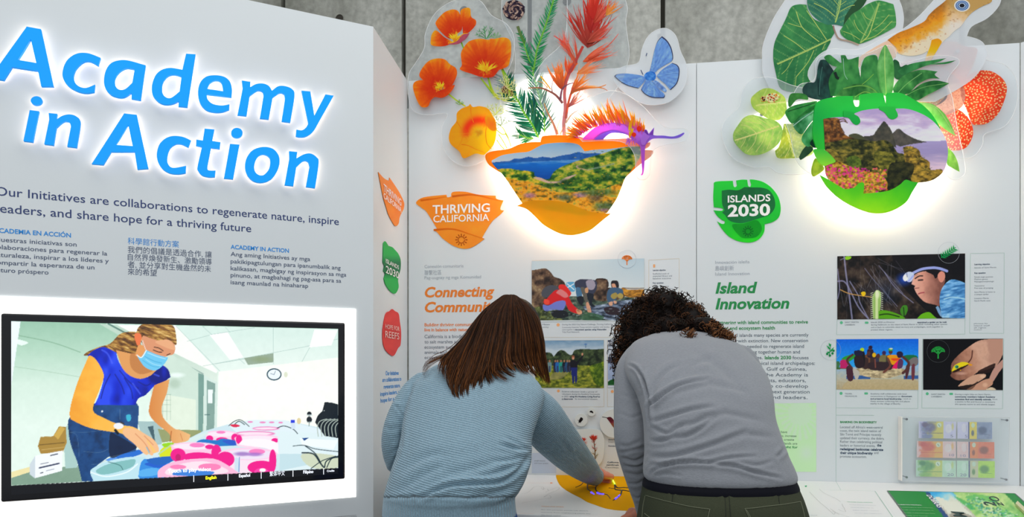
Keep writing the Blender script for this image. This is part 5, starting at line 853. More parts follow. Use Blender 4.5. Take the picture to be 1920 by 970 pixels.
block('caption', FW, [('document species using iNaturalist', 1078.5, 619.8, 1137, 2.7), ('using the Academy Living Roof as', 1068, 745.2, 1125, 2.7), ('a classroom', 1053.5, 749.8, 1074, 2.7)], e, DN, pc, bold=.025)
block('caption', FW, [('Learning objective', 1224, 508.5, 1248, 2.8), ('Key question', 1224, 532.3, 1244, 2.8)], e, DN, pc, bold=.02); block('caption', FW, [('Scaffolded tools of', 1224, 515.2, 1254.5, 2.7), ('expected library and', 1224, 519.4, 1260, 2.7), ('baseline outcome', 1224, 524, 1258, 2.7), ('Topics and types', 1224, 538.8, 1254, 2.7), ('of community science', 1224, 543.4, 1262, 2.7)], e, MG, pc)
OI = mat('orange_icon', (240, 170, 110), .5)
sheet('icon', FW, rrect(1224.5, 496, 1228.5, 502, 1), e, OI, pc); sheet('icon', FW, ell(1046.5, 609.5, 3), e, OI, pc); sheet('icon', FW, ell(1047, 733.5, 2.6), e, OI, pc); sheet('icon', FW, ell(1148, 734.5, 2.8), e, OI, pc)
def coralmark(fr, cx, cy, r, m, par, ring, off, gm=None, name='round_mark'):
    mk_ = outline('mark_ring', fr, ell(cx, cy, r, r, 36), off, .0004, ring, par); mb = MB()
    def br(x, y, a, L_, w, d):
        x1, y1 = x+L_*math.cos(a), y+L_*math.sin(a); n_ = np.array([-math.sin(a), math.cos(a)])*w; P = np.array([[x, y]-n_, [x1, y1]-n_*.8, [x1+w*math.cos(a), y1+w*math.sin(a)], [x1, y1]+n_*.8, [x, y]+n_]); mb.add(fr.P(P[:, 0], P[:, 1], off+.0003*d), [(0, 1, 2, 3, 4)])
        if d < 3:
            for k in ((-.55, .1, .6) if d else (-.9, -.3, .35, .9)): br(x1, y1, a+k*.85+R.uniform(-.1, .1), L_*.74, w*.86, d+1)
    br(cx, cy+r*.66, -math.pi/2, r*.4, r*.062, 0); mb.build(name, m, par)
RG = mat('mark_ring_line', (176, 184, 196), .5)
coralmark(FW, 1175.5, 486, 17, OR, pc, RG, .0022)
# --- Islands board
hB = q2(1320, 320, 3.232)
def ig(X, Y): return ramp((Y-335)/120+(fbm(X, Y, 20, 3)-.5)*.3, (0, (26, 196, 50)), (.6, (14, 176, 46)), (1, (30, 206, 30)))
BI = hB('*60,90 62,72 90,65 *175,62 180,95 190,100 *200,92 *195,60 230,55 *262,56 268,92 280,98 *286,85 *278,54 310,56 360,70 410,105 450,160 465,225 455,280 420,310 *368,325 365,370 340,410 300,432 255,436 200,425 150,398 110,355 *80,308 105,322 122,322 126,308 *110,300 80,275 *58,240 80,243 110,243 115,232 *100,226 *60,222 56,160')
sheet('initiative_badge', FW, BI, .0025, PRINT, pi_, .002, ig, 5)
sheet('badge_leaf', FW, hB('*108,122 150,116 200,120 *225,112 *245,100 290,102 350,104 395,120 425,165 430,220 400,265 340,288 300,300 240,318 190,316 150,300 *128,270 *110,255 *125,240 110,200'), .0028, PRINT, pi_, 0, lambda X, Y: ramp(fbm(X, Y, 20, 7)+(Y-380)/200, (0, (0, 84, 40)), (1, (6, 120, 56))), 6)
b_ = Ly(FW, .0031, pi_)
b_.add(hB('170,330 240,322 310,300 340,320 350,360 320,400 270,410 220,400'), lambda X, Y: mixc((12, 150, 44), (22, 180, 40), fbm(X, Y, 12, 2)), 6)
for x, y in SUN: b_.stroke([(1402.5+x*6.8, 434+y*6.8), (1402.5+x*10.5, 434+y*10.5)], 1.6, (6, 110, 40))
b_.stroke(ell(1402.5, 434, 5.5, 5.5), 1.5, (6, 110, 40)); b_.build('badge_sun')
block('lettering', FW, [('ISLANDS', 1364.5, 379.8, 1444.5, 12)], .0036, PW, pi_, bold=.02); block('lettering', FW, [('2030', 1364.5, 406, 1444, 20)], .0036, PW, pi_, bold=.03)
block('lettering', FW, [('Innovación isleña', 1341, 495.2, 1405.5, 5.6), ('島嶼創新', 1341, 507.5, 1376, 7.5), ('Island Innovation', 1341, 517, 1405.5, 5.6)], e, LG, pi_)
block('lettering', FW, [('Island', 1341.5, 550.2, 1420, 18.8)], e, GR, pi_, bold=.032, shear=.2); block('lettering', FW, [('Innovation', 1341.5, 579.8, 1480, 18.8)], e, GR, pi_, bold=.032, shear=.2)
block('lettering', FW, [('Partnering with island communities to revive', 1340.5, 608.4, 1515, 6), ('human and ecosystem health', 1340.5, 619, 1453, 6)], e, GR, pi_, bold=.02)
block('lettering', FW, [(t, 1340.5, y, x1, 6) for t, y, x1 in (('On tropical islands many species are currently', 632.3, 1516), ('threatened with extinction. New conservation', 642.7, 1515), ('approaches are needed to regenerate island', 653.2, 1507.5), ('ecosystems, weaving together human and', 663.6, 1500), ('on three major tropical island archipelagos:', 684.6, 1528), ('the Lesser Antilles, Gulf of Guinea,', 695.3, 1512), ('and Madagascar. The Academy is', 706, 1515), ('partners with scientists, educators,', 716.4, 1511), ('and governments to co-develop', 726.8, 1515), ('solutions and train the next generation', 737.3, 1518), ('of island experts and leaders.', 747.7, 1514))]+[('natural communities.', 1340.5, 674, 1430, 6), ('focuses', 1486, 674, 1516, 6)], e, BG, pi_)
block('lettering', FW, [('Islands 2030', 1434, 674, 1483.5, 6)], e, GR, pi_, bold=.025)
def pg(X, Y):
    c_ = np.broadcast_to(np.array((190, 226, 176), float), X.shape+(3,)); a = np.arctan2(Y-775, X-1500); r = np.hypot(X-1500, Y-775); m = (np.cos(a*24) > .1)*(r > 22)*(r < 46-6*np.sin(a*3))*.35+(r <= 22)*.35; m2 = np.exp(-((X-1512)**2+(Y-850)**2)/160)*.5; return mixc(c_, (206, 216, 214), np.clip(m+m2, 0, .8))
sheet('pale_green_print', FW, np.array([(1400, 757.5), (1530.5, 756), (1530.5, 885.5), (1400, 884)]), e, PRINT, pi_, 0, pg, 2.2)
block('lettering', FW, [('islands\' nature have', 1424, 811.8, 1476, 4), ('lost many species, increase', 1424, 819, 1493.3, 4), ('resilience, and create', 1424, 826, 1489, 4), ('opportunities. Islands are', 1424, 833.2, 1494.8, 4)], e+.0004, mat('moss_lettering', (60, 110, 80), .5), pi_); block('lettering', FW, [('a key to fight for', 1440, 840.3, 1495.7, 4)], e+.0004, GR, pi_, bold=.02)
recline(1568.2, 477.6, 628, 1810.2, 474, 627, GL, pi_) if 0 else rule(FW, [(1570, 598), (1568.5, 628), (1809, 627), (1809.5, 597)], .0005, GL, pi_, 'caption_frame')
rule(FW, [(1819.5, 475.6), (1883, 474.6), (1882, 625.5), (1818, 625)], .0005, GL, pi_, 'caption_frame', close=True); rule(FW, [(1568, 637), (1722, 636.5), (1721, 766.5), (1567.5, 765)], .0005, GL, pi_, 'caption_frame', close=True); rule(FW, [(1730, 636.5), (1882, 636), (1880, 767), (1728.5, 765.5)], .0005, GL, pi_, 'caption_frame', close=True)
rule(FW, [(1567.5, 765), (1567.5, 903.2)], .0005, GL, pi_); rule(FW, [(1567.5, 779), (1639, 779.3)], .0006, GL, pi_)
block('caption', FW, [('SAINT MARTIN', 1584, 606, 1610, 2.6), ('CARIBBEAN', 1584, 610.8, 1603, 2.6), ('Islands 2030 co-Director', 1633, 606, 1678, 2.6), ('during fieldwork on the island of Saint Martin in 2020. Including other species', 1633, 610.6, 1776, 2.6), ('and to back its vulnerable island territory and archipelagos, work together to', 1633, 615.3, 1768, 2.6), ('protect these regions.', 1633, 620, 1674, 2.6), ('TOLIARA,', 1584, 740, 1598, 2.6), ('MADAGASCAR', 1584, 744.6, 1607, 2.6), ('Academy staff collaborate with local', 1632, 740, 1700, 2.6), ('communities in Madagascar to', 1632, 744.8, 1688, 2.6), ('I work on', 1693, 749.4, 1708, 2.6), ('these women collecting fish and places', 1632, 754, 1706, 2.6), ('nearby in the village of Beanky.', 1632, 758.5, 1689, 2.6), ('SAINT MARTIN', 1746, 741, 1772, 2.6), ('CARIBBEAN', 1746, 745.4, 1766, 2.6), ('During a night hike on Saint Martin,', 1790.5, 741, 1858, 2.6), ('from', 1861, 750.4, 1870, 2.6), ('a anoles is flat and found in inventory', 1790.5, 755, 1866, 2.6), ('this species native to and islands largest.', 1790.5, 759.6, 1866, 2.6)], e, MG, pi_)
block('caption', FW, [('examined a spider on its web', 1720, 606, 1775, 2.6), ('document', 1690, 744.8, 1710, 2.6), ('and preserve local biodiversity.', 1632, 749.4, 1691, 2.6), ('community members helped Academy', 1790.5, 745.6, 1866, 2.6), ('scientists find and identify animals.', 1790.5, 750.4, 1859, 2.6), ('Learning objective', 1827, 497.3, 1856, 2.6), ('Key question', 1827, 513.5, 1848, 2.6)], e, DN, pi_, bold=.025)
block('caption', FW, [('Islands of Saint Martin', 1827, 503.5, 1868, 2.4), ('Female single specimen', 1827, 521, 1862, 2.4), ('Phylum genus', 1827, 525.2, 1852, 2.4), ('Phytogeomorphologic', 1827, 529.6, 1864, 2.4), ('Taxonomic', 1827, 537.5, 1846, 2.4), ('Five toes of jumping', 1827, 541.8, 1862, 2.4), ('Saint Martin is home to', 1827, 549.3, 1866, 2.4), ('a unique spider', 1827, 553.6, 1854, 2.4), ('Location Martin', 1827, 561, 1854, 2.4), ('North Pacific zone', 1827, 565.6, 1857, 2.4), ('photos by', 1826, 608, 1852, 1.9), ('island staff', 1826, 612, 1856, 1.9), ('all rights', 1826, 616, 1849, 1.9), ('museum', 1826, 619.6, 1841, 1.9)], e, MG, pi_)
GI = mat('green_icon', (90, 190, 140), .5)
for x, y, r_ in ((1577.6, 605.4, 2.8), (1577, 738, 2.8), (1738.6, 738.6, 2.8)): sheet('icon', FW, ell(x, y, r_), e, GI, pi_)
for x, y in ((1625, 605.4), (1624, 738.2), (1783.5, 739)): sheet('icon', FW, rrect(x-3.4, y-2, x+3.4, y+2, 1.4), e, GI, pi_)
# photos
c = Cv(1567, 474, 1812, 600); c.src(1560, 470, 5.708)
c.fill(lambda X, Y: ramp(fbm(X, Y, 16, 4, 5), (.3, (10, 10, 14)), (.55, (44, 34, 30)), (.8, (84, 70, 58)))); c.poly('*640,40 *1430,40 *1430,730 *1100,730 860,500 700,300', (8, 8, 16), .85)
for i in range(40): x = R.uniform(55, 700); y = R.uniform(60, 500); gx = lambda s: S(s, 1560, 470, 5.708); c.line(np.array([at(gx, x, y), at(gx, x+R.uniform(-60, 260), y+R.uniform(60, 330))]), R.uniform(.35, .9), (150, 146, 160), R.uniform(.25, .6))
for a, w_ in (('130,60 150,250 180,450 215,730', 3), ('60,330 150,350 280,600 390,730', 2.6), ('190,330 280,480 300,560 390,730', 2), ('60,200 80,400 60,520', 2), ('90,100 180,60', 1.5), ('560,230 680,400 870,560', 1.6), ('350,190 450,320 560,440 700,600', 1), ('500,160 620,300 760,460', 1)): c.line(a, w_, (136, 134, 168), .85)
c.ell(560, 430, 130, 110, (60, 76, 110), .35, .8); c.line('90,420 200,465 430,500', 1.6, (200, 150, 80)); c.poly('310,450 350,440 360,470 330,490', (236, 190, 20)); c.poly('145,66 205,66 195,90 150,100', (130, 190, 30))
c.poly('*440,730 430,520 460,440 490,425 520,450 525,530 *505,730', (150, 186, 96)); c.line('480,440 478,730', 5, (206, 220, 160)); c.ell(485, 470, 24, 40, (230, 234, 200), .8, .4)
for y in range(450, 720, 22): c.line('%d,%d %d,%d' % (415, y+10, 440, y), 1, (226, 230, 206)); c.line('%d,%d %d,%d' % (520, y, 545, y+10), 1, (226, 230, 206))
c.poly('*500,650 560,640 680,670 780,730 *500,730', (86, 160, 20)); c.line('510,690 600,680 720,710', 2, (20, 40, 10)); c.poly('730,640 760,590 800,590 810,640 780,700 745,690', (60, 130, 30)); c.line('765,610 775,715', 1.6, (20, 40, 20)); c.poly('*910,730 960,680 1040,660 1100,710 *1130,730', (100, 176, 20))
c.poly('*850,360 880,270 950,230 1050,220 1130,250 1200,240 1215,300 1190,400 1160,470 1150,590 1100,580 1000,555 945,510 900,450 880,400 890,380', lambda X, Y: ramp((X-1710)/60+fbm(X, Y, 9, 3)*.3, (0, (236, 180, 160)), (.5, (216, 150, 130)), (1, (130, 80, 70))))
c.poly('1000,215 1060,150 1200,160 1240,240 1210,310 1180,230 1110,300 1080,260', (14, 12, 20)); c.poly('1130,270 1160,225 1200,235 1210,290 1180,340 1150,330', (216, 140, 120)); c.line('890,300 930,275 970,272', 2.2, (50, 30, 30)); c.line('925,318 970,315', 2.6, (50, 30, 34)); c.line('890,405 930,400', 1.5, (150, 80, 76)); c.line('925,465 950,455 985,450', 2.2, (170, 70, 80)); c.poly('*850,350 870,290 *930,250 *900,260 850,310', (40, 26, 30), .6)
c.line('850,250 960,200 1080,185 1160,195 1230,220', 5, (150, 160, 220)); c.ell(770, 310, 60, 50, (30, 90, 230), .7, .8); c.poly('760,280 800,235 850,230 880,260 850,330 810,335 790,300', (196, 206, 250)); c.ell(785, 295, 26, 34, (250, 252, 255)); c.line('800,240 805,285', 1, (60, 70, 110)); c.line('820,330 870,270', 3, (160, 170, 230))
c.poly('*1180,720 1150,560 1170,420 1240,330 1300,310 1380,330 *1425,350 *1425,730', lambda X, Y: ramp(fbm(X*.5, Y*2+X*.4, 7, 6, 4), (.3, (50, 110, 170)), (.55, (96, 160, 214)), (.8, (160, 206, 240)))); c.poly('*1110,610 1140,600 1180,710 1150,690', (120, 160, 200)); c.line('1200,520 1290,500 1425,520', 2, (170, 214, 244)); c.line('1180,640 1290,600 1425,560', 2, (60, 120, 180))
gridsheet('photo_print', FW, 1570, 480.8, 1809.6, 597, .0016, PRINT, pi_, c, .8)
c = Cv(1565, 632, 1726, 736); c.src(1560, 625, 6.689)
c.fill(lambda X, Y: ramp((Y-636)/50, (0, (0, 96, 220)), (1, (40, 160, 240)))); c.poly('*55,430 *1090,400 *1090,720 *55,720', lambda X, Y: ramp((Y-690)/40+(fbm(X, Y*3, 6, 4)-.5)*.4, (0, (150, 180, 206)), (.5, (186, 180, 160)), (1, (176, 156, 120)))); c.poly('*55,360 80,350 100,380 90,420 *55,440', (60, 110, 70)); c.poly('*55,430 180,430 *180,450 *55,455', (60, 100, 50))
for x0, x1_ in ((180, 480), (900, 1085)): c.poly('*%d,535 *%d,530 *%d,575 *%d,580' % (x0, x1_, x1_, x0), (20, 70, 150), .8)
c.poly('200,600 400,580 900,580 1060,600 1060,720 200,720', (190, 166, 122), .7); c.grain(10, 2.5, 5)
SKD = (84, 46, 44)
c.poly('*280,460 400,420 700,430 900,450 *880,520 700,565 500,560 *330,520', lambda X, Y: ramp(fbm(X, Y*2, 6, 9), (.3, (150, 130, 100)), (.7, (226, 204, 160)))); c.poly('240,450 300,450 345,500 320,580 290,570 270,500', (190, 180, 170))
for x, y, w_, h_, cc in ((460, 330, 50, 100, (110, 70, 50)), (520, 320, 36, 90, (60, 40, 40)), (590, 350, 40, 90, (50, 50, 70)), (650, 340, 50, 100, (120, 110, 70)), (735, 330, 50, 90, (60, 60, 50)), (480, 240, 36, 60, (40, 30, 50)), (420, 360, 34, 80, (60, 40, 40)), (380, 300, 30, 110, (20, 20, 26)), (610, 400, 140, 60, (50, 34, 40))): c.poly('%d,%d %d,%d %d,%d %d,%d' % (x-w_, y-h_*.5, x+w_, y-h_*.5, x+w_*.9, y+h_, x-w_*.9, y+h_), cc)
for x, y in ((480, 185), (460, 255), (580, 285), (652, 250), (735, 235), (345, 300), (530, 270)): c.ell(x, y, 24, 28, SKD)
c.ell(735, 205, 30, 20, (60, 160, 60)); c.ell(740, 195, 22, 10, (210, 210, 190)); c.ell(528, 275, 24, 28, (240, 180, 20)); c.ell(378, 208, 26, 24, (180, 210, 30)); c.ell(485, 178, 22, 22, (40, 20, 50)); c.ell(655, 245, 22, 18, (50, 30, 90))
c.poly('120,330 170,290 270,265 300,290 260,330 180,370', (40, 150, 50)); c.poly('275,230 340,215 390,235 380,280 300,290', (24, 26, 60)); c.poly('*100,350 150,330 200,370 180,440 *100,440', (190, 30, 100)); c.poly('180,430 250,420 265,580 200,590', (70, 34, 50)); c.line('260,270 190,340 250,440', 4, SKD); c.poly('280,300 380,290 400,420 300,430', (40, 26, 34))
c.poly('690,290 740,272 800,275 860,310 850,350 760,400 720,330', (250, 150, 10)); c.poly('740,320 830,315 860,330 780,350', (236, 70, 20)); c.poly('*750,440 790,380 850,330 860,370 *810,450', (226, 20, 100)); c.line('700,320 730,410 650,490', 4, (110, 60, 50)); c.poly('810,250 850,228 890,250 880,300 830,310', (36, 24, 60)); c.poly('840,330 890,340 880,430 820,440', (90, 50, 90))
c.poly('880,300 940,275 1050,280 1070,320 960,340', (20, 110, 60)); c.poly('970,340 1040,300 1080,330 1070,400 990,415', (120, 110, 110)); c.poly('930,410 980,400 945,560 920,560', (80, 40, 50)); c.poly('1000,410 1040,400 1030,575 1000,575', (110, 50, 60)); c.line('890,300 960,370 940,450 890,500', 5, SKD); c.line('540,330 545,430', 2.4, (130, 70, 60))
gridsheet('photo_print', FW, 1568.5, 636.6, 1722, 731.3, .0016, PRINT, pi_, c, .9)
c = Cv(1727, 632, 1886, 736); c.src(1720, 625, 6.689)
c.fill((4, 4, 10)); skn = lambda X, Y: ramp((X-1785)/90+(fbm(X, Y, 12, 5)-.5)*.5+(700-Y)/260, (0, (120, 74, 60)), (.4, (180, 124, 100)), (.8, (214, 164, 140)), (1, (190, 140, 120)))
c.poly('420,480 430,380 500,290 620,190 760,100 *900,73 *1080,73 *1080,250 1000,400 900,450 760,490 700,530 600,580 500,590 440,560 415,530 430,500', skn); c.poly('*1080,320 1000,400 950,460 900,580 940,620 1020,500 *1080,420', (190, 140, 126)); c.poly('510,670 580,600 700,530 830,510 860,540 800,590 700,640 620,650', (206, 156, 130)); c.poly('620,715 740,640 850,580 930,580 945,640 880,690 850,715', (196, 142, 116)); c.poly('860,715 890,690 940,680 985,715', (214, 190, 160)); c.poly('760,480 850,430 980,380 930,480 880,500 800,500', (40, 20, 18), .9); c.poly('510,670 600,660 700,640 760,600 700,690 620,715', (60, 34, 26), .6)
c.poly('430,490 420,470 500,440 620,390 640,400 560,450 480,490', (40, 20, 14)); c.line('690,220 680,310 640,370', 2, (80, 36, 30)); c.poly('455,420 480,395 560,362 640,375 620,400 540,430 470,465 430,480', (236, 206, 20)); c.poly('640,380 690,395 675,410 640,400', (226, 150, 20)); c.poly('470,415 500,400 520,425 500,445 478,440', (60, 150, 110)); c.ell(500, 425, 10, 9, (10, 40, 60)); c.ell(540, 465, 9, 6, (240, 180, 20)); c.ell(550, 505, 60, 18, (230, 180, 160), .6, .5); c.ell(820, 545, 34, 22, (232, 190, 160), .7, .4); c.ell(850, 650, 30, 26, (226, 180, 150), .7, .4)
gridsheet('photo_print', FW, 1731, 636.2, 1880.4, 731.9, .0016, PRINT, pi_, c, .9)
GB = mat('vivid_green_mark', (0, 170, 60), .5); RD_ = mat('dim_ring_line', (90, 96, 100), .5)
coralmark(FW, 1759, 659, 21, GB, pi_, RD_, .0024)
outline('mark_ring', FW, ell(1779, 474, 20, 20, 36), .0024, .0004, RG, pi_); b_ = Ly(FW, .0026, pi_)
b_.stroke([(1764, 484), (1776, 475), (1792, 464)], 1.4, (20, 150, 80))
for i in range(7):
    t = i/6; x, y = 1766+t*22, 482.5-t*14.5; b_.blade((x, y), (x-2+t*2, y-9), 3, (20, 150, 80), (30, 170, 90)); b_.blade((x, y), (x+9, y+1.5), 3, (20, 150, 80), (30, 170, 90))
b_.build('round_mark'); outline('mark_ring', FW, ell(1557.5, 656.5, 19, 19, 36), .0024, .0004, RG, pi_); b_ = Ly(FW, .0026, pi_)
b_.stroke([(1555, 668), (1556, 658), (1558, 645)], 1.2, (20, 150, 80))
for a, b2 in (((1556, 655), (1550, 648)), ((1557, 650), (1554, 643)), ((1557, 660), (1564, 651)), ((1556, 662), (1550, 660))): b_.blade(a, b2, 3.4, (20, 150, 80), (30, 170, 90))
for x, y in ((1563, 658), (1561, 663), (1551, 664), (1556, 667)): b_.add(ell(x, y, 2.2), (16, 140, 74))
b_.build('round_mark')
block('lettering', FW, [('BANKING ON BIODIVERSITY', 1575.4, 793.6, 1644, 3.6)], e, GR, pi_, bold=.03)
block('lettering', FW, [(t, 1575.2, y, x1, 4.4) for t, y, x1 in (('Located off Africa\'s west-central', 803.3, 1655), ('coast, the twin island nation of', 810, 1652), ('São Tomé and Príncipe recently', 816.8, 1652.5), ('updated their currency, the dobra.', 823.8, 1658), ('Rather than celebrating political', 830.6, 1654), ('leaders or historical events,', 837.6, 1641), ('promote ecotourism.', 858.4, 1625))]+[('and', 1639, 851.6, 1647, 4.4)], e, MG, pi_)
block('lettering', FW, [('the', 1644.5, 837.6, 1652.5, 4.4), ('redesigned banknotes celebrate', 1575.2, 844.6, 1656, 4.4), ('their unique biodiversity', 1575.2, 851.6, 1636.5, 4.4)], e, DN, pi_, bold=.03)
# --- banknote case and notes
cs = thing('display_case', 'flat clear case on standoffs holding six banknotes, low at the right', 'display case', FW.P(1790, 845, .02))
cp = np.array([(1693, 782.5), (1893, 783.5), (1891, 906), (1691.5, 902.5)])
sheet('clear_front', FW, cp, .034, CLEAR, cs, .004); outline('bright_edge', FW, cp, .032, .0012, EDGE, cs)
slab('edge_strip', FW, FW.uv(1691.3, 800, .034)[0]-.002, FW.uv(1691.3, 800, .034)[0]+.0015, FW.uv(1692, 902, .034)[1], FW.uv(1692, 782, .034)[1], .004, .033, mat('bright_acrylic_edge', (252, 244, 236), .3), cs)
for x, y in ((1699.6, 786.4), (1887.5, 788.4), (1699.6, 895.3), (1886.3, 899.8)):
    P = FW.P(x, y, .034); V, Fc = tubeV([P-FW.n*.033, P+FW.n*.002, P+FW.n*.003], [.0025, .0025, .0018], 10); V2, F2 = tubeV([P, P+FW.n*.003], .0045, 12); m_ = MB(); m_.add(V, Fc); m_.add(V2, F2); m_.build('screw', mat('steel', (170, 172, 176), .25, 1), cs)
def note(x0, y0, x1, y1, label, kind, pal):
    t = thing('banknote', label, 'banknote', FW.P((x0+x1)/2, (y0+y1)/2, .012), 'banknotes in the clear case'); c = Cv(x0-1, y0-1, x1+1, y1+1, 3); W_, H_ = x1-x0, y1-y0; c.src(x0, y0, 1/(W_/100)); k = H_/W_*100
    base, dark, mid, acc = pal
    c.fill(lambda X, Y: mixc(base, tuple(min(255, v+22) for v in base), fbm(X, Y, 4, 3)))
    if kind == 'front':
        c.poly(np.array([(x0+W_*.04, y0), (x0+W_*.66, y0), (x0+W_*.66, y1), (x0+W_*.04, y1)]), lambda X, Y: ramp((X-x0)/W_+(fbm(X, Y, 5, 7)-.5)*.5, (0, base), (.2, mid), (.45, acc), (.66, acc)), .9)
        c.ell(30, k*.35, 16, k*.26, lambda X, Y: mixc(dark, mid, fbm(X, Y, 3, 5)), .9, .3); c.ell(16, k*.18, 8, k*.13, dark, .8, .3); c.line(np.array([(x0+W_*.1, y0+H_*.68), (x0+W_*.64, y0+H_*.68)]), .9, dark, .8); c.ell(24, k*.85, 14, k*.12, mid, .7, .4); c.ell(55, k*.22, 6, k*.14, (214, 232, 214), .9); c.line(np.array([(x0+W_*.53, y0+H_*.18), (x0+W_*.57, y0+H_*.3)]), .8, (20, 90, 80)); c.ell(80, k*.42, 9, k*.26, tuple(min(255, v+30) for v in base), .9); c.line(np.array([(x0+W_*.84, y0+H_*.2), (x0+W_*.87, y0+H_*.5), (x0+W_*.8, y0+H_*.6)]), .8, (240, 240, 240), .9); c.ell(91, k*.3, 3, k*.2, acc, .6, .4)
    else:
        c.poly(np.array([(x0+W_*.33, y0), (x0+W_*.56, y0), (x0+W_*.56, y1), (x0+W_*.33, y1)]), acc); c.poly(np.array([(x0+W_*.31, y0), (x0+W_*.345, y0), (x0+W_*.345, y1), (x0+W_*.31, y1)]), (36, 50, 120)); c.poly(np.array([(x0+W_*.56, y0), (x1, y0), (x1, y1), (x0+W_*.56, y1)]), lambda X, Y: mixc(mid, tuple(min(255, v+36) for v in mid), fbm(X, Y, 4, 9)))
        c.ell(72, k*.5, 12, k*.22, dark, .85, .3); c.line(np.array([(x0+W_*.62, y0+H_*.7), (x1-W_*.08, y0+H_*.74)]), .8, dark, .7); c.ell(45, k*.2, 5, k*.14, (200, 226, 206), .9); c.ell(44, k*.65, 4, k*.16, dark, .8, .3); c.ell(19, k*.35, 7, k*.26, tuple(min(255, v+28) for v in base), .9); c.line(np.array([(x0+W_*.25, y0+H_*.2), (x0+W_*.26, y0+H_*.5)]), .8, (150, 150, 160), .8)
    o_ = gridsheet('note_print', FW, x0, y0, x1, y1, .014, PRINT, t, c, .6); slab('paper', FW, FW.uv(x0, y0, .014)[0], FW.uv(x1, y0, .014)[0], FW.uv(x1, y1, .014)[1], FW.uv(x0, y0, .014)[1], .0125, .0138, mat('banknote_paper', (226, 222, 210), .7), t); return t
vio = ((196, 190, 226), (70, 40, 100), (110, 120, 170), (216, 200, 60)); redp = ((232, 184, 184), (200, 40, 40), (222, 110, 70), (236, 170, 60)); gnp = ((178, 212, 186), (20, 120, 60), (120, 180, 80), (200, 206, 90))
n_ = note(1722.5, 790.5, 1792.5, 823, 'violet banknote, top left of the six in the clear case', 'front', vio); n_ = note(1795, 791.5, 1860.5, 824, 'violet and yellow banknote, top right in the clear case', 'back', (vio[0], (40, 60, 110), (110, 124, 160), (236, 206, 50)))
note(1719, 827.5, 1792.5, 859.5, 'pink and red banknote, middle left in the clear case', 'front', redp); note(1794.5, 828.5, 1864.5, 860.5, 'orange-red banknote, middle right in the clear case', 'back', (redp[0], (120, 50, 30), (226, 96, 54), (240, 130, 60)))
note(1717.5, 863, 1792.5, 895.5, 'green banknote, bottom left in the clear case', 'front', gnp); note(1794, 864, 1865.5, 897, 'lime green banknote, bottom right in the clear case', 'back', (gnp[0], (60, 130, 50), (160, 206, 40), (200, 200, 160)))
block('note_numerals', FW, [('5', 1782, 820.5, 1787, 5), ('20', 1776, 893, 1788, 5), ('10', 1780, 856, 1789, 4.5), ('5', 1809, 821, 1814, 5), ('10', 1801, 857, 1811, 4), ('20', 1800, 893.5, 1812, 5), ('2', 1851, 821, 1857, 6)], .0146, mat('note_numeral_ink', (130, 130, 170), .5), cs)
# --- specimen discs
def disc_t(cx, cy, r, label, off=.012, pts_=None):
    t = thing('specimen_disc', label, 'disc', FW.P(cx, cy, .006), 'specimen discs under the photos'); sheet('disc', FW, pts_ if pts_ is not None else ell(cx, cy, r, r, 40), off, mat('frosted_disc', (222, 226, 222), .35), t, off-.001); return t
d1 = disc_t(1089.7, 788, 12, 'white round disc with a small black beetle, left of the tiny disc'); ly = Ly(FW, .0125, d1); ly.poly('beetle_print', S('1089,783 1092,784 1093,787 1090,791 1086,793 1085,790 1087,786'), (26, 20, 22))
ly.stroke([(1086, 792), (1084, 794)], .6, (20, 20, 20)); ly.stroke([(1089, 791), (1088, 794)], .6, (20, 20, 20)); ly.stroke([(1085, 789), (1083, 788)], .6, (20, 20, 20)); ly.build('beetle_legs', stuff=True)
d2 = disc_t(1109.2, 773, 8, 'tiny white round disc with a black fly, topmost'); ly = Ly(FW, .0125, d2); ly.poly('fly_print', S('1106,771.5 1109,770.5 1112,773 1112,775.5 1109,774 1106,773.5'), (26, 20, 22))
d3 = disc_t(1151.6, 794.5, 27, 'large white round disc with a hummingbird, partly behind the grey sleeve'); ly = Ly(FW, .0125, d3); gx = lambda s: S(s, 1060, 755, 6.69)
ly.stroke([(1129, 782.2), (1140, 784)], 1, (30, 26, 26)); ly.poly('bird_print', gx('520,195 560,182 590,200 620,240 660,300 680,380 640,350 600,310 565,260 540,225'), lambda X, Y: ramp((Y-784)/28+(fbm(X, Y, 3, 3)-.5)*.5, (0, (90, 30, 40)), (.4, (150, 60, 70)), (.7, (150, 150, 40)), (1, (90, 80, 30))), 2); ly.build('beak')
d4 = disc_t(0, 0, 0, 'rounded white plate printed with two red paintbrush flowers, beside the blue sleeve', pts_=S('1078,812 1083,806 1100,805 1120,806 1128,811 1133,825 1133,845 1130,862 1122,873 1112,877 1096,870 1080,850')); ly = Ly(FW, .0125, d4)
def pbf(bx, by, tx, ty, n, s=1.):
    ly.stroke([(bx, by), ((bx+tx)/2+1, (by+ty)/2), (tx, ty)], 1.6, (110, 90, 50))
    for i in range(n): a = math.radians(R.uniform(-150, -30)); L_ = R.uniform(6, 12)*s; ly.blade((tx, ty+4), (tx+L_*math.cos(a), ty+4+L_*math.sin(a)), 2.2*s, (190, 40, 20), ju((226, 70, 40), 20), R.uniform(-.2, .2))
    for i in range(26): t = R.random(); x, y = bx+(tx-bx)*t, by+(ty-by)*t; a = math.radians(R.choice([-1, 1])*R.uniform(20, 60)-90); L_ = R.uniform(5, 12)*s; ly.blade((x, y), (x+L_*math.cos(a), y+L_*math.sin(a)), 1, (130, 90, 50) if t < .5 else (170, 60, 50), (200, 120, 110) if t > .4 else (150, 150, 60), R.uniform(-.2, .2))
pbf(1116, 866, 1113, 822, 40); pbf(1100, 850, 1091, 824, 34, .9); ly.build('flower_print', stuff=True)
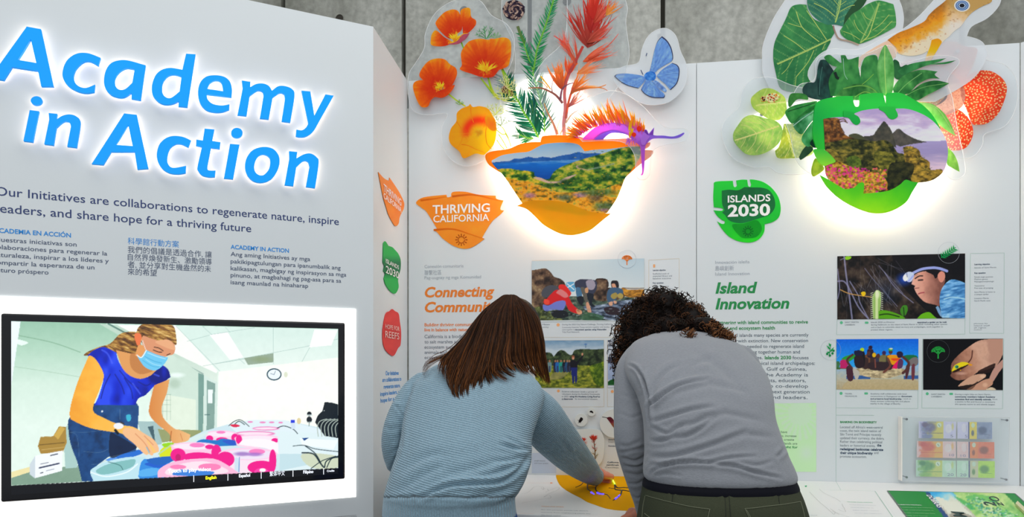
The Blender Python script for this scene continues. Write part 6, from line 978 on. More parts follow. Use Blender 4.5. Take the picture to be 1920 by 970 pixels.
block('lettering', FW, [('Anna\'s', 1140.5, 826, 1152, 2.6), ('Hummingbird', 1140.5, 838, 1160, 2.6), ('California', 1139, 868.5, 1160, 2.6), ('paintbrush', 1137.5, 873.3, 1160, 2.6)], e, DN, pc, bold=.02); block('lettering', FW, [('Calypte anna', 1140.5, 830, 1160, 2.4), ('Castilleja', 1134.5, 878, 1160, 2.4), ('small insects', 1002, 865.5, 1022, 2.4), ('and root system', 1002, 870, 1028, 2.4)], e, MG, pc)
sheet('pale_blue_print', FW, np.array([(997, 850), (1043, 850), (1043, 888), (997, 888)]), .0003, mat('pale_blue_print', (196, 206, 222), .5), pc)
# ================================================================ counter
ct = thing('counter', 'white laminate counter running along the foot of the exhibit walls', 'counter', FW.W(np.array([1.2]), np.array([0.]), .4)[0])
def prism(name, fr, P, v0, v1, m, parent, bev=0):
    """P: (u, off) footprint"""
    n = len(P); V = [fr.W(u, v, o) for v in (v0, v1) for u, o in P]; o_ = mk(name, V, [tuple(range(n))[::-1], tuple(range(n, 2*n))]+[(i, (i+1) % n, n+(i+1) % n, n+i) for i in range(n)], m, parent)
    if bev: b = o_.modifiers.new('b', 'BEVEL'); b.width = bev; b.segments = 2
    return o_
def cend(off):
    s_ = off/float(uX@FW.n); return float((E1+uX*s_-FW.o)@FW.u)-.006
prism('counter_top', FW, [(.165, .001), (cend(.001), .001), (cend(.76), .76), (.165, .76)], TZ-.035, TZ, mat('counter_laminate', (232, 232, 230), .4, var=.015, vscale=2), ct, .002)
prism('counter_front', FW, [(.185, .62), (cend(.62)-.02, .62), (cend(.64)-.02, .64), (.185, .64)], .06, TZ-.036, WHITE, ct); prism('plinth', FW, [(.205, .56), (cend(.56)-.04, .56), (cend(.6)-.04, .6), (.205, .6)], 0, .06, mat('plinth_grey', (96, 98, 100), .6), ct)
# yellow inlay with lit roots
iy = thing('root_display', 'mustard yellow rounded inlay with black roots and tiny green and blue lights', 'display', FT.P(1160, 920, .0))
yc = (1157, 891); gy = lambda s: S(s, 960, 860, 7.385)
ypx = gy('*612,218 612,260 640,330 680,385 760,445 860,500 950,545 1040,600 1150,640 1280,685 1400,708 1500,718 1680,722 1900,715 2100,680 2300,600 2440,480 2520,350 *2540,250')
sheet('yellow_plate', FT, ypx, .0012, mat('mustard_acrylic', (222, 158, 0), .85, spec=.04, var=.1, vscale=3), iy, .001)
BL = mat('root_black', (20, 18, 16), .5)
def root(s_, w, m, name='root', off=.002):
    P = S(s_, 960, 860, 7.385, closed=False); Q = FT.P(P[:, 0], P[:, 1], off); V, Fc = tubeV(Q, np.linspace(w, w*.6, len(Q)), 6); return mk(name, V, Fc, m, iy, smooth=True)
for s_, w_ in (('1425,360 1425,400 1430,430 1480,440 1560,445 1640,460', .003), ('1425,360 1450,400 1480,410 1560,405 1700,420', .0026), ('1520,445 1505,500 1460,545 1400,580', .0028), ('1045,360 1045,420 1080,450 1130,490', .0026), ('1190,360 1160,400 1165,440 1190,470', .003), ('1190,470 1260,490 1320,505 1360,555', .002), ('980,340 950,370 880,400', .0018), ('1340,410 1420,420', .0014)): root(s_, w_, BL)
for s_, col_, e_ in (('1370,285 1400,310 1425,360', (150, 255, 60), 3.5), ('1095,470 1115,480 1135,495', (60, 50, 255), 4), ('1180,475 1220,490 1275,495', (60, 50, 255), 4), ('1430,560 1450,545 1465,538', (60, 90, 255), 4), ('1475,525 1495,505', (60, 50, 255), 4)): root(s_, .003, mat('led_%d_%d' % (col_[0], e_*10), col_, .5, emit=e_), 'root_light', .004)
LN = mat('fine_grey_line', (168, 172, 168), .5)
def tl(s_, ox, oy, k, w=.0005, m=None, name='hand_drawing'): P = S(s_, ox, oy, k, closed=False); return rule(FT, P, w, m or LN, ct, name, .0006)
for s_ in ('120,495 200,480 260,440 300,400 360,385 420,395 440,410 430,430 460,415', '460,465 500,450 600,410 640,400 655,415 620,445 530,480 440,535 500,512 530,520 540,545 500,560', '135,618 300,590 420,565 540,545', '400,405 430,430', '490,420 505,450'): tl(s_, 960, 860, 7.385)
tl('205,340 535,340', 960, 860, 7.385, .0006, mat('arrow_orange', (240, 150, 90), .5), 'arrow_line'); sheet('arrow_head', FT, np.array([(1032, 904.6), (1037.4, 906.1), (1032, 907.6)]), .0006, mat('arrow_orange', (240, 150, 90)), ct)
tl('110,762 310,765', 960, 860, 7.385, .0005, mat('arrow_orange', (240, 150, 90)), 'arrow_line')
block('lettering', FT, [('TOUCH AND REVEAL', 1014.5, 950.3, 1058, 3)], .0006, OI, ct, bold=.03, hw=.0085); block('lettering', FT, [('See this parasitic paintbrush absorb', 1014.5, 956.6, 1103, 3), ('nutrients from neighboring plants like', 1014, 961.6, 1107.5, 3), ('this bush native.', 1014, 966.5, 1052.5, 3)], .0006, BG, ct, hw=.0085)
for s_ in ('330,285 480,440 600,540 700,630 730,655 750,625', '490,240 560,300 640,340 760,395 840,450', '860,480 880,530 905,560 840,555', '800,570 860,600 920,610 900,570', '670,560 760,620 860,660 980,698', '700,600 820,660'): tl(s_, 1480, 890, 8.727)
b_ = Ly(FT, .0006, ct); b_.add(S('1509,911.5 1513,911 1511,914'), (30, 170, 110)); b_.build('arrow_head')
rule(FT, [(1567.6, 903.4), (1576.5, 919.3)], .0005, GL, ct, 'fine_line', .0006); rule(FT, [(1556, 919.2), (1640.5, 921.3)], .0006, mat('green_rule', (110, 180, 150), .5), ct, 'fine_line', .0006); rule(FT, [(1640.5, 921.3), (1673.5, 969.5), (1683, 985)], .0007, mat('green_rule', (110, 180, 150)), ct, 'fine_line', .0006)
rule(FT, [(1700, 1000), (1658.5, 938)], .0001, GL, ct, 'fine_line', .0006)
block('lettering', FT, [('TRACE THE WINGS', 1589, 942, 1637, 3, dict(y1=943.2))], .0006, GI, ct, bold=.03, hw=.0075); block('lettering', FT, [('These flying creatures', 1593, 947.3, 1642.5, 3, dict(y1=948.6)), ('feather-like ray to', 1596, 952.2, 1638, 3, dict(y1=953.4)), ('nibble, attack, crawling', 1599.5, 957.5, 1648, 3, dict(y1=958.8)), ('across the rainforest.', 1603, 962.8, 1655, 3, dict(y1=964.2)), ('ue to', 1507, 949.3, 1513.5, 3, dict(y1=949.5)), ('for food', 1511, 966.6, 1532.5, 3, dict(y1=967.2))], .0006, LG, ct, hw=.0075)
# green interactive plate at the right
tp = thing('reveal_plate', 'recessed green plate on the counter showing an enlarged banknote', 'display', FT.P(1790, 950, .0))
gp_ = lambda s: pts(s, 1660, 900, 7.385)[0]
tpl = gp_('30,152 1790,190 1920,305 2100,470 2600,930 900,930 500,780 300,520')
tpl = np.array([(1664.2, 920.4), (1902.6, 925.6), (1920, 941.3), (1962, 979), (2010, 1020), (1744, 1020), (1699.8, 968)])
def plate(X, Y):
    return c(X, Y)
c = Cv(1660, 916, 2014, 1024, 2); c.src(1660, 900, 7.385); c.fill((0, 128, 46))
c.poly('*590,165 *1640,180 *1760,300 *2300,900 *1300,900 *870,517', lambda X, Y: ramp(fbm(X-Y, X+Y, 22, 4, 4), (.25, (110, 180, 90)), (.5, (166, 206, 120)), (.75, (206, 220, 150))), sm=False)
c.poly('*600,165 *930,170 *1260,517 *1560,900 *1300,900 *880,517', lambda X, Y: ramp((Y-922)/30+(fbm(X, Y, 16, 6)-.5)*.8, (0, (40, 160, 220)), (.35, (120, 196, 220)), (.6, (210, 216, 200)), (1, (190, 186, 170))), sm=False); c.poly('690,250 780,250 850,290 1000,300 1100,400 1200,500 *900,500 *760,330', (214, 216, 200)); c.poly('900,470 1000,450 1120,470 1200,517 1000,560 900,520', (120, 110, 96), .6)
c.poly('*545,165 *600,165 *880,517 *1180,900 *1110,900 *810,517', (24, 66, 120), sm=False)
c.poly('960,230 1100,290 1250,400 1180,410 1060,330', (60, 170, 80), .8); c.poly('1100,240 1300,210 1500,250 1560,330 1400,300 1250,290', (70, 176, 90), .7); c.line('1200,190 1400,260 1700,420', 2, (120, 190, 90)); c.poly('1600,420 1800,480 1900,600 1700,560', (90, 190, 90), .6)
for i in range(260):
    t = R.random(); x = 1130+t*640+R.uniform(-60, 160); y = 250+t*330+R.uniform(-60, 120); c.ell(x, y, R.uniform(8, 20), R.uniform(4, 10), [(20, 140, 120), (30, 160, 150), (210, 220, 206), (20, 110, 60), (190, 214, 200)][R.randrange(5)], .75)
sheet('plate_print', FT, tpl, .002, PRINT, tp, .001, lambda X, Y: c(X, Y), 2.0); rule(FT, tpl, .0022, mat('green_rim', (0, 66, 34), .3), tp, 'plate_rim', .0024, close=True)
def rot_text(s_, x0, y0, x1, y1, hw, m, bold=0): return block('lettering', FT, [(s_, x0, y0, x1, 3, dict(y1=y1, hw=hw))], .0032, m, tp, bold=bold)
rot_text('DOBRAS', 1736.5, 928.5, 1758.5, 952, .014, PW, .02); INKD = mat('dark_teal_ink', (16, 60, 56), .5)
oo = S('1855,932.2 1861,930.9 1868,932.3 1873,936 1873,939 1867,940 1860,938.6 1855,935.2'); oi = S('1857.5,932.8 1862,932.4 1868,934.3 1871,937 1869,938.6 1864,938 1859,935.6'); sheet('numeral', FT, [oo, oi], .0032, INKD, tp); rot_text('2', 1869, 949.5, 1863.5, 941.5, .03, INKD, .02); rot_text('z', 1884, 949, 1877, 942, .022, INKD, .0); rot_text('M', 1813, 970, 1806, 961, .03, INKD, .04)
block('lettering', FT, [('SLIDE TO REVEAL', 1684.5, 947.3, 1729, 3, dict(y1=948.2))], .0032, PW, tp, bold=.03, hw=.009); block('lettering', FT, [('a watermark in the banknote,', 1688, 952.2, 1751, 3, dict(y1=953.4)), ('small creatures hidden in', 1692, 957, 1751, 3, dict(y1=958.2)), ('forests. Celebrate how they', 1696, 962.6, 1754, 3, dict(y1=964)), ('help our home.', 1700, 968, 1742, 3, dict(y1=969))], .0032, mat('pale_green_lettering', (170, 214, 160), .5), tp, hw=.009)
sl_ = S('*1904,944 *1908,939.5 1925,955 *1950,975 *1944,982'); sheet('slider_handle', FT, sl_, .012, mat('pale_wood_handle', (214, 206, 160), .4), tp, .009)
# ================================================================ people
from mathutils.bvhtree import BVHTree
def ringloft(sl, n=56, dens=9, shrink=0., ex=2.25):
    """slices (y, left x, right x, depth, half thickness): horizontal rings, closed at both ends"""
    A = np.array(sl, float); k = len(A); t = np.linspace(0, k-1, (k-1)*dens+1); i = np.clip(t.astype(int), 0, k-2); f = (t-i)[:, None]
    p0 = A[np.clip(i-1, 0, k-1)]; p1 = A[i]; p2 = A[i+1]; p3 = A[np.clip(i+2, 0, k-1)]; B = .5*((2*p1)+(p2-p0)*f+(2*p0-5*p1+4*p2-p3)*f*f+(3*p1-p0-3*p2+p3)*f**3)
    V = []; an = np.arange(n)/n*2*math.pi; c, s_ = np.cos(an), np.sin(an)
    for y, xl, xr, d, b in B:
        xc = ((xl+xr)/2-CX)/F*d; a = max(.004, (xr-xl)/2/F*d-shrink); b = max(.004, b-shrink); z = EYE+(HY-y)/F*d
        V.append(np.stack([xc+a*np.sign(c)*np.abs(c)**(2/ex), d+b*np.sign(s_)*np.abs(s_)**(2/ex), np.full(n, z)], -1))
    m = len(V); V = np.concatenate(V); Fc = [(q*n+j, q*n+(j+1) % n, (q+1)*n+(j+1) % n, (q+1)*n+j) for q in range(m-1) for j in range(n)]
    if V[0, 2] > V[-1, 2]: Fc = [f_[::-1] for f_ in Fc]; caps = [tuple(range(n)), tuple(range((m-1)*n, m*n))[::-1]]
    else: caps = [tuple(range(n))[::-1], tuple(range((m-1)*n, m*n))]
    return V, Fc+caps
def limb(P, dens=5, ns=20, rs=None):
    """points (x, y, depth, radius in pixels) -> rounded tapering tube"""
    A = np.array([[*D(x, y, d), r*d/F] for x, y, d, r in P]) if rs is None else np.array(P, float); k = len(A); t = np.linspace(0, k-1, (k-1)*dens+1); i = np.clip(t.astype(int), 0, k-2); f = (t-i)[:, None]
    p0 = A[np.clip(i-1, 0, k-1)]; p1 = A[i]; p2 = A[i+1]; p3 = A[np.clip(i+2, 0, k-1)]; B = .5*((2*p1)+(p2-p0)*f+(2*p0-5*p1+4*p2-p3)*f*f+(3*p1-p0-3*p2+p3)*f**3)
    def cap(a, b):
        d = (a[:3]-b[:3]); d /= np.linalg.norm(d)+1e-9; return [np.r_[a[:3]+d*a[3]*math.sin(q), a[3]*max(.04, math.cos(q))] for q in (1.5, 1.2, .8, .4)]
    B = np.array(cap(B[0], B[1])+list(B)+cap(B[-1], B[-2])[::-1]); return tubeV(B[:, :3], B[:, 3], ns)
def fixnormals(me):
    import bmesh
    b = bmesh.new(); b.from_mesh(me); bmesh.ops.recalc_face_normals(b, faces=b.faces); b.to_mesh(me); b.free()
def union(parts, voxel, smooth=2, fac=.5):
    b = MB(); [b.add(*p) for p in parts]; me = bpy.data.meshes.new('u'); me.from_pydata(np.concatenate(b.V).tolist(), [], b.F); fixnormals(me)
    o = bpy.data.objects.new('u', me); COL.objects.link(o); r = o.modifiers.new('r', 'REMESH'); r.mode = 'VOXEL'; r.voxel_size = voxel
    s_ = o.modifiers.new('s', 'SMOOTH'); s_.factor = fac; s_.iterations = smooth
    bpy.context.view_layer.update(); m = bpy.data.meshes.new_from_object(o.evaluated_get(bpy.context.evaluated_depsgraph_get())); V = np.zeros(len(m.vertices)*3); m.vertices.foreach_get('co', V); N = np.zeros(len(m.vertices)*3); m.vertex_normals.foreach_get('vector', N)
    Fc = np.zeros(len(m.loops), int); m.loops.foreach_get('vertex_index', Fc); ls = np.zeros(len(m.polygons), int); m.polygons.foreach_get('loop_total', ls); fl = []; k = 0
    Fl = Fc.tolist()
    for n_ in ls.tolist(): fl.append(tuple(Fl[k:k+n_])); k += n_
    bpy.data.objects.remove(o); bpy.data.meshes.remove(me); bpy.data.meshes.remove(m); return V.reshape(-1, 3), fl, N.reshape(-1, 3)
def folds(V, N, FL_):
    px, py = proj(V); D_ = np.zeros(len(V)); face = np.clip(-N[:, 1]*2, 0, 1)
    for s_, org_, w_, dep in FL_:
        P = S(s_, *org_, closed=False) if isinstance(s_, str) else np.array(s_, float); x0, y0 = P.min(0)-6*w_; x1, y1 = P.max(0)+6*w_; k = np.where((px > x0) & (px < x1) & (py > y0) & (py < y1) & (N[:, 1] < .15))[0]
        if not len(k): continue
        best = np.full(len(k), 1e9); sg_ = np.zeros(len(k)); tt = np.zeros(len(k)); n = len(P)-1
        for i in range(n):
            a, b = P[i], P[i+1]; d = b-a; L2 = d@d+1e-9; t = np.clip(((px[k]-a[0])*d[0]+(py[k]-a[1])*d[1])/L2, 0, 1); ex, ey = px[k]-a[0]-t*d[0], py[k]-a[1]-t*d[1]; q = np.hypot(ex, ey); c = q < best; best[c] = q[c]; sg_[c] = np.sign(d[0]*ey-d[1]*ex)[c]; tt[c] = ((i+t)/n)[c]
        env = np.sin(np.clip(tt, .02, .98)*math.pi)**.5; D_[k] += env*dep*(-np.exp(-(best/w_)**2)+.75*np.exp(-((best-2.1*w_)/(1.5*w_))**2))
    return V+N*(D_*face)[:, None]*.001
def fabric(name, col, var, rough, kind):
    m, nt, b = nm(name); L = nt.links.new; tc = nt.nodes.new('ShaderNodeTexCoord'); c = lin(col)
    n = nt.nodes.new('ShaderNodeTexNoise'); n.inputs['Detail'].default_value = 4; mp = nt.nodes.new('ShaderNodeMapping'); L(tc.outputs['Object'], mp.inputs[0]); L(mp.outputs[0], n.inputs['Vector'])
    mp.inputs['Scale'].default_value = {'knit': (160, 160, 420), 'rib': (260, 260, 260), 'twill': (300, 300, 700)}[kind]; n.inputs['Scale'].default_value = 1.0
    mx = nt.nodes.new('ShaderNodeMix'); mx.data_type = 'RGBA'; mx.inputs[6].default_value = tuple(c*(1-var))+(1,); mx.inputs[7].default_value = tuple(np.minimum(c*(1+var), 1))+(1,); L(n.outputs['Fac'], mx.inputs[0]); L(mx.outputs[2], b.inputs['Base Color'])
    b.inputs['Roughness'].default_value = rough; b.inputs['Specular IOR Level'].default_value = .15; b.inputs['Sheen Weight'].default_value = .25 if kind != 'twill' else .0; b.inputs['Sheen Roughness'].default_value = .6
    bp = nt.nodes.new('ShaderNodeBump'); bp.inputs['Distance'].default_value = .002; bp.inputs['Strength'].default_value = .35; L(n.outputs['Fac'], bp.inputs['Height'])
    if kind == 'rib':
        a = nt.nodes.new('ShaderNodeAttribute'); a.attribute_name = 'rib'; ml = nt.nodes.new('ShaderNodeMath'); ml.operation = 'SINE'; L(a.outputs['Fac'], ml.inputs[0]); bp.inputs['Strength'].default_value = .3
        b2 = nt.nodes.new('ShaderNodeBump'); b2.inputs['Distance'].default_value = .0016; b2.inputs['Strength'].default_value = .9; L(ml.outputs[0], b2.inputs['Height']); L(bp.outputs[0], b2.inputs['Normal']); L(b2.outputs[0], b.inputs['Normal'])
    else: L(bp.outputs[0], b.inputs['Normal'])
    return m
def skinm(name, col):
    m = mat(name, col, .45, var=.08, vscale=14, bump=.08, bscale=220); b = m.node_tree.nodes['Principled BSDF']; b.inputs['Subsurface Weight'].default_value = .12; b.inputs['Subsurface Radius'].default_value = (.012, .005, .003); return m
def onmesh(V, Fc, pxs, lift=.001):
    t = BVHTree.FromPolygons([tuple(v) for v in V], Fc); out = []
    for x, y in pxs:
        d = Vector(((x-CX)/F, 1, (HY-y)/F)).normalized(); h = t.ray_cast(Vector((0, 0, EYE)), d)
        if h[0] is not None: out.append(np.array(h[0]-d*lift))
    return np.array(out)
def headparts(c, fwd, up, r=(.074, .095, .112)):
    """cranium, jaw, nose, lips, ears placed about the head centre c"""
    f = nrm(fwd); u = np.array(up, float); u = nrm(u-f*(u@f)); s_ = np.cross(f, u); B = np.stack([s_, f, u]); T = lambda V: c+V@B; out = []
    V, Fc = ico((0, 0, 0), r, 24, 16); V[:, 2] = np.where(V[:, 2] < 0, V[:, 2]*1.08, V[:, 2]); jaw = np.clip(-V[:, 2]/r[2], 0, 1); V[:, 0] *= 1-.3*jaw; V[:, 1] = np.where(V[:, 1] < 0, V[:, 1]*(1-.35*jaw), V[:, 1]); out.append((T(V), Fc))
    for cc, rr in (((0, .094, -.022), (.013, .018, .013)), ((0, .09, -.005), (.009, .014, .024)), ((0, .088, -.06), (.022, .01, .007)), ((0, .078, -.1), (.024, .02, .016)), ((.074, -.004, -.012), (.008, .018, .03)), ((-.074, -.004, -.012), (.008, .018, .03)), ((.032, .08, .012), (.018, .012, .006)), ((-.032, .08, .012), (.018, .012, .006))):
        V, Fc = ico(cc, rr, 12, 8); out.append((T(V), Fc))
    return out, T
def hand(w0, palm_dir, nrm_dir, thumb_side, curls, spread=.0, L=.178, s=1.):
    """wrist point, direction to the knuckles, back-of-hand normal; curls: bend per finger (index..little) in radians per joint"""
    d = nrm(palm_dir); n_ = nrm(np.array(nrm_dir, float)-d*(np.array(nrm_dir)@d)); sd = np.cross(d, n_)*thumb_side; out = []
    kn = [w0+d*.082*s+sd*o_*s for o_ in (.028, .009, -.011, -.029)]
    for i, k in enumerate(kn): out.append(limb([[*(w0+sd*(.015-.01*i)*s+d*.004), .017*s], [*(w0+d*.045*s+(k-w0-d*.082*s)*.8), .0145*s], [*k, .0118*s]], 4, 12, True))
    for i, (k, fl) in enumerate(zip(kn, (.074, .081, .075, .06))):
        p = k.copy(); a = .15 if curls[i] < .3 else .3; dd = nrm(d+sd*(.09-.06*i)*(1+spread)); P = [[*p, .0098*s]]
        for q, seg in enumerate((.46, .31, .23)):
            a += curls[i] if q or curls[i] > .3 else curls[i]*.5; v = dd*math.cos(a)-n_*math.sin(a); p = p+v*fl*seg*s; P.append([*p, (.0088, .0078, .0066)[q]*s])
        out.append(limb(P, 4, 10, True))
    t0 = w0+d*.022*s+sd*.026*s-n_*.006; t1 = t0+nrm(d*.65+sd*.7-n_*.35)*.04*s; t2 = t1+nrm(d*.85+sd*.25-n_*.4)*.032*s; t3 = t2+nrm(d*.9+sd*.0-n_*.45)*.026*s
    out.append(limb([[*t0, .0145*s], [*t1, .0115*s], [*t2, .0098*s], [*t3, .0078*s]], 4, 10, True)); return out
def shoe(x, y, m, par, yaw=0.):
    c_, s_ = math.cos(yaw), math.sin(yaw); 
    for nme, rings, mm in (('shoe', [(.002, .0, .045, .13), (.02, .0, .05, .135), (.045, .0, .046, .128), (.065, -.015, .042, .1), (.09, -.045, .038, .06), (.11, -.05, .04, .05)], m), ('sole', [(0.0, 0, .05, .137), (.012, 0, .053, .14), (.02, 0, .052, .139)], mat('shoe_sole', (210, 206, 198), .7))):
        V = []; n = 28; a = np.arange(n)/n*2*math.pi
        for z, oy, rx, ry in rings: X_, Y2 = rx*np.cos(a)*(1+.12*np.sin(a)), oy+ry*np.sin(a)+.04; V.append(np.stack([x+X_*c_-Y2*s_, y+X_*s_+Y2*c_, np.full(n, z)], -1))
        m_ = len(V); mk(nme, np.concatenate(V), [(q*n+j, q*n+(j+1) % n, (q+1)*n+(j+1) % n, (q+1)*n+j) for q in range(m_-1) for j in range(n)]+[tuple(range(n))[::-1], tuple(range((m_-1)*n, m_*n))], mm, par, smooth=True)
HAIR = vmat('hair_strands', .5, spec=.12)
# ---------------------------------------------------------------- right-hand visitor: grey sweater, curly hair
p2 = thing('person', 'person seen from behind leaning over the counter, dark curly hair, grey sweater, olive trousers', 'person', (.5, 1.68, 0))
TS2 = [(619, 1258, 1292, 2.12, .03), (623, 1236, 1318, 2.09, .06), (631, 1210, 1342, 2.05, .09), (645, 1186, 1380, 2.0, .115), (675, 1174, 1412, 1.93, .13), (705, 1176, 1433, 1.87, .135), (743, 1196, 1443, 1.8, .135), (780, 1206, 1447, 1.755, .13), (808, 1209, 1455, 1.73, .13), (849, 1210, 1470, 1.7, .132), (873, 1208, 1481, 1.69, .135), (890, 1208, 1487, 1.685, .138), (899, 1211, 1486, 1.685, .136)]
ARM2 = [(1200, 672, 2.0, 30), (1186, 698, 1.975, 32), (1183, 745, 1.92, 32), (1184, 795, 1.87, 33), (1186, 828, 1.85, 33.5), (1190, 865, 1.86, 28), (1197, 905, 1.87, 22), (1204, 938, 1.885, 17), (1207, 962, 1.895, 14)]
ARM2R = [(1385, 680, 1.98, 34), (1402, 720, 1.95, 34), (1405, 790, 1.98, 32), (1395, 850, 2.03, 26), (1385, 905, 2.08, 20), (1380, 935, 2.1, 15)]
V, Fc, N = union([ringloft(TS2), limb(ARM2), limb(ARM2R)], .0046, 3)
c1140 = (1140, 600, 4.85); c1780 = (1140, 780, 5.05)
FO2 = [('375,930 378,800 430,745 520,672 620,612 740,572 900,545', c1140, 2.8, 10), ('395,720 420,620 480,520 560,450 640,415', c1140, 4, 5), ('190,408 262,450 322,545 358,650 374,760', c1140, 2.2, 11), ('374,760 376,850 372,960', c1140, 2.4, 8), ('310,440 322,500 330,560', c1140, 2.5, 3), ('760,420 870,372 980,350', c1140, 5, 3), ('400,930 560,880 760,820 960,790', c1140, 3.6, 6), ('640,980 780,940 980,850', c1140, 4, 4),
       ('400,100 560,170 640,120 760,60', c1780, 3, 5), ('400,385 600,385 800,335 1000,272 1150,210 1300,150', c1780, 4.2, 7), ('640,210 760,190 900,110 1020,10', c1780, 3.4, 6), ('400,230 500,240 640,200', c1780, 3, 5), ('395,560 460,505 600,460 800,440 950,445 1150,400 1400,382', c1780, 2.6, 6.5), ('950,455 1200,480 1400,540 1640,590', c1780, 2.8, 6), ('400,465 560,470 700,430', c1780, 2.6, 4), ('1600,390 1640,350 1660,320', c1780, 3, 5), ('1250,450 1400,470 1560,430', c1780, 3, 3), ('420,570 560,550 700,570', c1780, 2.4, 3),
       ('140,395 260,425 385,350', c1780, 2.6, 4.5), ('110,350 250,320 385,290', c1780, 2.8, 4), ('150,470 280,482 380,430', c1780, 2.4, 4), ('170,540 280,560 375,520', c1780, 2.6, 3), ('190,640 290,640 360,580', c1780, 2.4, 4), ('230,760 290,780 330,740', c1780, 2.2, 4), ('120,280 200,290 300,240', c1780, 3.4, 3), ([(1300, 660), (1350, 690), (1400, 740)], None, 7, 3), ([(1260, 740), (1330, 720), (1400, 735)], None, 5, 3), ([(1290, 800), (1360, 775), (1430, 790)], None, 5, 3), ([(1340, 840), (1400, 815), (1450, 820)], None, 5, 3), ([(1165, 740), (1190, 748), (1208, 740)], None, 3, 2), ([(1160, 775), (1185, 784), (1208, 776)], None, 3, 2.4)]
V = folds(V, N, FO2); sw2 = mk('sweater', V, Fc, fabric('grey_melange_knit', (130, 133, 139), .2, .85, 'knit'), p2, smooth=True); sw2['label'] = 'thin grey crew-neck sweater with drag folds'
# ribbed hem and black shirt below it
BT2 = [(880, 1215, 1480, 1.685, .13), (895, 1212, 1484, 1.685, .134), (906, 1207, 1489, 1.685, .138), (913, 1206, 1491, 1.685, .138)]
V2, F2 = ringloft(BT2); mk('undershirt', V2, F2, mat('black_jersey', (10, 11, 22), .8, spec=.2), p2, smooth=True)['label'] = 'black shirt hem showing under the sweater'
TR2 = [(905, 1209, 1488, 1.685, .13), (912, 1207, 1490, 1.685, .137), (935, 1203, 1499, 1.68, .15), (970, 1197, 1509, 1.68, .16), (1005, 1192, 1516, 1.68, .16), (1045, 1192, 1516, 1.69, .15), (1075, 1200, 1508, 1.7, .13)]
def legs(cx, cy, gap, ztop, y0, r0):
    out = []
    for s_ in (-1, 1): out.append(limb([[cx+s_*gap*.95, y0, ztop, r0], [cx+s_*gap, y0+.0, ztop-.18, r0*.93], [cx+s_*(gap+.005), y0+.01, .5, r0*.72], [cx+s_*(gap+.01), y0-.005, .32, r0*.66], [cx+s_*(gap+.01), y0-.02, .12, r0*.58]], 5, 22, True))
    return out
V3, F3, N3 = union([ringloft(TR2)]+legs(.525, 1.69, .095, .9, 1.69, .1), .006, 3); V3 = folds(V3, N3, [([(1356, 905), (1362, 940), (1368, 985)], None, 3, 2.5), ([(1261, 912), (1260, 945)], None, 2.5, 1.5), ([(1458, 912), (1462, 945)], None, 2.5, 1.5)])
mk('trousers', V3, F3, fabric('olive_twill', (60, 64, 48), .22, .85, 'twill'), p2, smooth=True)['label'] = 'dark olive trousers with stitched back pockets'
STI = mat('stitch_thread', (118, 122, 98), .8)
def stitch(s_, w_=.0007, n_='stitching', org_=c1780, sm=True):
    P = S(s_, *org_, closed=False, n=8) if sm else pts(s_, *org_)[0]; Q = onmesh(V3, F3, P, .0012)
    if len(Q) > 2: Va, Fa = tubeV(Q, w_, 5); mk(n_, Va, Fa, STI, p2, smooth=True)
for s_ in ('355,755 480,790 600,820 780,860 965,885', '965,885 955,925 940,985', '350,760 330,860 320,985', '345,925 370,945 400,965', '1295,880 1400,872 1500,858 1660,840 1825,812', '1825,812 1845,880 1870,985', '1297,880 1320,930 1345,985', '1310,890 1335,935 1362,985'): stitch(s_)
DK = mat('dark_seam', (34, 38, 28), .9); STI2 = STI
for s_ in ('1140,668 1150,800 1165,985', '1100,672 1108,800 1118,985', '622,665 614,740 606,822', '1602,665 1612,740 1624,832'):
    P = S(s_, *c1780, closed=False, n=8); Q = onmesh(V3, F3, P, .0004); Va, Fa = tubeV(Q, .0009, 5); mk('seam', Va, Fa, DK, p2, smooth=True)
Q = onmesh(V3, F3, [(1352, 911), (1360, 911.2), (1368, 911)], .004)
if len(Q) == 3: bl = MB(); Va, Fa = tubeV(Q, .0045, 8); bl.add(Va, Fa); bl.build('belt_loop', mat('olive_loop', (72, 76, 58), .85), p2, True)
# body under the clothes: one surface, head bowed towards the wall
HC2 = D(1240, 612, 2.24); hp, T2 = headparts(HC2, (-.1, .62, -.78), (-.05, .75, .6))
W2 = D(1208, 970, 1.9); W2[2] = TZ+.035; h2 = hand(W2, (.05, .8, -.12), (0, .1, 1), -1, (.12, .14, .16, .2), .3); W3 = D(1379, 940, 2.11); h3 = hand(W3, (-.1, .9, -.3), (0, .3, 1), 1, (.12, .14, .16, .2), .3)
parts = [ringloft(TS2[3:], shrink=.02), limb([(1268, 664, 2.06, 26), (1258, 646, 2.14, 24), (1250, 628, 2.2, 26)]), ringloft([(880, 1225, 1470, 1.69, .1), (905, 1219, 1478, 1.69, .11), (970, 1210, 1497, 1.69, .13), (1045, 1205, 1503, 1.69, .12), (1075, 1212, 1497, 1.7, .1)]), limb([(x, y, d, r*.62) for x, y, d, r in ARM2[:-2]]+[(1205, 945, 1.893, 10.5)], 5, 16)] + [limb([[*D(1205, 945, 1.893), .016], [*(W2+nrm(W2-D(1205, 945, 1.893))*.004), .0165]], 4, 14, True)]+[limb([(x, y, d, r*.62) for x, y, d, r in ARM2R[:-1]]+[(1380, 932, 2.095, 10)], 5, 16), limb([[*D(1380, 932, 2.095), .017], [*W3, .017]], 4, 12, True)]+h2+h3+hp+legs(.525, 1.69, .095, .9, 1.69, .08)
for s_ in (-1, 1): parts.append(limb([[.525+s_*.105, 1.67, .16, .045], [.525+s_*.105, 1.68, .06, .035], [.525+s_*.11, 1.8, .04, .03]], 4, 14, True))
Vb, Fb, Nb = union(parts, .0048, 2); mk('body', Vb, Fb, skinm('skin_warm', (196, 120, 92)), p2, smooth=True)
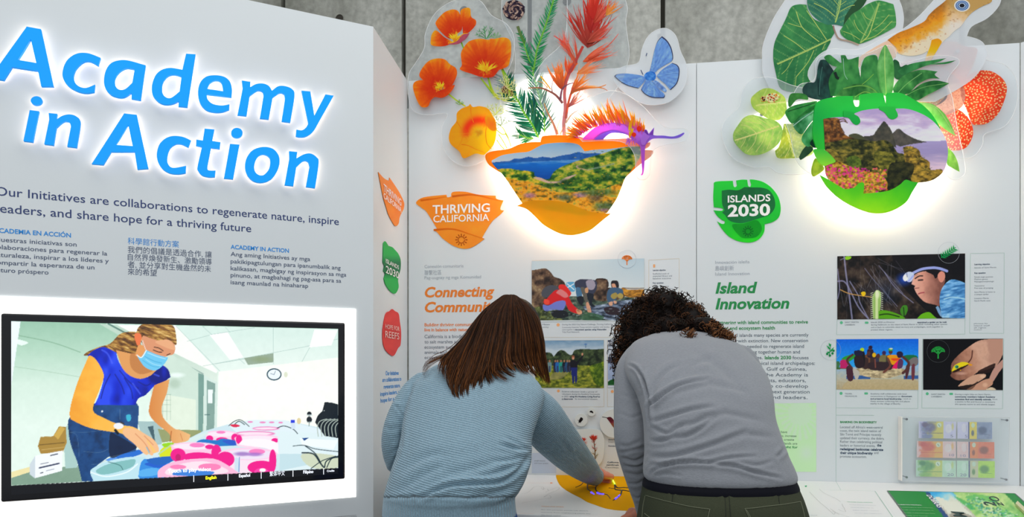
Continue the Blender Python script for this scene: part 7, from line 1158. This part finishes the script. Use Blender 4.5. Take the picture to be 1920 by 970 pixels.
for s_ in (-1, 1): Ve, Fe = ico(T2(np.array([[s_*.032, .077, .0]]))[0], .0125, 14, 10); mk('eye', Ve, Fe, mat('eye_white', (236, 234, 228), .2), p2, smooth=True)
shoe(.525-.105, 1.67, mat('dark_shoe', (40, 38, 40), .6), p2); shoe(.525+.105, 1.67, mat('dark_shoe', (40, 38, 40), .6), p2)
# curly hair: a dark mass and hundreds of ringlets
def spiral(p, d, L_, r, turns, tr, ph, n=9, grow=1.):
    d = nrm(d); a = np.cross(d, [.3, .9, .2]); a = nrm(a); b = np.cross(d, a); k = int(turns*n); t = np.linspace(0, 1, k); th = ph+t*turns*2*math.pi; rr = r*(.55+.45*t)*grow; sag = np.array([0, 0, -1.])*(t**2*L_*.35)[:, None]
    return p+d*(t*L_)[:, None]+sag+rr[:, None]*(np.cos(th)[:, None]*a+np.sin(th)[:, None]*b), tr*(1-.45*t)
mass = [((1238, 606, 2.22), (.112, .10, .088)), ((1205, 620, 2.2), (.075, .08, .085)), ((1180, 652, 2.17), (.032, .05, .062)), ((1290, 606, 2.18), (.065, .07, .055)), ((1318, 612, 2.06), (.046, .04, .028)), ((1347, 623, 1.985), (.03, .02, .012)), ((1240, 570, 2.2), (.075, .08, .04)), ((1172, 672, 2.15), (.016, .03, .02)), ((1255, 616, 2.09), (.062, .05, .034)), ((1215, 632, 2.12), (.04, .05, .04))]
Vm, Fm, Nm = union([ico(D(*c_), r_, 22, 14) for c_, r_ in mass], .009, 3); Vm = Vm+Nm*((fbm(Vm[:, 0]*60+Vm[:, 1]*20, Vm[:, 2]*60, 1, 5)-.45)*.016)[:, None]
hm = mk('hair', Vm, Fm, HAIR, p2, np.broadcast_to(lin((16, 9, 7)), Vm.shape), True); hm['label'] = 'dark brown tight curly hair'
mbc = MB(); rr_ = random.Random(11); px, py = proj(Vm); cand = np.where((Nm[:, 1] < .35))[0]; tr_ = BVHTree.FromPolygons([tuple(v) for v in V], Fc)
for i in range(760):
    k = cand[rr_.randrange(len(cand))]; p = Vm[k]-Nm[k]*.006; n_ = Nm[k]; d = nrm(n_*.75+np.array([rr_.uniform(-.4, .4), rr_.uniform(-.2, .2), -.65+rr_.uniform(-.3, .3)])); L_ = rr_.uniform(.03, .06); x_, y_ = px[k], py[k]
    if x_ > 1300: L_ *= .75
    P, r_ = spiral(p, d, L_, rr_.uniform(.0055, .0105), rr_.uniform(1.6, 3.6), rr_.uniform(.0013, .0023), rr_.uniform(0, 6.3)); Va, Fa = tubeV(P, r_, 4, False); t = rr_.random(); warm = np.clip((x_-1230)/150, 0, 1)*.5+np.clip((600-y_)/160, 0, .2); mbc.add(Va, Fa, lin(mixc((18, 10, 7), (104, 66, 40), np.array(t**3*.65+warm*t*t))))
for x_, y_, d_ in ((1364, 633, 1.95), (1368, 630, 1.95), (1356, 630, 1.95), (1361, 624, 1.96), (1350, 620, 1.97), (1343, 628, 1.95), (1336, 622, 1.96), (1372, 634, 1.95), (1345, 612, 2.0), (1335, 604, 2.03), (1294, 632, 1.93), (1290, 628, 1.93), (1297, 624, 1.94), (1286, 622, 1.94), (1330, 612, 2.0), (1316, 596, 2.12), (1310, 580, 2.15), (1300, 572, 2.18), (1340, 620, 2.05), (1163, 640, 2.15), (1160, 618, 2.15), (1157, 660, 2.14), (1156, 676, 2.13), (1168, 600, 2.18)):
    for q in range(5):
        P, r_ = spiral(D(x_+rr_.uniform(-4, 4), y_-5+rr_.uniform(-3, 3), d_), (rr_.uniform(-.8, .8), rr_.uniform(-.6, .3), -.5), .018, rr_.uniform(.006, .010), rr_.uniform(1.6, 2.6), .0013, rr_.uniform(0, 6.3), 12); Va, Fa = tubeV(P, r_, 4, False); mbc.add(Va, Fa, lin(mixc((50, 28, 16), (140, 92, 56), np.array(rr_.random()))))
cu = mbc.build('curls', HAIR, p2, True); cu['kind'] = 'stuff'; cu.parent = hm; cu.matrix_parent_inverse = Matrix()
# ---------------------------------------------------------------- left-hand visitor: pale blue knit, long straight hair
p1 = thing('person', 'person from behind in pale blue ribbed sweater, long straight brown hair, reaching to yellow inlay', 'person', (-.15, 1.83, 0))
TS1 = [(668, 868, 925, 2.17, .05), (676, 842, 948, 2.14, .075), (688, 812, 972, 2.11, .1), (702, 793, 994, 2.08, .12), (718, 776, 1010, 2.05, .132), (738, 768, 1020, 2.02, .14), (760, 762, 1018, 1.985, .145), (795, 755, 1006, 1.93, .148), (822, 752, 998, 1.89, .15), (850, 745, 997, 1.86, .152), (872, 737, 994, 1.84, .155), (902, 728, 984, 1.82, .16), (925, 722, 972, 1.81, .16), (932, 721, 966, 1.81, .156), (950, 719, 967, 1.81, .156), (966, 718, 969, 1.81, .156)]
ARM1 = [(985, 752, 2.06, 38), (1010, 780, 2.08, 44), (1032, 810, 2.13, 43), (1053, 834, 2.2, 39), (1075, 858, 2.3, 33), (1095, 877, 2.4, 26.5), (1108, 889, 2.48, 20.5), (1114, 893, 2.5, 18.5)]
ARM1L = [(792, 722, 2.06, 24), (774, 742, 2.04, 26), (756, 778, 2.0, 28), (745, 812, 1.98, 28), (742, 842, 1.98, 26), (750, 872, 2.03, 23), (775, 900, 2.12, 20), (810, 920, 2.2, 17)]
V1, F1, N1 = union([ringloft(TS1, ex=2.15), limb(ARM1), limb(ARM1L)], .0046, 3); c700 = (700, 660, 3.128)
FO1 = [('270,862 350,822 450,786 600,776 720,770 790,742 860,685 925,600', c700, 3.6, 10), ('915,595 850,660 740,705 620,735', c700, 4.5, 5), ('740,540 820,566 905,582', c700, 3.4, 6), ('780,500 850,545 915,575', c700, 3.4, 4), ('740,895 850,835 905,760 935,650', c700, 4.4, 7), ('200,290 170,420 160,560 110,680 80,780', c700, 3.4, 4.5), ('150,335 135,322 175,380', c700, 2.4, 4), ('230,200 195,300', c700, 3, 4), ('180,700 300,620 420,600', c700, 7, 3), ('150,820 280,730 420,660', c700, 7, 4), ('560,860 700,830 800,790', c700, 5, 4), ('420,720 560,690 720,650', c700, 7, 3), ('700,640 800,640 880,615', c700, 4, 4),
       ([(1075, 858), (1062, 840), (1054, 826)], None, 4, 3), ([(1100, 872), (1088, 862), (1080, 850)], None, 3, 3), ([(1118, 880), (1108, 893), (1098, 902)], None, 2.5, 3), ([(1000, 850), (1030, 862), (1060, 880)], None, 5, 3), ([(735, 850), (745, 840), (752, 836)], None, 3, 3), ([(722, 800), (735, 806), (750, 800)], None, 4, 2), ([(720, 934), (800, 931), (880, 934), (965, 931)], None, 2.4, 3.5)]
V1 = folds(V1, N1, FO1); X0, Z0 = V1[:, 0], V1[:, 2]; px1_, py1_ = proj(V1)
gs = np.interp(X0, [-.45, -.3, -.1, .05, .13, .22, .4], [0, .012, .05, .105, .155, .235, .42]); rib = (Z0+gs)/.0056*2*math.pi; hemm = py1_ > 932; rib[hemm & (px1_ < 980)] = (X0[hemm & (px1_ < 980)]+.06*Z0[hemm & (px1_ < 980)])/.0068*2*math.pi
cuffm = px1_ > 1100
sw1 = mk('sweater', V1, F1, fabric('blue_rib_knit', (134, 164, 180), .42, .9, 'rib'), p1, smooth=True); at_ = sw1.data.attributes.new('rib', 'FLOAT', 'POINT'); at_.data.foreach_set('value', rib.astype(np.float32)); sw1['label'] = 'chunky pale blue sweater with diagonal knit ribs'
TR1 = [(940, 728, 958, 1.81, .13), (962, 722, 964, 1.81, .145), (975, 720, 968, 1.81, .15), (1000, 716, 974, 1.81, .155), (1040, 716, 974, 1.81, .15), (1070, 724, 966, 1.82, .13)]
Vj, Fj, Nj = union([ringloft(TR1)]+legs(-.167, 1.81, .09, .9, 1.81, .1), .007, 3); mk('jeans', Vj, Fj, fabric('blue_denim', (60, 90, 150), .3, .8, 'twill'), p1, smooth=True)['label'] = 'mid-blue jeans just showing under the sweater'
HC1 = D(968, 628, 2.26); hp, T1 = headparts(HC1, (.3, .66, -.7), (.05, .7, .65))
tip = FT.P(1147, 897.5, .006); W1 = D(1118, 889, 2.47); W1[2] = max(W1[2], TZ+.035); sd_ = nrm(tip-D(1095, 877, 2.4)); W1 = tip-sd_*.168; W1 = np.array([W1[0], W1[1], TZ+.05])
pd = nrm(tip-W1); h1_ = hand(W1, (pd[0], pd[1], pd[2]+.12), (.35, -.25, 1), -1, (.1, .8, .9, .95), 0, s=1.0)
WL = D(822, 925, 2.24); WL[2] = TZ+.04; hL = hand(WL, (.3, .9, -.2), (0, .2, 1), 1, (.15, .18, .2, .24), .2)
e1 = D(1112, 887, 2.5)
parts = [ringloft(TS1[3:], shrink=.028), limb([(905, 700, 2.12, 30), (925, 680, 2.17, 28), (945, 655, 2.22, 30)]), ringloft([(940, 740, 948, 1.81, .11), (1000, 728, 962, 1.81, .13), (1070, 734, 956, 1.82, .11)]), limb([(x, y, d, r*.5) for x, y, d, r in ARM1[:-2]], 5, 16), limb([[*D(1097, 877, 2.42), .028], [*((e1+W1)/2), .026], [*W1, .0235]], 4, 16, True), limb([(x, y, d, r*.6) for x, y, d, r in ARM1L], 5, 16), limb([[*D(808, 919, 2.2), .02], [*WL, .018]], 4, 12, True)]+h1_+hL+hp+legs(-.167, 1.81, .09, .9, 1.81, .08)
for s_ in (-1, 1): parts.append(limb([[-.167+s_*.1, 1.79, .16, .045], [-.167+s_*.1, 1.8, .06, .035], [-.167+s_*.105, 1.92, .04, .03]], 4, 14, True))
Vb, Fb, Nb = union(parts, .0042, 2); mk('body', Vb, Fb, skinm('skin_fair', (214, 128, 100)), p1, smooth=True)
for s_ in (-1, 1): Ve, Fe = ico(T1(np.array([[s_*.032, .077, .0]]))[0], .0125, 14, 10); mk('eye', Ve, Fe, mat('eye_white', (236, 234, 228), .2), p1, smooth=True)
shoe(-.267, 1.79, mat('tan_shoe', (150, 120, 92), .7), p1); shoe(-.067, 1.79, mat('tan_shoe', (150, 120, 92), .7), p1)
# long straight hair
Gd = [[(940, 556, 2.2), (900, 590, 2.15), (866, 632, 2.11), (836, 658, 2.07), (812, 668, 2.04), (793, 689, 2.0)],
      [(942, 555, 2.2), (902, 588, 2.14), (872, 632, 2.09), (846, 664, 2.03), (834, 690, 1.96), (838, 712, 1.92)],
      [(944, 554, 2.2), (904, 588, 2.13), (876, 640, 2.07), (856, 685, 1.98), (846, 724, 1.91), (856, 752, 1.88)],
      [(947, 553, 2.2), (914, 586, 2.12), (890, 640, 2.06), (872, 690, 1.96), (860, 732, 1.9), (866, 760, 1.87)],
      [(950, 553, 2.2), (922, 586, 2.11), (902, 640, 2.05), (888, 690, 1.96), (876, 724, 1.91), (880, 754, 1.88)],
      [(953, 553, 2.2), (931, 586, 2.11), (916, 640, 2.05), (904, 685, 1.97), (896, 714, 1.93), (892, 744, 1.9)],
      [(956, 553, 2.2), (940, 586, 2.11), (930, 640, 2.05), (920, 680, 1.98), (916, 702, 1.945), (925, 722, 1.92)],
      [(958, 553, 2.2), (948, 586, 2.11), (942, 636, 2.06), (934, 672, 2.0), (938, 698, 1.955), (966, 710, 1.94)],
      [(960, 553, 2.2), (958, 586, 2.11), (956, 634, 2.07), (952, 664, 2.03), (956, 684, 2.0), (966, 696, 1.97)],
      [(963, 553, 2.2), (972, 584, 2.12), (978, 630, 2.08), (980, 664, 2.07), (988, 690, 2.06), (1004, 706, 2.06)],
      [(966, 554, 2.2), (986, 584, 2.13), (1000, 628, 2.1), (1006, 668, 2.1), (1014, 698, 2.1), (1022, 716, 2.1)],
      [(968, 555, 2.21), (998, 588, 2.16), (1013, 630, 2.14), (1019, 670, 2.13), (1024, 700, 2.13), (1028, 723, 2.13)],
      [(970, 556, 2.23), (1002, 584, 2.24), (1017, 625, 2.22), (1022, 668, 2.2), (1027, 700, 2.19), (1030, 722, 2.18)]]
GA = np.array([[D(*p) for p in g] for g in Gd]); nG = len(Gd)
def guide(u, t):
    i = np.clip(int(u), 0, nG-2); f = u-i; g = GA[i]*(1-f)+GA[i+1]*f; k = g.shape[0]; s_ = np.clip(t, 0, .9999)*(k-1); j = s_.astype(int); f = (s_-j)[:, None]; p0 = g[np.clip(j-1, 0, k-1)]; p1_ = g[j]; p2_ = g[j+1]; p3 = g[np.clip(j+2, 0, k-1)]
    return .5*((2*p1_)+(p2_-p0)*f+(2*p0-5*p1_+4*p2_-p3)*f*f+(3*p1_-p0-3*p2_+p3)*f**3)
nu, ntt = 60, 26; base = np.array([guide(u, np.linspace(0, .74, ntt)) for u in np.linspace(.35, nG-1.001, nu)]); back = base+np.array([0, .035, 0]); VV = np.concatenate([base.reshape(-1, 3), back.reshape(-1, 3)]); I = lambda a, b, s_: s_*nu*ntt+a*ntt+b; FF = []
for a in range(nu-1):
    for b in range(ntt-1): FF += [(I(a, b, 0), I(a+1, b, 0), I(a+1, b+1, 0), I(a, b+1, 0)), (I(a, b, 1), I(a, b+1, 1), I(a+1, b+1, 1), I(a+1, b, 1))]
for b in range(ntt-1): FF += [(I(0, b, 0), I(0, b+1, 0), I(0, b+1, 1), I(0, b, 1)), (I(nu-1, b, 0), I(nu-1, b, 1), I(nu-1, b+1, 1), I(nu-1, b+1, 0))]
for a in range(nu-1): FF += [(I(a, ntt-1, 0), I(a+1, ntt-1, 0), I(a+1, ntt-1, 1), I(a, ntt-1, 1)), (I(a, 0, 0), I(a, 0, 1), I(a+1, 0, 1), I(a+1, 0, 0))]
hmb = MB(); hmb.add(VV, FF, lin((26, 14, 8))); Ve, Fe = ico(HC1+[0, 0, .004], (.088, .104, .122), 26, 16); hmb.add(Ve, Fe, lin((26, 14, 8))); h1m = hmb.build('hair', HAIR, p1, True); h1m['label'] = 'long straight brown hair falling over the back'
mbs = MB(); rr_ = random.Random(5); T_ = np.linspace(0, 1, 15)
for i in range(1500):
    u = rr_.uniform(0 if rr_.random() < .03 else .6, nG-1.01); cl_ = math.floor(u*5)/5+.1; tend = .84+.13*math.sin(cl_*9.7)+rr_.uniform(-.07, .05) if rr_.random() < .8 else rr_.uniform(.5, .8); t = T_*tend; t = np.clip(t+rr_.uniform(0, .04), 0, 1); P = guide(u, t); Pc = guide(min(nG-1.01, cl_), t); w_ = (T_**2*.55)[:, None]; P = P*(1-w_)+Pc*w_
    lift = rr_.uniform(.0, .011); P = P+np.array([0, -1, .12])*lift*np.sin(np.clip(T_*2.2+.25, 0, 1.6))[:, None]; ph = rr_.uniform(0, 6.3); P[:, 0] += .004*np.sin(T_*rr_.uniform(3, 9)+ph)*T_; P[:, 2] += rr_.uniform(-.006, .006)*T_
    r_ = rr_.uniform(.0008, .0015)*np.interp(T_, [0, .8, 1], [1, .9, .25]); Va, Fa = tubeV(P, r_, 3, False); q = rr_.random(); tone = np.clip(q*q*.9+.06, 0, 1); cc = mixc(mixc((24, 12, 6), (92, 50, 22), np.array(tone)), mixc((48, 26, 12), (156, 94, 42), np.array(tone)), np.repeat(T_**1.5, 3)); mbs.add(Va, Fa, lin(cc))
for i in range(26):
    k = rr_.uniform(-5, 5); a = [(880+k, 655+k*.6, 2.09), (850+k, 664+k*.7, 2.06), (822, 672+k, 2.03), (803+k, 682+k, 2.0), (794+k*.6, 692+rr_.uniform(-4, 16), 1.98)]; P = np.array([D(*p) for p in a]); s_ = np.linspace(0, 3.999, 14); j = s_.astype(int); P = P[j]*(1-(s_-j))[:, None]+P[j+1]*(s_-j)[:, None]; Va, Fa = tubeV(P, np.linspace(.001, .0003, 14), 3, False); mbs.add(Va, Fa, lin((84, 52, 30)))
st = mbs.build('strands', HAIR, p1, True); st['kind'] = 'stuff'; st.parent = h1m; st.matrix_parent_inverse = Matrix()
